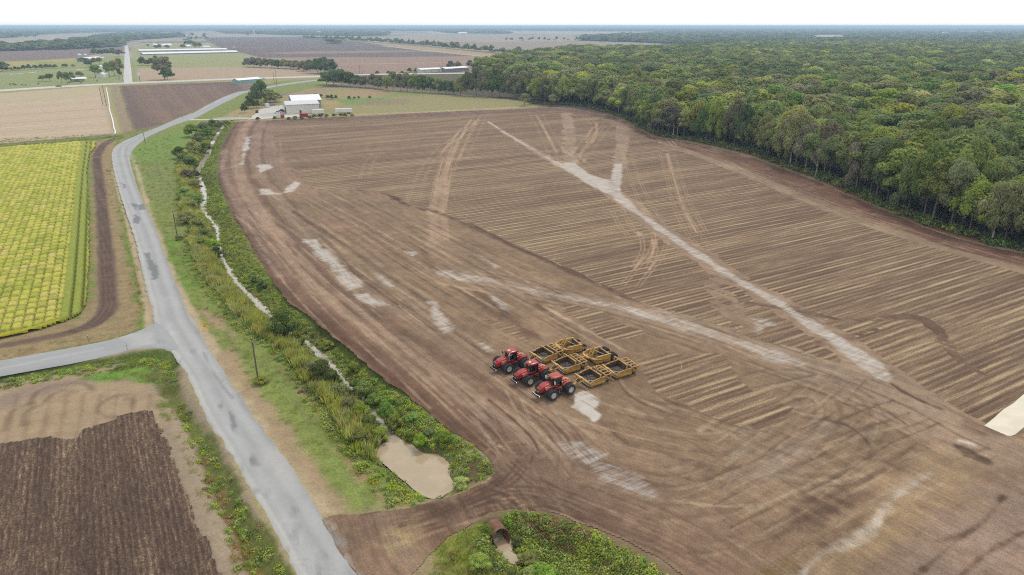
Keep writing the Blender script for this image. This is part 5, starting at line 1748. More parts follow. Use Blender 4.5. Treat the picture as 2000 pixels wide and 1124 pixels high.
lot_b = [(1062, 1124, 1074, 56, 'b'), (1034, 1112, 1086, 40, 'b'), (1096, 1128, 1098, 44, 'b'), (1030, 1075, 1054, 36, 'l'), (950, 1034, 1006, 26, 'b'), (1010, 1040, 1022, 22, 'd'), (936, 1110, 1084, 40, 'l'), (1150, 1120, 1100, 40, 'l'), (1000, 1124, 1104, 30, 'g')]
for k, (a, b, c, d, e) in enumerate(lot_b):
    x, y = ground(a, b)
    z = bank_z(x, y)
    plant(ks(e), 'bushy', x, y, max(.8, height_to(a, b, c)), '%s bush, %s from the culvert mouth in the weedy lot' % (KIND_WORDS[ks(e)], ordinal(k + 1)), 'bushes round the culvert', width=d * mpp(a, b), name='bush', cat='bush', z=z - .1)
yard_b = [(504, 236, 229, 8, 'd'), (537, 235, 227, 8, 'g'), (564, 234, 229, 8, 'd'), (577, 234, 227, 10, 'g'), (590, 234, 228, 9, 'd'), (604, 233, 226, 10, 'd'), (614, 232, 223, 9, 'g'), (626, 231, 222, 10, 'd'), (638, 230, 223, 8, 'g'), (652, 229, 222, 8, 'g'),
          (666, 229, 221, 8, 'o'), (674, 229, 221, 9, 'g'), (688, 228, 223, 8, 'o'), (617, 191, 183, 10, 'd'), (627, 191, 184, 7, 'o'), (640, 194, 186, 8, 'd'), (648, 195, 185, 8, 'd'), (656, 194, 186, 6, 'd'), (682, 195, 188, 7, 'd'), (692, 194, 189, 6, 'd'), (701, 194, 188, 5, 'd'), (722, 194, 187, 6, 'g')]
for k, (a, b, c, d, e) in enumerate(yard_b):
    x, y = ground(a, b)
    plant(ks(e), 'bushy', x, y, max(.8, height_to(a, b, c)), '%s bush, %s from the left %s' % (KIND_WORDS[ks(e)], ordinal(k + 1 if k < 13 else k - 12), 'in the scrub between field and yard' if k < 13 else 'in the scrub of the warehouse meadow'),
          'scrub round the warehouse', width=d * mpp(a, b), name='bush', cat='bush')
x, y = ground(507, 752)
plant('lime', 'bushy', x, y + .6, 1.3, 'light green weedy bush at the foot of the near utility pole', None, width=2.6, name='bush', cat='bush')
x, y = ground(347, 468)
plant('dark', 'bushy', x + .5, y, 1.1, 'dark little bush at the foot of the middle utility pole', None, width=2.6, name='bush', cat='bush')


# dead pale trees standing in the edge of the wood
def dead_tree(px, py, h, label):
    x, y = ground(px, py)
    rg = random.Random(px)
    m = MB()
    m.tube([(0, 0, -.3), (.2, 0, h * .4), (-.1, .2, h * .75), (.1, 0, h)], [.28, .2, .12, .03], 7)
    br = MB()
    for k in range(16):
        z = h * rg.uniform(.35, .95)
        a = rg.uniform(0, 6.28)
        l = h * .3 * (1.15 - z / h) + .8
        p1 = (math.cos(a) * l * .5, math.sin(a) * l * .5, z + l * .55)
        p2 = (math.cos(a + .3) * l, math.sin(a + .3) * l, z + l * 1.1)
        br.tube([(0, 0, z), p1, p2], [.09, .06, .015], 5, cap=False)
        for j in range(3):
            b = a + rg.uniform(-1, 1)
            br.tube([p1, (p1[0] + math.cos(b) * l * .4, p1[1] + math.sin(b) * l * .4, p1[2] + l * .5)], [.04, .01], 4, cap=False)
    t = thing('dead_tree', label, 'dead tree', (x, y, 0), 0, 'dead trees')
    m.build('trunk', PALEBARK, t, 40)
    br.build('branches', PALEBARK, t)


dead_tree(1935, 474, 16, 'bare pale dead tree at the near right end of the wood edge')
dead_tree(1322, 270, 14, 'bare pale dead tree at the far end of the wood edge')
dead_tree(1592, 347, 13, 'bare pale dead tree halfway along the wood edge')


# ------------------------------------------------------------------ grass, weeds and reeds
def tuft(seed, n, h, spread, w, kind, lean=.5):
    rg = np.random.default_rng(seed)
    a, r = rg.random(n) * 6.28, spread * np.sqrt(rg.random(n))
    b = np.column_stack([np.cos(a) * r, np.sin(a) * r, np.zeros(n)])
    hh = h * (.55 + .6 * rg.random(n))
    d = rg.random(n) * 6.28
    ln = lean * hh * rg.random(n)
    top = b + np.column_stack([np.cos(d) * ln, np.sin(d) * ln, hh])
    mid = b * .55 + top * .45
    mid[:, 2] += hh * .12
    s = np.column_stack([-np.sin(d + .6), np.cos(d + .6), np.zeros(n)]) * w * .5
    V = np.stack([b, mid - s, top, mid + s], 1).reshape(-1, 3)
    return np_mesh('tuft', V, np.arange(n * 4).reshape(-1, 4), [LEAF[kind]], False, {'tint': np.repeat(rg.random(n), 4)})


def weed(seed, n, r, h, leaf, kind):
    rg = np.random.default_rng(seed)
    d = rg.normal(size=(n, 3))
    d[:, 2] = np.abs(d[:, 2])
    d /= np.linalg.norm(d, axis=1)[:, None]
    f = .35 + .7 * rg.random(n)
    pos = d * f[:, None] * np.array([r, r, h])
    nr = d + rg.normal(size=(n, 3)) * .5
    nr[:, 2] += .3
    nr /= np.linalg.norm(nr, axis=1)[:, None]
    V, F = leaf_quads(pos, nr, np.full(n, leaf), rg)
    return np_mesh('weed', V, F, [LEAF[kind]], False, {'tint': np.repeat(rg.random(n), 4)})


weeds = [weed(1, 70, .8, .6, .30, 'weed'), weed(2, 70, .9, .55, .30, 'green'), weed(3, 60, .7, .7, .28, 'bright'), weed(4, 60, .8, .5, .28, 'dry'), weed(5, 70, .9, .6, .3, 'lime'), weed(6, 70, .8, .55, .3, 'dark')]
reeds = [tuft(11, 60, 2.3, .7, .14, 'reed', .35), tuft(12, 60, 2.0, .8, .15, 'reed', .5), tuft(13, 60, 1.7, .8, .14, 'weed', .5), tuft(14, 50, 1.5, .7, .13, 'lime', .6)]
grass = [tuft(21, 26, .42, .5, .07, 'weed', .8), tuft(22, 26, .36, .5, .07, 'green', .9), tuft(23, 24, .4, .5, .07, 'dry', .8), tuft(24, 26, .5, .5, .08, 'lime', .7)]


def spread_in(px_poly, n, world=False):
    Q = px_poly if world else G(px_poly)
    lo, hi = Q.min(0), Q.max(0)
    P = lo + rng.random((n, 2)) * (hi - lo)
    return P[sd_poly(P, Q) < 0]


def clear_of(P, fm=0.4, wm=0.3):
    k = (sd_poly(P, field_w) > fm) & (sd_poly(P, pond_w) > wm) & (sd_poly(P, pool_w) > wm)
    for lft, rgt in ((MAIN_L, MAIN_R), (SIDE_T, SIDE_B)):
        k &= sd_poly(P, G(list(lft) + list(rgt)[::-1])) > .5
    return P[k]


# both banks
ssl = np.concatenate([[0], np.cumsum(np.hypot(*np.diff(stream_s, axis=0).T))])
m_ = 18000
tt = ssl[-1] * rng.random(m_) ** .72
bx = np.column_stack([np.interp(tt, ssl, stream_s[:, 0]), np.interp(tt, ssl, stream_s[:, 1])])
bx += (rng.random((m_, 2)) - .5) * 19
d_, t2, sg_, _ = d_line(bx, stream_s)
hw_at = np.interp(t2 / ssl[-1], np.linspace(0, 1, 12), [.8, 1.2, 1.2, 1.3, 1.4, 1.1, .5, .3, .5, .6, .5, .5])
ok = (d_ > hw_at + .15) & (d_ < 9.5)
bx, d_, t2 = bx[ok], d_[ok], t2[ok]
fd = sd_poly(bx, field_w)
rd = sd_poly(bx, G(list(MAIN_L) + list(MAIN_R)[::-1]))
keep = (fd > .5) & (rd > 4)
bx, d_, t2, fd, rd = bx[keep], d_[keep], t2[keep], fd[keep], rd[keep]
pd = sd_poly(bx, pond_w)
keep = pd > .5
bx, d_, t2, fd, rd = bx[keep], d_[keep], t2[keep], fd[keep], rd[keep]
left = fd > 9.0 - 1.5
reedy = left & (d_ > 2.4) & (d_ < 7.2) & (t2 > ssl[-1] * .34) & (rng.random(len(bx)) < .8)
nz = fbm(bx[:, 0] * .12, bx[:, 1] * .12, 61)
B = bx[~reedy & (rng.random(len(bx)) < .8)]
nzB = fbm(B[:, 0] * .12, B[:, 1] * .12, 61)
extra = [spread_in(BASIN, 2600), spread_in([(730, 880), (700, 850), (770, 930), (830, 985), (900, 965), (960, 925), (955, 895), (890, 850), (800, 780), (770, 800), (800, 850), (880, 880), (890, 950), (840, 980), (790, 950)], 900),
         spread_in([(640, 780), (760, 900), (840, 990), (760, 995), (680, 900), (620, 810)], 900), spread_in([(400, 870), (450, 930), (500, 1010), (560, 1124), (600, 1200), (480, 1200), (440, 1050), (400, 960), (360, 840), (340, 780), (365, 790)], 1600),
         spread_in([(-200, 772), (0, 738), (120, 718), (220, 702), (300, 690), (330, 694), (345, 740), (320, 745), (300, 712), (220, 726), (120, 740), (0, 762), (-200, 800)], 1100)]
E = clear_of(np.vstack(extra))
pipe_line = G([(958, 1018), (990, 1066)], -1.0)
E = E[d_line(E, pipe_line)[0] > 1.5]
B = np.vstack([B, E])
nzB = np.concatenate([nzB, fbm(E[:, 0] * .18, E[:, 1] * .18, 62)])
r_ = rng.random(len(B))
wk = np.where(nzB + .3 * (r_ - .5) < .38, 1, np.where(nzB + .3 * (r_ - .5) < .40, 5, np.where(nzB + .3 * (r_ - .5) < .54, 0, np.where(nzB + .3 * (r_ - .5) < .66, 4, 2))))
wk = np.where(rng.random(len(B)) < .04, 3, wk)
dryzone = sd_poly(B, G([(395, 880), (440, 960), (500, 1130), (440, 1130), (400, 980)])) < 0
wk = np.where(dryzone & (rng.random(len(B)) < .5), 3, wk)
dryb = (sd_poly(B, G([(1000, 1006), (1090, 1006), (1160, 1045), (1100, 1062), (1040, 1035)])) < 0)
wk = np.where(dryb & (rng.random(len(B)) < .3), 3, wk)
bz = relief(B)
scatter('undergrowth', np.column_stack([B, bz - .05]), rng.random(len(B)) * 6.28, (.45 + .7 * rng.random(len(B))) * np.interp(np.hypot(B[:, 0], B[:, 1]), [120, 260], [1, .8]), wk, weeds, 'weedy undergrowth covering the stream banks and drains', 'undergrowth')
Rr_ = bx[reedy]
scatter('reeds', np.column_stack([Rr_, relief(Rr_) - .05]), rng.random(len(Rr_)) * 6.28, .55 + .6 * rng.random(len(Rr_)), rng.choice(4, len(Rr_), p=[.38, .3, .18, .14]), reeds, 'tall yellowish reeds in a strip along the road side of the stream', 'reeds')
verge = [spread_in([(258, 300), (330, 262), (360, 300), (350, 360), (350, 450), (420, 560), (520, 700), (640, 840), (740, 990), (690, 1000), (600, 890), (520, 790), (440, 690), (380, 600), (340, 520), (300, 420), (275, 350)], 9000),
         spread_in([(240, 290), (222, 330), (262, 480), (290, 630), (220, 668), (0, 705), (-100, 722), (0, 690), (200, 650), (270, 625), (240, 480), (200, 340)], 5000),
         spread_in([(700, 1010), (860, 1060), (930, 1030), (980, 1130), (900, 1200), (820, 1160), (860, 1080)], 700), spread_in([(0, 272), (220, 262), (300, 248), (260, 270), (0, 295)], 1800),
         spread_in([(160, 738), (240, 714), (300, 706), (340, 780), (420, 940), (500, 1130), (470, 1130), (380, 940), (310, 800), (300, 750)], 1200)]
Vg = clear_of(np.vstack(verge))
gp = rng.choice(4, len(Vg), p=[.42, .22, .2, .16])
scatter('grass', np.column_stack([Vg, relief(Vg)]), rng.random(len(Vg)) * 6.28, .6 + .7 * rng.random(len(Vg)), gp, grass, 'rough grass tufts on the road verges', 'grass')
Uu = np.array(up)
scatter('wood_undergrowth', Uu, rng.random(len(Uu)) * 6.28, np.array(us) * 1.9, rng.choice([1, 5, 5, 5, 5, 1], len(Uu)), weeds, 'dark undergrowth under the edge of the wood', 'undergrowth')


# ------------------------------------------------------------------ paints and metals
REDP = paint_mat('red_paint', (168, 34, 30), 0.28, (120, 84, 62), 0.22)
REDD = paint_mat('dusty_red_paint', (172, 62, 44), 0.45, (150, 118, 90), 0.45)
YEL = paint_mat('yellow_paint', (206, 162, 80), 0.5, (104, 78, 52), 1.0, sc=1.4)
YELD = paint_mat('worn_yellow_paint', (190, 148, 78), 0.6, (96, 70, 48), 0.95, sc=1.8)
RUST = paint_mat('earth_polished_steel', (72, 56, 46), 0.55, (112, 88, 68), 0.7)
BLACK = flat_mat('black_metal', (34, 34, 36), 0.5)
RUBBER = paint_mat('tyre_rubber', (44, 44, 46), 0.85, (104, 92, 80), 0.3)
RIM = paint_mat('silver_rim', (206, 204, 198), 0.4, (150, 130, 110), 0.3)
GLASSY = flat_mat('dark_glass', (16, 19, 22), 0.08, var=0.05)
WHITE = paint_mat('white_paint', (236, 236, 232), 0.5, (180, 172, 160), 0.15)
CREAMP = flat_mat('cream_plastic', (228, 216, 190), 0.4)
CHROME = flat_mat('steel', (170, 170, 168), 0.3, metal=0.8)
LAMP = flat_mat('lamp_lens', (240, 238, 228), 0.2)
WOOD = flat_mat('weathered_wood', (104, 92, 78), 0.9, var=0.2, sc=3)
SKIN = flat_mat('skin', (196, 148, 122), 0.6)
SHIRT = flat_mat('grey_shirt', (206, 206, 206), 0.85)
JEANS = flat_mat('grey_trousers', (140, 142, 144), 0.9)


def metal_sheet(name, c, rz=0.0, step=0.9):
    q = NT(name)
    sp = q.n('ShaderNodeSeparateXYZ')
    q.put(sp.inputs[0], q.map(rz))
    w = q.math('SINE', q.math('MULTIPLY', q.math('ADD', sp.outputs['X'], sp.outputs['Y']), 2 * math.pi / step))
    n = q.noise(0.4, 4)
    return q.done(gain(q, rgba(c), q.rng(n, .3, .7, .93, 1.05)), 0.5, q.bump(w, .3, .04))


# ------------------------------------------------------------------ red four wheel drive tractors on dual wheels
def tyre_mb(R0, w, rim_r, lugs=20):
    m = MB()
    h = w / 2
    m.lathe([(rim_r, -h * .8), (R0 * .72, -h), (R0 * .9, -h * .98), (R0 * .965, -h * .78), (R0 * .965, h * .78), (R0 * .9, h * .98), (R0 * .72, h), (rim_r, h * .8), (rim_r * .96, 0), (rim_r, -h * .8)], 30)
    for k in range(lugs):
        for sd in (-1, 1):
            a0 = 2 * math.pi * (k + (.5 if sd > 0 else 0)) / lugs
            a1 = a0 + .22
            p = (math.cos(a0) * R0 * .985, sd * .02, math.sin(a0) * R0 * .985)
            q = (math.cos(a1) * R0 * .965, sd * h * .98, math.sin(a1) * R0 * .965)
            m.bar(p, q, .06, .075)
    return m


def rim_mb(rim_r, w, side):
    m = MB()
    h = w / 2 * side
    m.lathe([(rim_r, h * .86), (rim_r * .9, h * .9), (rim_r * .82, h * .35), (rim_r * .42, h * .2), (rim_r * .4, h * .5), (rim_r * .2, h * .55), (0.001, h * .55)], 24)
    for k in range(8):
        a = 2 * math.pi * k / 8
        m.tube([(math.cos(a) * rim_r * .3, h * .5, math.sin(a) * rim_r * .3), (math.cos(a) * rim_r * .3, h * .6, math.sin(a) * rim_r * .3)], .03, 6)
    return m


TYRE = {}


def wheel(parent, x, y, R0, w, rim_r, side, rim_m, name='wheel'):
    key = (R0, w, side, rim_m.name)
    if key not in TYRE:
        TYRE[key] = (tyre_mb(R0, w, rim_r).mesh('tyre', RUBBER, 35), rim_mb(rim_r, w, side).mesh('rim', rim_m, 35))
    t = link(name, TYRE[key][0], parent, (x, y, R0))
    link('rim', TYRE[key][1], t)
    return t


def hoodsec(x, w, zb, zt, sh):
    """one section across the hood: flat top with rounded shoulders"""
    h = w / 2
    return [(x, -h, zb), (x, -h, zt - sh), (x, -h * .86, zt - sh * .35), (x, -h * .6, zt), (x, h * .6, zt), (x, h * .86, zt - sh * .35), (x, h, zt - sh), (x, h, zb)]


def make_tractor(label, loc, rz, dusty=False, dome=True, stack=False, bend=0.0):
    red = REDD if dusty else REDP
    t = thing('tractor', label, 'tractor', loc, rz, 'red tractors parked in the bare field')
    t.scale = (TS, TS, TS)
    XF, XR = 2.0, -1.95
    # frame halves joined at the hinge
    m = MB()
    m.box((2.0, 0, 1.05), (3.8, .85, .5)).box((XF, 0, 1.02), (.5, 3.9, .34)).box((1.9, 0, .75), (1.2, .5, .5))
    m.box((-1.7, 0, 1.05), (3.0, .9, .5)).box((XR, 0, 1.02), (.5, 3.9, .34)).tube([(0, 0, .7), (0, 0, 1.4)], .3, 12)
    m.box((0.1, .75, 1.0), (1.2, .5, .55)).box((0.1, -.75, 1.0), (1.2, .5, .55))
    m.build('chassis', BLACK, t)
    # hood, sloping to the nose
    h = MB()
    h.loft([hoodsec(1.05, 1.34, 1.25, 2.62, .26), hoodsec(2.0, 1.30, 1.25, 2.56, .26), hoodsec(3.2, 1.18, 1.3, 2.36, .25), hoodsec(4.0, 1.04, 1.35, 2.12, .22)])
    hood = h.build('hood', REDP, t, 40)
    MB().box((3.35, 0, 2.335), (.55, .5, .05), Matrix.Rotation(0, 4, 'Y')).build('hood_vent', flat_mat('deep_red', (128, 22, 24), .5) if 'deep_red' not in bpy.data.materials else bpy.data.materials['deep_red'], hood)
    for sd in (-1, 1):
        MB().box((2.2, sd * .655, 2.12), (1.1, .03, .16), Matrix.Rotation(R(5), 4, 'Y') @ Matrix.Translation((-.18, 0, .2))).build('hood_stripe', WHITE, hood)
    g = MB()
    g.loft([hoodsec(4.0, 1.02, .95, 2.04, .22), hoodsec(4.16, .96, 1.0, 1.86, .2)])
    grille = g.build('grille', BLACK, t)
    for sd in (-1, 1):
        MB().box((4.17, sd * .34, 1.62), (.05, .24, .14)).build('headlight', LAMP, grille)
    b = MB()
    b.box((4.32, 0, .92), (.3, 1.9, .3)).box((4.1, 0, .82), (.5, .9, .4))
    bump = b.build('front_bumper', BLACK, t)
    MB().tube([(4.34, -1.0, 1.13), (4.50, -.5, 1.13), (4.52, 0, 1.13), (4.50, .5, 1.13), (4.34, 1.0, 1.13)], .07, 8).build('guard_rail', CHROME if not dusty else WHITE, bump)
    MB().tube([(4.3, 1.05, .95), (4.42, 1.05, .95)], .11, 10).build('lamp', LAMP, bump)
    # fenders over the front wheels
    for sd in (-1, 1):
        f = MB()
        pr = [(-.2, 1.45), (.35, 1.95), (.9, 2.12), (1.6, 2.2), (2.3, 2.16), (2.9, 1.85), (2.9, 1.78), (2.3, 2.08), (1.6, 2.12), (.9, 2.04), (.38, 1.86), (-.16, 1.38)]
        f.prism(pr, sd * .66, sd * 1.2)
        f.build('fender', red, t, 35)
    # cab
    c = MB()
    c.loft([[(-.62, -.86, 1.5), (-.62, .86, 1.5), (1.05, .8, 1.5), (1.2, .5, 1.5), (1.2, -.5, 1.5), (1.05, -.8, 1.5)],
            [(-.72, -.9, 2.3), (-.72, .9, 2.3), (1.12, .84, 2.3), (1.3, .5, 2.3), (1.3, -.5, 2.3), (1.12, -.84, 2.3)],
            [(-.64, -.84, 3.45), (-.64, .84, 3.45), (.92, .8, 3.45), (1.1, .5, 3.45), (1.1, -.5, 3.45), (.92, -.8, 3.45)]])
    cab = c.build('cab', GLASSY, t, 20)
    pil = MB()
    for sd in (-1, 1):
        pil.bar((1.13, sd * .85, 1.5), (.94, sd * .82, 3.45), .07).bar((-.66, sd * .9, 1.5), (-.64, sd * .86, 3.45), .09).bar((.1, sd * .9, 1.5), (.12, sd * .86, 3.45), .06)
    pil.box((.2, 0, 1.5), (1.9, 1.75, .12))
    pil.build('cab_frame', BLACK, cab)
    for sd in (-1, 1):
        MB().bar((-.1, sd * .93, 2.2), (-.1, sd * .93, 2.55), .05).build('door_handle', CHROME, cab)
    r = MB()

    def rs(z, k, e):
        return [(-.95 * k, -.98 * k, z), (-.95 * k, .98 * k, z), (.85 * k + e, .94 * k, z), (1.25 * k + e, .55 * k, z), (1.25 * k + e, -.55 * k, z), (.85 * k + e, -.94 * k, z)]
    r.loft([rs(3.42, .98, 0), rs(3.52, 1.03, 0), rs(3.68, 1.0, 0), rs(3.80, .8, 0)])
    roof = r.build('cab_roof', REDP if not dusty else REDD, t, 30)
    for sd in (-1, 1):
        MB().box((1.22, sd * .42, 3.5), (.1, .26, .12)).build('work_light', LAMP, roof)
    if dome:
        MB().lathe([(.26, 3.78), (.28, 3.86), (.2, 3.95), (.001, 3.98)], 16, Matrix.Translation((.72, .12, 0)), 'Z').build('satellite_receiver', CREAMP, roof, 40)
    MB().tube([(-.5, .6, 3.78), (-.9, .75, 4.3)], .015, 5).build('aerial', BLACK, roof)
    for sd in (-1, 1):
        m = MB()
        m.bar((1.05, sd * .86, 3.1), (1.2, sd * 1.35, 3.15), .04).box((1.2, sd * 1.42, 2.95), (.1, .24, .5))
        m.build('mirror', WHITE if stack else BLACK, t)
    m = MB()
    m.tube([(1.25, -.84, 1.8), (1.25, -.84, 3.2), (1.1, -.84, 3.6)], .09, 10)
    m.build('exhaust_pipe', CHROME, t, 40)
    m = MB()
    m.tube([(1.3, .72, 1.9), (1.3, .72, 2.9)], .12, 10)
    m.build('air_intake', CHROME if not stack else BLACK, t, 40)
    # rear body: tanks and fenders
    m = MB()
    m.loft([[(-.85, -.8, 1.3), (-.85, .8, 1.3), (-.85, .8, 2.35), (-.85, -.8, 2.35)], [(-1.6, -.86, 1.3), (-1.6, .86, 1.3), (-1.6, .86, 2.3), (-1.6, -.86, 2.3)], [(-3.0, -.86, 1.35), (-3.0, .86, 1.35), (-3.0, .86, 2.05), (-3.0, -.86, 2.05)],
            [(-3.35, -.7, 1.4), (-3.35, .7, 1.4), (-3.35, .7, 1.8), (-3.35, -.7, 1.8)]])
    rear = m.build('rear_body', red, t)
    MB().box((-1.35, .3, 2.4), (.5, .4, .2)).box((-1.5, -.4, 2.42), (.4, .5, .26)).tube([(-2.2, .2, 2.1), (-2.2, .2, 2.35)], .2, 12).build('tank_cap', REDD, rear)
    MB().box((-2.25, 0, 2.2), (1.1, .9, .06)).build('deck_plate', paint_mat('dusty_deck', (196, 150, 112), .7) if 'dusty_deck' not in bpy.data.materials else bpy.data.materials['dusty_deck'], rear)
    for sd in (-1, 1):
        f = MB()
        f.prism([(-.9, 1.75), (-1.4, 2.1), (-2.1, 2.2), (-2.8, 2.05), (-3.2, 1.6), (-3.12, 1.56), (-2.75, 1.96), (-2.1, 2.11), (-1.43, 2.01), (-.96, 1.68)], sd * .86, sd * 1.25)
        f.build('rear_fender', red, t, 35)
        MB().box((-.92, sd * .8, 2.32), (.08, .2, .14)).build('rear_lamp', LAMP, rear)
    m = MB()
    m.bar((-3.0, 0, .65), (-4.1, 0, .55), .3, .12).box((-3.2, 0, 1.0), (.5, .8, .6)).bar((-3.3, .4, .9), (-4.0, .25, .8), .06).bar((-3.3, -.4, .9), (-4.0, -.25, .8), .06)
    m.build('drawbar', BLACK, t)
    # ladder on the left side
    m = MB()
    for dx in (-.28, .28):
        m.bar((-.25 + dx, 1.3, .45), (-.25 + dx, 1.05, 1.6), .05)
    for k in range(4):
        m.box((-.25, 1.29 - k * .07, .5 + k * .32), (.56, .2, .04))
    m.build('ladder', CHROME, t)
    m = MB()
    m.box((.3, 1.15, 1.62), (1.6, .5, .06)).bar((.95, 1.36, 1.65), (.95, 1.36, 2.4), .04).bar((.95, 1.36, 2.4), (.2, 1.36, 2.4), .04)
    m.build('platform', red, t)
    for x in (XF, XR):
        for sd in (-1, 1):
            wheel(t, x, sd * 1.22, 1.03, .66, .56, sd, RIM)
            wheel(t, x, sd * 1.98, 1.03, .66, .56, sd, RIM)
    return t


TS = 0.95
HEAD = R(-147)


def tractor_at(fr, rr_, rz):
    """centre of a tractor from the ground points under its two outer left wheels"""
    a, b = np.array(ground(*fr)), np.array(ground(*rr_))
    mid = (a + b) / 2
    left = np.array([math.cos(rz + math.pi / 2), math.sin(rz + math.pi / 2)])
    c = mid - left * 2.2 * TS
    return (c[0], c[1], 0.09)


make_tractor('red tractor nearest the pale puddle, faded dusty red behind its cab', tractor_at((1083, 783.5), (1114, 772.5), R(-147)), R(-147), True, False, True)
make_tractor('clean red tractor parked in the middle of the three', tractor_at((1036.5, 756), (1069, 745.5), R(-147)), R(-147))
T1 = make_tractor('red tractor with a person in grey beside its cab, first of three', tractor_at((995.6, 732), (1027, 720.5), R(-146)), R(-146))


# ------------------------------------------------------------------ yellow pull scrapers
def make_scraper(label, loc, rz, tower=False, arch=True, top_z=2.2):
    """open bowl on a rear axle, pulled by a tongue from the front beam"""
    t = thing('scraper', label, 'scraper', loc, rz, 'yellow scrapers parked behind the tractors')
    t.scale = (SS, SS, SS)
    W = 2.0
    m = MB()
    m.box((-.1, 0, .42), (3.2, 2 * W - .1, .12))
    m.add([(-1.6, -W, .4), (-1.6, W, .4), (-2.0, W, 1.75), (-2.0, -W, 1.75), (-1.72, -W, .4), (-1.72, W, .4), (-2.12, W, 1.75), (-2.12, -W, 1.75)],
          [(0, 1, 2, 3), (5, 4, 7, 6), (3, 2, 6, 7), (0, 3, 7, 4), (1, 5, 6, 2)])
    for sd in (-1, 1):
        m.add([(-1.9, sd * (W - .06), .35), (1.5, sd * (W - .06), .35), (1.3, sd * (W - .06), 1.0), (.2, sd * (W - .06), 1.4), (-2.0, sd * (W - .06), 1.55)], [(0, 1, 2, 3, 4)])
    rg = random.Random(int(loc[0] * 10))
    for k in range(14):
        s = rg.uniform(.15, .4)
        m.lathe([(s, 0), (s * .7, s * .4), (.01, s * .55)], 7, Matrix.Translation((rg.uniform(-1.5, .6), rg.uniform(-1.8, 1.8), .48)), 'Z')
    m.build('bowl', RUST, t)
    MB().box((1.55, 0, .36), (.3, 2 * W, .06)).build('cutting_edge', CHROME, t)
    for sd in (-1, 1):
        s = MB()
        s.prism([(-2.2, .45), (-1.9, .25), (1.3, .22), (1.75, .4), (1.9, .7), (1.6, 1.0), (1.1, 1.2), (.2, 1.45), (-1.2, 1.6), (-2.2, 1.62)], sd * W, sd * (W + .12))
        s.bar((-2.2, sd * (W + .1), 1.64), (.25, sd * (W + .1), 1.47), .18, .14).bar((.25, sd * (W + .1), 1.47), (1.6, sd * (W + .1), 1.02), .18, .14)
        s.bar((-1.2, sd * (W + .14), .4), (-1.2, sd * (W + .14), 1.58), .14).bar((.1, sd * (W + .14), .4), (.1, sd * (W + .14), 1.42), .12)
        s.build('side_plate', YELD, t)
    f = MB()
    f.bar((2.05, -W - .15, 1.35), (2.05, W + .15, 1.35), .34, .30)
    for sd in (-1, 1):
        f.bar((2.05, sd * (W + .1), 1.35), (1.2, sd * (W + .22), .75), .2, .26).bar((1.2, sd * (W + .22), .75), (-1.9, sd * (W + .22), .62), .16, .24)
        f.bar((2.05, sd * .9, 1.3), (3.6, sd * .18, .72), .18, .22)
    f.bar((3.4, 0, .72), (4.5, 0, .58), .34, .22).box((2.3, 0, 1.5), (.7, .6, .3))
    f.bar((2.0, 0, 1.45), (2.8, 0, 1.75), .18)
    draft = f.build('draft_frame', YEL, t)
    MB().tube([(2.4, .3, 1.6), (3.3, .22, 1.0)], .07, 8).tube([(2.4, -.3, 1.6), (3.3, -.22, 1.0)], .07, 8).build('hydraulic_hose', BLACK, draft)
    if arch:
        a = MB()
        a.bar((-.95, -W - .15, top_z), (-.95, W + .15, top_z), .2, .2)
        for sd in (-1, 1):
            a.bar((-.95, sd * (W + .1), top_z), (-.75, sd * (W + .1), 1.6), .14)
        a.build('cross_beam', YEL, t)
    if tower:
        a = MB()
        a.tube([(-1.5, .1, 1.7), (-1.4, .1, 3.0)], .13, 10).box((-1.4, .1, 3.0), (.3, .3, .2))
        a.build('hydraulic_tower', YEL, t)
    # rear frame over the wheels
    b = MB()
    for x in (-2.35, -3.75):
        b.bar((x, -W - .1, 1.68), (x, W + .1, 1.68), .2, .2)
    for k in range(5):
        y = -W + k * W / 2
        b.bar((-2.35, y, 1.68), (-3.75, y, 1.68), .16, .18)
    for sd in (-1, 1):
        b.bar((-2.2, sd * (W + .12), 1.6), (-3.1, sd * (W + .12), .75), .2, .3).bar((-3.75, sd * (W + .05), 1.65), (-3.2, sd * (W + .05), .8), .16, .2)
    b.bar((-3.0, -W - .1, .72), (-3.0, W + .1, .72), .24)
    b.build('rear_frame', YELD, t)
    c = MB()
    for sd in (-1, 1):
        c.tube([(-2.1, sd * 1.5, 1.5), (-2.9, sd * 1.5, .95)], .09, 8)
        c.tube([(1.9, sd * 1.7, 1.6), (.6, sd * 1.9, 1.3)], .08, 8)
    c.build('hydraulic_ram', CHROME, t)
    for y in (-1.45, -.5, .5, 1.45):
        wheel(t, -3.0, y, .70, .52, .36, 1 if y > 0 else -1, RIM)
    return t


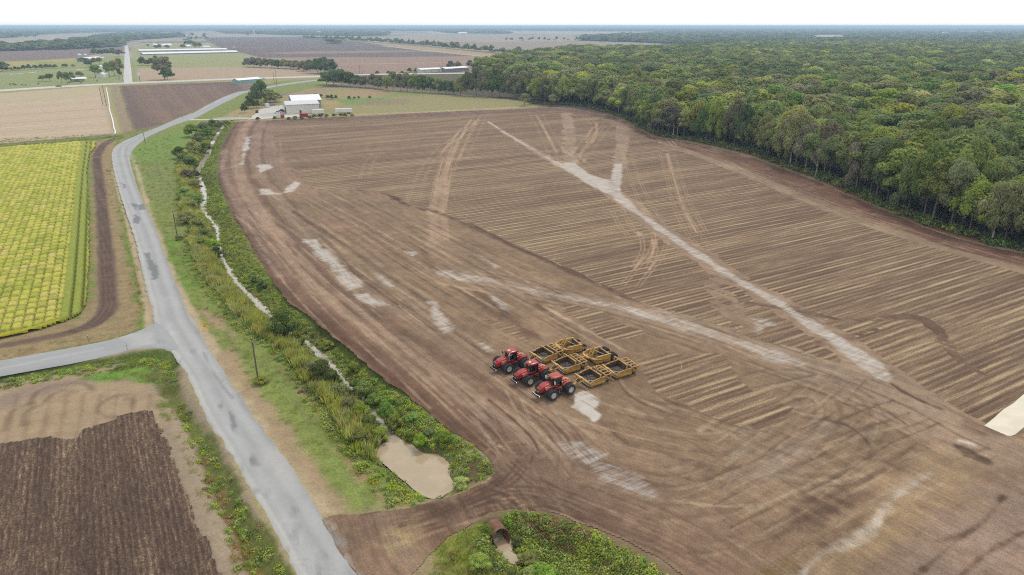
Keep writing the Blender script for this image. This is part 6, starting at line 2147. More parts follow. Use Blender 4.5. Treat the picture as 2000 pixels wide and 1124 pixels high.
def make_box_scraper(label, loc, rz, rear_tyres=True):
    """deeper side plates, a curved gooseneck yoke and big rear wheels"""
    t = thing('scraper', label, 'scraper', loc, rz, 'yellow scrapers parked behind the tractors')
    t.scale = (SS, SS, SS)
    W = 1.75
    m = MB()
    m.box((-.2, 0, .45), (2.9, 2 * W - .1, .12))
    m.add([(-1.6, -W, .4), (-1.6, W, .4), (-1.9, W, 1.7), (-1.9, -W, 1.7), (-1.75, -W, .4), (-1.75, W, .4), (-2.05, W, 1.7), (-2.05, -W, 1.7)], [(0, 1, 2, 3), (5, 4, 7, 6), (3, 2, 6, 7), (0, 3, 7, 4), (1, 5, 6, 2)])
    for k in range(9):
        s = .2 + .02 * k
        m.lathe([(s, 0), (s * .6, s * .4), (.01, s * .5)], 7, Matrix.Translation((-1.2 + .25 * k, -1.3 + (k * 7 % 5) * .6, .5)), 'Z')
    m.build('bowl', RUST, t)
    for sd in (-1, 1):
        s = MB()
        s.prism([(-2.3, .3), (1.35, .25), (1.45, .9), (1.1, 1.75), (-2.3, 1.8)], sd * W, sd * (W + .14))
        s.bar((-2.35, sd * (W + .12), 1.84), (1.15, sd * (W + .12), 1.8), .28, .16).bar((1.3, sd * (W + .1), .3), (1.15, sd * (W + .1), 1.75), .3, .2)
        s.box((-.6, sd * (W + .2), 1.0), (2.4, .1, .14))
        s.build('side_plate', YEL, t)
    y = MB()
    for sd in (-1, 1):
        y.tube([(-.2, sd * (W + .28), 1.1), (1.2, sd * (W + .3), 1.35), (1.9, sd * (W + .1), 1.5), (2.4, sd * 1.2, 1.6), (2.8, sd * .45, 1.55)], [.15, .18, .2, .2, .2], 8)
    y.tube([(2.6, 0, 1.6), (3.2, 0, 1.5), (3.8, 0, 1.0), (4.5, 0, .62)], [.26, .26, .22, .18], 8)
    y.box((2.6, 0, 1.6), (.5, 1.5, .34))
    y.build('gooseneck', YEL, t, 40)
    m = MB()
    for sd in (-1, 1):
        m.bar((1.5, sd * .45, 1.5), (.75, sd * .45, 3.0), .16).bar((2.5, sd * .4, 1.65), (1.5, sd * .45, 1.5), .16)
    for k in range(3):
        m.bar((1.45 - .3 * k, -.45, 1.62 + .6 * k), (1.45 - .3 * k, .45, 1.62 + .6 * k), .14)
    m.tube([(.8, 0, 2.7), (.75, 0, 3.35)], .1, 8).box((.75, 0, 3.35), (.22, .22, .16))
    m.build('lift_tower', YEL, t)
    m = MB()
    for sd in (-1, 1):
        m.tube([(.8, sd * .45, 2.7), (-.9, sd * 1.3, 1.8)], .09, 8)
    m.build('hydraulic_ram', CHROME, t)
    m = MB()
    m.prism([(1.5, .4), (1.75, .75), (1.65, 1.5), (1.5, 1.45), (1.6, .78), (1.38, .45)], -W + .05, W - .05)
    m.build('apron', YELD, t)
    m = MB()
    m.box((-2.15, 0, 1.55), (.3, 2 * W + .2, .3)).bar((-2.1, -1.0, 1.2), (-3.3, -1.0, .85), .26).bar((-2.1, 1.0, 1.2), (-3.3, 1.0, .85), .26).bar((-3.2, -1.9, .82), (-3.2, 1.9, .82), .22).box((-2.7, 0, 1.1), (1.0, .5, .3))
    m.build('rear_frame', YELD, t)
    if rear_tyres:
        for yy in (-1.75, -1.0, 1.0, 1.75):
            wheel(t, -3.2, yy, .84, .6, .42, 1 if yy > 0 else -1, YELD)
    else:
        for yy in (-1.3, 1.3):
            wheel(t, -2.9, yy, .74, .55, .4, 1 if yy > 0 else -1, RIM)
    return t


SS = 0.92


def at(px, py, z=.09):
    x, y = ground(px, py)
    return (x, y, z)


make_scraper('yellow scraper behind the tractor with the person, tall cross frame over its bowl', at(1061, 702), R(-145), False, True, 1.95)
make_scraper('yellow scraper behind the middle tractor with a high crosswise beam', at(1105, 722), R(-150), False, True, 2.35)
make_scraper('yellow scraper behind the nearest tractor with an upright ram post', at(1152, 747), R(-148), True, True, 2.15)
make_scraper('smaller yellow scraper standing last on the right with a square arch', at(1204, 730), R(-153), False, True, 2.5)
make_box_scraper('yellow box scraper standing farthest back with a tall mast', at(1110, 686), R(-155), False)
make_box_scraper('yellow box scraper with four big bare rear tyres in the back row', at(1164, 705), R(-152), True)


# ------------------------------------------------------------------ a person by the cab
def skin_mesh(name, pts, edges, radii, mt, parent):
    me = bpy.data.meshes.new(name)
    me.from_pydata(pts, edges, [])
    me.materials.append(mt)
    o = link(name, me, parent)
    md = o.modifiers.new('skin', 'SKIN')
    md.use_smooth_shade = True
    for i, r in enumerate(radii):
        v = me.skin_vertices[0].data[i]
        v.radius = (r, r)
        v.use_root = i == 0
    sb = o.modifiers.new('round', 'SUBSURF')
    sb.levels = sb.render_levels = 1
    return o


def make_person(loc, rz):
    t = thing('person', 'person in light grey clothes leaning in beside the cab of the red tractor', 'person', loc, rz)
    P, E, Rd = [], [], []

    def v(p, r, par=None):
        P.append(p)
        Rd.append(r)
        if par is not None:
            E.append((par, len(P) - 1))
        return len(P) - 1
    pel = v((0, 0, .95), .13)
    sp = v((.06, 0, 1.15), .125, pel)
    ch = v((.14, 0, 1.36), .15, sp)
    nk = v((.19, 0, 1.52), .06, ch)
    hd = v((.22, 0, 1.62), .085, nk)
    v((.24, 0, 1.74), .08, hd)
    joints = {}
    for sd in (-1, 1):
        hp = v((0, sd * .1, .90), .095, pel)
        kn = v((.06 if sd > 0 else .16, sd * .13, .48), .06, hp)
        an = v((-.02 if sd > 0 else .04, sd * .13, .08), .042, kn)
        v((.14 if sd > 0 else .2, sd * .14, .035), .035, an)
        sh = v((.14, sd * .2, 1.42), .065, ch)
        el = v((.26, sd * .3, 1.18), .045, sh)
        wr = v((.48, sd * .24, 1.22), .032, el)
        pa = v((.55, sd * .23, 1.23), .035, wr)
        for k, (dy, ln) in enumerate(((-.03, .07), (-.01, .085), (.01, .08), (.03, .065))):
            f1 = v((.55 + ln * .6, sd * .23 + dy, 1.235), .010, pa)
            v((.55 + ln, sd * .23 + dy, 1.21), .008, f1)
        th = v((.54, sd * .23 - sd * .05, 1.25), .011, pa)
        v((.58, sd * .23 - sd * .06, 1.25), .009, th)
    skin_mesh('body', P, E, Rd, SKIN, t)
    sp_ = [(0, 0, .95), (.06, 0, 1.15), (.14, 0, 1.36), (.175, 0, 1.48)]
    pts, ed, rd = list(sp_), [(0, 1), (1, 2), (2, 3)], [.155, .15, .175, .085]
    for sd in (-1, 1):
        b = len(pts)
        pts += [(.14, sd * .2, 1.42), (.22, sd * .27, 1.26)]
        ed += [(2, b), (b, b + 1)]
        rd += [.08, .062]
    skin_mesh('shirt', pts, ed, rd, SHIRT, t)
    pts, ed, rd = [(0, 0, .96)], [], [.15]
    for sd in (-1, 1):
        b = len(pts)
        pts += [(0, sd * .1, .90), (.06 if sd > 0 else .16, sd * .13, .48), (-.02 if sd > 0 else .04, sd * .13, .12)]
        ed += [(0, b), (b, b + 1), (b + 1, b + 2)]
        rd += [.115, .078, .062]
    skin_mesh('trousers', pts, ed, rd, JEANS, t)
    m = MB()
    m.lathe([(.098, 1.64), (.104, 1.72), (.085, 1.80), (.001, 1.83)], 14, Matrix.Translation((.225, 0, 0)), 'Z')
    m.build('hair', flat_mat('grey_hair', (150, 142, 134), .8), t, 50)
    for sd in (-1, 1):
        MB().lathe([(.012, -.004), (.012, .004), (.001, .006)], 8, Matrix.Translation((.315, sd * .035, 1.69)), 'X').build('eye', BLACK, t)
    MB().add([(.30, -.015, 1.66), (.30, .015, 1.66), (.34, 0, 1.645), (.305, 0, 1.695)], [(0, 1, 2), (0, 2, 3), (1, 3, 2), (0, 3, 1)]).build('nose', SKIN, t)
    MB().box((.312, 0, 1.61), (.01, .05, .012)).build('mouth', flat_mat('lips', (160, 100, 90), .6), t)
    return t


TT = Matrix.Translation(T1.location) @ Matrix.Rotation(T1.rotation_euler[2], 4, 'Z') @ Matrix.Scale(TS, 4)
w = TT @ Vector((1.32, 1.02, 2.17))
make_person((w.x, w.y, w.z), R(-146) + math.pi - .9)


# ------------------------------------------------------------------ culvert pipe under the crossing
def make_culvert():
    a = np.array(ground(967, 1030, -.6))
    b = np.array(ground(984, 1056, -.9))
    d = (b - a) / np.hypot(*(b - a))
    t = thing('culvert_pipe', 'rusty corrugated culvert pipe opening above the muddy pool', 'pipe', (a[0], a[1], -1.05), math.atan2(d[1], d[0]))
    q = NT('rusty_steel')
    c = q.ramp(q.noise(1.5, 5, .7), [(0.25, (82, 54, 42)), (0.5, (122, 82, 64)), (0.8, (164, 124, 102))])
    q.done(c, .8)
    m = MB()
    n, L, Rr = 36, 30, 1.18
    vs, fs = [], []
    for i in range(L):
        for k in range(n):
            an = 2 * math.pi * k / n
            end = 1.9 - .55 * math.sin(an)          # bevelled mouth
            x = -.8 + (end + .8) * i / (L - 1)
            r = Rr + .03 * math.sin(i * 2.1)
            vs.append((x, math.cos(an) * r, math.sin(an) * r))
    for i in range(L - 1):
        for k in range(n):
            k2 = (k + 1) % n
            fs.append((i * n + k, i * n + k2, (i + 1) * n + k2, (i + 1) * n + k))
    m.add(vs, fs)
    o = m.build('pipe', q.m, t, 60)
    sd = o.modifiers.new('wall', 'SOLIDIFY')
    sd.thickness = .04


make_culvert()


# ------------------------------------------------------------------ poles, wires and markers
def make_pole(px, py, top, label, group='utility poles along the lanes', arm=True, r=.14, mt=WOOD, xoff=0, hmax=14):
    x, y = ground(px, py)
    h = min(height_to(px, py, top), hmax)
    t = thing('utility_pole', label, 'utility pole', (x, y, bank_z(x, y)), R(30), group)
    MB().tube([(0, 0, -.4), (0, 0, h)], [r * 1.15, r * .75], 9).build('pole', mt, t, 40)
    if arm:
        MB().bar((0, -.9, h - .5), (0, .9, h - .5), .1, .12).build('cross_arm', mt, t)
        m = MB()
        for yy in (-.8, .35, .8):
            m.tube([(0, yy, h - .44), (0, yy, h - .2)], .05, 6)
        m.build('insulators', WHITE, t)
    return (x, y, h)


p1_ = make_pole(505, 749, 661, 'tall dark utility pole nearest the camera in the grass verge')
p2_ = make_pole(347, 466, 413, 'utility pole on the verge halfway between the bend and the junction', )
p3_ = make_pole(311, 343, 313, 'pale utility pole on the verge below the bend of the lane', mt=PALEBARK, arm=False)
p4_ = make_pole(284, 282, 257, 'utility pole on the inside of the lane bend')
p5_ = make_pole(357, 231, 215, 'pale utility pole beside the lane at the ploughed field corner', mt=PALEBARK, arm=False)
make_pole(412, 206, 192, 'pale utility pole, first of two close together beside the curving lane', mt=PALEBARK, arm=False)
make_pole(417, 203, 194, 'short pale utility pole, second of two close together beside the curving lane', mt=PALEBARK, arm=False)
make_pole(450, 184, 175, 'small pale utility pole where the lane runs behind the dark trees', mt=PALEBARK, arm=False)
make_pole(201, 206.5, 169, 'dark utility pole, left one of a pair at the edge of the tan stubble', arm=False, r=.2, hmax=16)
make_pole(208, 207, 168, 'dark utility pole, right one of a pair at the edge of the tan stubble', arm=False, r=.2, hmax=16)
make_pole(541, 170, 137, 'tall utility pole behind the dark trees by the teal shed', r=.2, hmax=18)
make_pole(536, 166, 142, 'slim utility pole standing between teal shed and lane', r=.2, hmax=15)
make_pole(703, 146, 127, 'utility pole by the highway behind the middle of the tree belt', r=.22, hmax=18)
make_pole(708, 146, 129, 'second utility pole by the highway behind the tree belt', r=.22, hmax=18)
make_pole(864, 142, 116, 'tall slim mast standing left behind the long white shed', arm=False, r=.2, hmax=24)
make_pole(858, 143, 118, 'slim mast just in front of the long white shed', arm=False, r=.2, hmax=22)
make_pole(911, 138, 124, 'utility pole at the right end of the long white sheds', r=.22, hmax=16)
make_pole(233, 156, 141, 'pale utility pole left of the highway crossing', mt=PALEBARK, r=.2, hmax=15)
make_pole(242, 162, 148, 'dark utility pole at the corner of the highway crossing', r=.22, hmax=14)
make_pole(137, 162, 140, 'pale pole among the pasture trees', mt=PALEBARK, arm=False, r=.2, hmax=15)


def wire(a, b, sag, label, r=.014):
    a, b = Vector(a), Vector(b)
    pts = []
    for k in range(25):
        s = k / 24
        p = a.lerp(b, s)
        p.z -= sag * 4 * s * (1 - s)
        pts.append(p)
    m = MB()
    m.tube([p - a for p in pts], r, 5)
    o = m.build('overhead_wire', flat_mat('wire', (120, 112, 104), .6), None, 60, None, a)
    set_props(o, label, 'wire')


e1, e2 = np.array(ground(720, 970, 7.6)), np.array(ground(828, 1124, 7.8))
far_ = e2 + (e2 - e1) / np.hypot(*(e2 - e1)) * 26
top1 = (p1_[0], p1_[1], p1_[2] - .3)
wire(top1, (far_[0], far_[1], 8.4), .7, 'overhead wire running down from the nearest utility pole across the dirt entrance', .03)
wire(top1, (p2_[0], p2_[1], p2_[2] - .3), .9, 'overhead wire between the nearest and the middle utility poles', .025)
wire((p2_[0], p2_[1], p2_[2] - .3), (p4_[0], p4_[1], p4_[2] - .3), 1.2, 'overhead wire between the middle pole and the bend of the lane', .025)
wire((p4_[0], p4_[1], p4_[2] - .3), (p5_[0], p5_[1], p5_[2] - .3), 1.2, 'overhead wire between the bend of the lane and the ploughed field corner', .03)


def stick(px, py, top, label, mt, lean=(0, 0), cat='stake', name='stake', h=None):
    x, y = ground(px, py)
    h = h or height_to(px, py, top)
    m = MB()
    m.bar((0, 0, -.2), (lean[0], lean[1], h), .1, .06)
    o = m.build(name, mt, None, None, None, (x, y, .06))
    set_props(o, label, cat, 'survey stakes in the stubble')


YS = flat_mat('yellow_lath', (226, 180, 90), .7)
stick(1330, 724.6, 710, 'white survey stake standing in the stubble behind the scrapers', WHITE)
stick(1345.4, 719, 704.3, 'upright yellow survey stake right of the white one', YS, (-.28, .0))
stick(1334.2, 711, 704, 'slanting yellow lath leaning against the upright yellow stake', YS, (.72, -.75), h=1.45)
x, y = ground(399, 645)
t = thing('marker_post', 'yellow marker post with a tilted sign plate in the grass by the junction', 'marker', (x, y, -.03), R(105))
MB().tube([(0, 0, -.3), (.1, 0, 1.1)], .04, 8).build('post', YS, t)
MB().box((.12, 0, 1.15), (.06, .75, .95), Matrix.Rotation(R(12), 4, 'X')).build('plate', flat_mat('amber_plate', (236, 176, 20), .5), t)
for px, py, lb in ((249, 684, 'thin grey roadside post on the lower verge of the side road'), (173, 667, 'thin pale roadside post on the upper verge of the side road')):
    x, y = ground(px, py)
    t = thing('roadside_post', lb, 'post', (x, y, 0), 0, 'roadside posts')
    MB().tube([(0, 0, -.3), (0, 0, 1.5)], .04, 6).build('post', WOOD, t)
    MB().box((.04, 0, 1.35), (.02, .12, .3)).build('reflector', WHITE, t)

# white water pipe lying along the stubble
Q = smooth_line(G([(207, 172), (210, 185), (213, 203), (214, 215), (218, 228), (221, 240), (223, 252), (225.5, 258), (224.5, 263)]), 6)
m = MB()
m.tube([(q[0] - Q[0][0], q[1] - Q[0][1], .3) for q in Q], .42, 8)
set_props(m.build('water_pipe', WHITE, None, 60, None, (Q[0][0], Q[0][1], 0)), 'long white flexible water pipe lying along the edge of the tan stubble', 'pipe')


# ------------------------------------------------------------------ buildings
def make_shed(name, label, cat, a, b, depth, eave, ridge, wall, roof, group=None, door=0, open_front=False, windows=0, mono=False, z=0.1):
    """shed whose front wall stands between ground pixels a and b"""
    A, B = np.array(ground(*a)), np.array(ground(*b))
    L = math.hypot(*(B - A))
    t = thing(name, label, cat, (A[0], A[1], z), math.atan2(B[1] - A[1], B[0] - A[0]), group)
    m = MB()
    if open_front:
        for k in range(max(2, int(L / 8)) + 1):
            for yy in (.2, depth - .4):
                MB().box((k * L / max(2, int(L / 8)), yy, eave / 2), (.4, .4, eave)).build('post', wall, t)
        m.box((L / 2, depth - .1, eave / 2), (L, .15, eave))
        m.build('back_wall', wall, t)
    else:
        top = [(0, eave), (ridge[1] * depth, ridge[0]), (depth, eave if not mono else eave)]
        pr = [(0, -.3), (0, eave), (ridge[1] * depth, ridge[0] - .05), (depth, eave), (depth, -.3)]
        vs = [(0, p[0], p[1]) for p in pr] + [(L, p[0], p[1]) for p in pr]
        fs = [(0, 1, 2, 3, 4), (9, 8, 7, 6, 5)] + [(k, 5 + k, 5 + (k + 1) % 5, (k + 1) % 5) for k in (0, 3, 4)]
        m.add(vs, fs)
        w_ = m.build('wall', wall, t)
        for k in range(windows):
            x0 = L * (k + .6) / (windows + .2)
            f = MB().box((x0, -.03, eave * .55), (1.6, .1, 1.4)).build('window', WHITE, t)
            MB().box((x0, -.1, eave * .55), (1.3, .06, 1.1)).build('pane', GLASSY, f)
        for k in range(door):
            x0 = L * (k + .5) / door
            MB().box((x0, -.04, 1.15), (1.1, .1, 2.3)).build('door', flat_mat('door_grey', (120, 112, 106), .6) if 'door_grey' not in bpy.data.materials else bpy.data.materials['door_grey'], t)
    o_ = .5
    r = MB()
    ry, rz_ = ridge[1] * depth, ridge[0]
    sl1 = (rz_ - eave) / max(ry, .1)
    for (y0, z0, y1, z1) in ((-o_, eave - sl1 * o_ if not mono else eave, ry, rz_), (ry, rz_, depth + o_, eave - (rz_ - eave) / max(depth - ry, .1) * o_)):
        r.add([(-o_, y0, z0), (L + o_, y0, z0), (L + o_, y1, z1), (-o_, y1, z1), (-o_, y0, z0 + .14), (L + o_, y0, z0 + .14), (L + o_, y1, z1 + .14), (-o_, y1, z1 + .14)],
              [(0, 3, 2, 1), (4, 5, 6, 7), (0, 1, 5, 4), (1, 2, 6, 5), (2, 3, 7, 6), (3, 0, 4, 7)])
    r.build('roof', roof, t)
    return t


WALLW = metal_sheet('pale_wall_sheet', (226, 222, 212))
ROOFW = metal_sheet('white_roof_sheet', (240, 242, 244))
ROOFG = metal_sheet('pale_grey_roof_sheet', (206, 208, 210))
WALLG = metal_sheet('grey_wall_sheet', (150, 150, 150))
TEAL = metal_sheet('teal_wall_sheet', (150, 184, 174))
BRICKR = flat_mat('red_roof', (150, 92, 78), .8)
CONC = flat_mat('concrete', (206, 200, 188), .85, var=.08, sc=.8)

wh = make_shed('warehouse', 'big pale metal warehouse with a grey roof at the far field edge', 'warehouse', (561, 224), (624.5, 221), 20, 6.6, (8.3, .5), WALLW, ROOFG, door=0)
MB().box((9.5, -.06, 1.3), (1.3, .12, 2.6)).build('door', RUST, wh)
MB().box((-.06, 7.5, 2.4), (.12, 5.0, 4.8)).build('doorway_shade_panel', flat_mat('painted_inside_shade', (26, 26, 28), .9), wh)  # flat dark slab on the closed wall, painting the shade inside a doorway
make_shed('storage_shed', 'grey shed with a bright white roof behind the pale warehouse', 'shed', (572, 213), (628, 210.5), 20, 6.0, (9.2, .5), WALLG, ROOFW)
make_shed('steel_shed', 'teal sided metal shed with a pale gable beside the highway', 'shed', (466, 165.5), (510, 161.5), 9, 4.2, (5.8, .5), TEAL, ROOFW)
make_shed('long_shed', 'long white roofed shed left of the gap beyond the tree belt', 'shed', (822, 143), (864, 141), 14, 4.2, (5.6, .5), WALLW, ROOFW, windows=3)
make_shed('long_shed', 'long white roofed shed with dark bays right of the gap beyond the tree belt', 'shed', (871, 141.5), (916, 138.5), 16, 4.4, (5.8, .5), WALLG, ROOFW, windows=4)
for k in range(2):
    a, b = ((272, 101.5), (444, 98.5)) if k == 0 else ((280, 108.2), (465, 103.6))
    make_shed('poultry_house', ['very long low white roofed house, farther of the two parallel ones', 'very long low white roofed house, nearer of the two parallel ones'][k], 'poultry house', a, b, 22, 2.2, (5.0, .5), WALLG, ROOFW, 'long white houses')
make_shed('open_shed', 'open sided farm shed with a white roof beside the silos', 'shed', (176, 121.5), (205, 119.5), 26, 5.5, (7.5, .5), WALLW, ROOFW, open_front=True)
make_shed('cattle_shelter', 'long low white roofed cattle shelter in the pasture', 'shelter', (143, 160.5), (171, 159), 9, 3.0, (4.2, .5), WALLW, ROOFW, open_front=True)
make_shed('house', 'small white house half hidden by the farmyard trees', 'house', (203, 138), (211, 137), 10, 4.2, (6.8, .5), WHITE, ROOFW, windows=1)
make_shed('house', 'second small white building below the farmyard house', 'house', (203, 152), (212, 150.5), 9, 3.6, (5.8, .5), WHITE, ROOFW, windows=1)
make_shed('farmhouse', 'long farm building with red roof at the head of the north lane', 'farmhouse', (249, 86), (275, 83.5), 18, 4, (7, .5), WHITE, BRICKR)
for a, b, lb in (((302, 91), (309, 90.6), 'white farmhouse behind the left end of the long white houses'), ((318, 91.5), (337, 90.6), 'wide pale farmhouse among the far trees'), ((366, 93.5), (374, 93), 'small white farmhouse under the dark far trees'),
                 ((381, 88), (389, 87.4), 'white gabled farmhouse right of the dark far trees'), ((398, 95.5), (412, 94.8), 'low grey farm building at the right end of the far farm'), ((362, 71), (368, 70.8), 'tiny white farmhouse far off before the horizon wood'),
                 ((1600, 108), (1610, 107.5), 'white house hidden deep in the wood'), ((23, 91), (32, 90.5), 'white building at the left end of the far tree belt')):
    make_shed('farmhouse', lb, 'farmhouse', a, b, 12, 4.2, (7.6, .5), WHITE, ROOFW if 'grey' not in lb else ROOFG, 'far farmhouses', windows=2)
for a, b, lb in (((1833, 68.5), (1852, 68.6), 'far white shed, left one in the clearing on the right horizon'), ((1856, 70), (1868, 70), 'far white shed, right one in the clearing on the right horizon'), ((895, 67.3), (912, 67.3), 'far white farm shed before the central horizon wood'),
                 ((600, 65.5), (628, 65.3), 'far pale buildings before the left horizon wood')):
    make_shed('far_shed', lb, 'shed', a, b, 40, 9, (16, .5), WHITE, ROOFW, 'far sheds')


def silo(px, py, top, w, label):
    x, y = ground(px, py)
    h, r = height_to(px, py, top), w * mpp(px, py) / 2
    t = thing('silo', label, 'silo', (x, y, 0), 0, 'grain silos')
    q = MB()
    prof = [(r, -.3)]
    for k in range(13):
        prof.append((r * (1 + .015 * (k % 2)), h * .78 * k / 12))
    q.lathe(prof, 24, None, 'Z').build('tank', metal_sheet('galvanised', (180, 188, 192)) if 'galvanised' not in bpy.data.materials else bpy.data.materials['galvanised'], t, 40)
    MB().lathe([(r * 1.05, h * .77), (r * .15, h * .97), (r * .15, h), (.01, h)], 24, None, 'Z').build('roof', ROOFG, t, 40)


silo(157.5, 118, 104.5, 8, 'grey metal grain silo with a conical lid, left of the two')
silo(168.5, 116, 105, 7, 'shorter grey metal grain silo, right of the two')
x, y = ground(497, 68.5)
h = 60
t = thing('water_tower', 'white water tower rising above the far fields', 'water tower', (x, y, 0))
MB().lathe([(5, 0), (4, 4), (3.8, h * .7), (4.5, h * .78)], 20, None, 'Z').build('shaft', WHITE, t, 40)
MB().lathe([(4.5, h * .76), (8.5, h * .84), (9.2, h * .91), (7, h * .98), (.01, h)], 24, None, 'Z').build('tank', WHITE, t, 40)

# farm bridge over the stream
A, B = np.array(ground(417, 233.8, .3)), np.array(ground(484, 232.3, .3))
L = math.hypot(*(B - A))
t = thing('farm_bridge', 'narrow pale concrete farm bridge with low rails crossing the stream', 'bridge', (A[0], A[1], 0), math.atan2(B[1] - A[1], B[0] - A[0]))
MB().box((L / 2, 0, .1), (L, 4.2, .5)).build('deck', CONC, t)
for sd in (-1, 1):
    m = MB()
    m.box((L / 2, sd * 2.2, 1.0), (L, .16, .3))
    for k in range(9):
        m.box((L * k / 8, sd * 2.2, .55), (.22, .2, 1.0))
    m.build('rail', WHITE, t)
m = MB()
for k in (0.28, 0.5, .72):
    m.box((L * k, 0, -1.6), (.5, 3.8, 3.0))
m.build('piers', CONC, t)
# billboard sign by the crossing, small white sign by the dark field
for px, py, top, w, hh, lb in ((274, 160, 143, 6, .3, 'white sign panel on a dark post beside the highway crossing'), (458, 97, 91, 3, .5, 'small white box sign at the corner of the dark ploughed field')):
    x, y = ground(px, py)
    h = height_to(px, py, top)
    s = mpp(px, py)
    t = thing('sign', lb, 'sign', (x, y, 0), 0)
    MB().tube([(0, 0, -.3), (0, 0, h * .9)], .28, 8).build('post', BLACK, t)
    MB().box((0, -.3, h * (1 - hh / 2)), (w * s, .3, h * hh)).build('panel', WHITE, t)


# ------------------------------------------------------------------ yard vehicles and boxes
def small_wheels(t, xs, y, r=.36, w=.24):
    for x in xs:
        for sd in (-1, 1):
            m = MB()
            m.lathe([(.001, -w / 2), (r * .6, -w / 2), (r, -w * .4), (r, w * .4), (r * .6, w / 2), (.001, w / 2)], 14)
            wl = m.build('wheel', RUBBER, t, 35, None, (x, sd * y, r))
            MB().lathe([(.001, sd * w * .52), (r * .55, sd * w * .52), (r * .58, sd * w * .4)], 12).build('rim', RIM, wl)


def make_pickup(label, px, py, rz, col):
    x, y = ground(px, py)
    t = thing('pickup_truck', label, 'pickup truck', (x, y, .12), rz, 'vehicles in the yard')
    mt = paint_mat('car_paint_%d' % px, col, .3, (150, 140, 130), .15)
    m = MB()
    m.prism([(-2.8, .45), (2.7, .45), (2.8, .7), (2.75, 1.05), (1.3, 1.15), (-2.8, 1.15)], -.95, .95)
    b = m.build('body', mt, t)
    m = MB()
    m.loft([[(-.75, -.9, 1.12), (-.75, .9, 1.12), (1.4, .9, 1.12), (1.4, -.9, 1.12)], [(-.6, -.75, 1.85), (-.6, .75, 1.85), (.6, .75, 1.85), (.6, -.75, 1.85)]])
    c = m.build('cabin', GLASSY, t)
    MB().box((0, 0, 1.87), (1.2, 1.5, .06)).build('roof', mt, c)
    MB().box((-1.8, 0, 1.17), (1.7, 1.6, .04)).build('load_bed', BLACK, b)
    for sd in (-1, 1):
        MB().box((2.78, sd * .7, .85), (.06, .3, .16)).build('headlight', LAMP, b)
    small_wheels(t, (-1.7, 1.75), .9)
    return t


make_pickup('white pickup truck parked before the warehouse doorway', 543, 222, R(200), (236, 236, 236))
make_pickup('dark pickup truck parked close beside the warehouse gable', 551, 219, R(150), (44, 46, 50))
make_pickup('black pickup truck alone on the left side of the gravel yard', 502, 221, R(110), (34, 34, 36))
make_pickup('grey pickup truck driving along the highway past the pasture', 115, 170.5, R(10), (112, 112, 116))
make_pickup('dark pickup truck standing beside the teal shed roof', 494, 157.5, R(20), (40, 42, 46))
make_pickup('white pickup truck right of the teal shed', 515, 156, R(20), (236, 236, 236))
make_pickup('white pickup truck on the highway behind the tree belt', 811, 145.5, R(182), (236, 236, 236))


def make_trailer(label, a, b, h, w, col, cat='trailer', name='box_trailer', wheels=True):
    A, B = np.array(ground(*a)), np.array(ground(*b))
    L = math.hypot(*(B - A))
    t = thing(name, label, cat, (A[0], A[1], .12), math.atan2(B[1] - A[1], B[0] - A[0]), 'boxes and trailers at the warehouse')
    mt = col
    z0 = 1.1 if wheels else .15
    m = MB()
    m.box((L / 2, w / 2, z0 + h / 2), (L, w, h))
    for k in range(int(L / 1.5) + 1):
        m.box((min(k * 1.5, L), -.03, z0 + h / 2), (.08, .06, h * .96))
    b_ = m.build('body', mt, t)
    MB().box((L / 2, w / 2, z0 + h + .03), (L - .3, w - .3, .06)).build('roof', WHITE if wheels else mt, b_)
    if wheels:
        m = MB()
        m.box((L / 2, w / 2, .95), (L * .95, 1.0, .3))
        m.build('underframe', BLACK, t)
        for x in (L * .75, L * .85):
            for sd in (0, 1):
                MB().lathe([(.001, -.15), (.48, -.15), (.5, 0), (.48, .15), (.001, .15)], 14).build('wheel', RUBBER, t, 35, None, (x, .2 + sd * (w - .4), .5))
    return t


make_trailer('white box trailer standing alone right of the warehouse', (655, 224), (688, 223), 2.6, 2.6, WHITE)
make_trailer('white covered trailer in front of the warehouse corner', (612, 226.3), (634, 225), 2.7, 3.0, WHITE)
make_trailer('red steel container before the warehouse front wall', (586, 229), (602, 228.2), 1.9, 2.4, REDP, 'container', 'container', False)
make_trailer('red steel container left of the warehouse behind the scrub', (549, 231.8), (556, 231.4), 2.2, 2.6, REDD, 'container', 'container', False)
make_trailer('white steel box joined left of the red container', (540, 232.2), (548.5, 231.8), 2.6, 2.6, WHITE, 'container', 'container', False)
make_trailer('white box standing at the back of the gravel yard', (520.5, 211.5), (527, 211), 2.8, 3, WHITE, 'container', 'container', False)
x, y = ground(543.5, 211)
t = thing('yard_lamp', 'pale floodlight mast standing left of the warehouse', 'lamp post', (x, y, .1))
MB().tube([(0, 0, 0), (0, 0, 9)], .12, 8).build('pole', PALEBARK, t)
MB().box((-.6, 0, 9), (1.3, .4, .2)).build('lamp_head', WHITE, t)


# rubble heaped along the far edge of the field
def rubble(px, py, label, seed, n=12, w=6):
    rg = random.Random(seed)
    x, y = ground(px, py)
    m = MB()
    for k in range(n):
        s = rg.uniform(.3, 1.0)
        m.box((rg.uniform(-w, w), rg.uniform(-1.2, 1.2), s * .3), (s * rg.uniform(.8, 2.2), s, s * .8), Matrix.Rotation(rg.uniform(-.3, .3), 4, 'Z'), .7)
    o = m.build('rubble', CONC, None, None, None, (x, y, .05))
    set_props(o, label, 'rubble', 'rubble heaps along the far field edge', 'stuff')


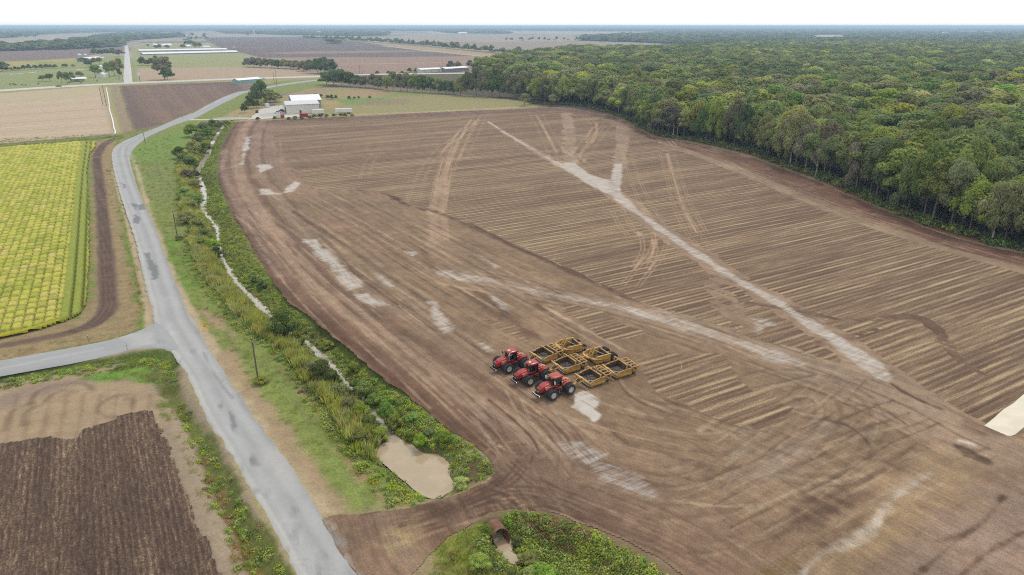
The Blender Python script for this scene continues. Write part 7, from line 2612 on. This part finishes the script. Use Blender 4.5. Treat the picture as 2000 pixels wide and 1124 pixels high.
for k, (px, py, w_, wd) in enumerate(((790, 221.5, 7, 'nearest the warehouse'), (838, 220, 9, 'in the middle of the far edge'), (870, 218.5, 4, 'right of the middle one'), (940, 214, 10, 'under the lone trees'), (1006, 211.5, 6, 'at the far corner'))):
    rubble(px, py, 'pale broken concrete heap %s of the bare field' % wd, 40 + k, 14, w_)


# cattle
def make_cow(px, py, rz, col, label):
    x, y = ground(px, py)
    t = thing('cow', label, 'cow', (x, y, 0), rz, 'cattle in the pasture')
    pts = [(0, 0, 1.05), (.7, 0, 1.08), (1.0, 0, 1.2), (1.3, 0, 1.35), (1.62, 0, 1.2), (-.6, 0, 1.1), (-.85, 0, 1.15), (-.98, 0, .7)]
    ed = [(0, 1), (1, 2), (2, 3), (3, 4), (0, 5), (5, 6), (6, 7)]
    rd = [.38, .34, .24, .17, .1, .33, .14, .03]
    for sx, b in ((.62, 1), (-.62, 5)):
        for sd in (-1, 1):
            i = len(pts)
            pts += [(sx, sd * .2, .8), (sx + (.04 if sx > 0 else -.08), sd * .2, .42), (sx, sd * .2, .04)]
            ed += [(b, i), (i, i + 1), (i + 1, i + 2)]
            rd += [.15, .085, .07]
    skin_mesh('body', pts, ed, rd, col, t)
    m = MB()
    for sd in (-1, 1):
        m.box((1.36, sd * .2, 1.45), (.06, .18, .08))
    m.build('ears', col, t)


COWB, COWW = flat_mat('black_hide', (44, 38, 36), .8), flat_mat('pale_hide', (214, 206, 196), .8)
for k, (px, py, c, rz, wd) in enumerate(((20, 166.5, 0, 10, '1st from the left'), (25, 166.3, 0, 40, '2nd from the left'), (28, 166, 0, 160, '3rd from the left'), (31, 167.5, 0, 200, '4th from the left'), (44, 167.6, 0, 15, '5th from the left'), (50, 167.2, 0, 70, '6th from the left'),
                                         (47, 167.9, 1, 0, 'behind the dark ones'), (55, 169.3, 1, 100, 'nearest the highway'), (75, 165.5, 0, 30, 'left of the round pasture trees'), (135, 163, 0, 0, 'under the pasture trees'), (158, 163, 0, 20, 'beside the white shelter'), (189, 160.4, 0, 0, 'right of the white shelter'))):
    make_cow(px, py, R(rz), COWW if c else COWB, '%s cow standing in the pasture, %s' % ('pale' if c else 'dark', wd))
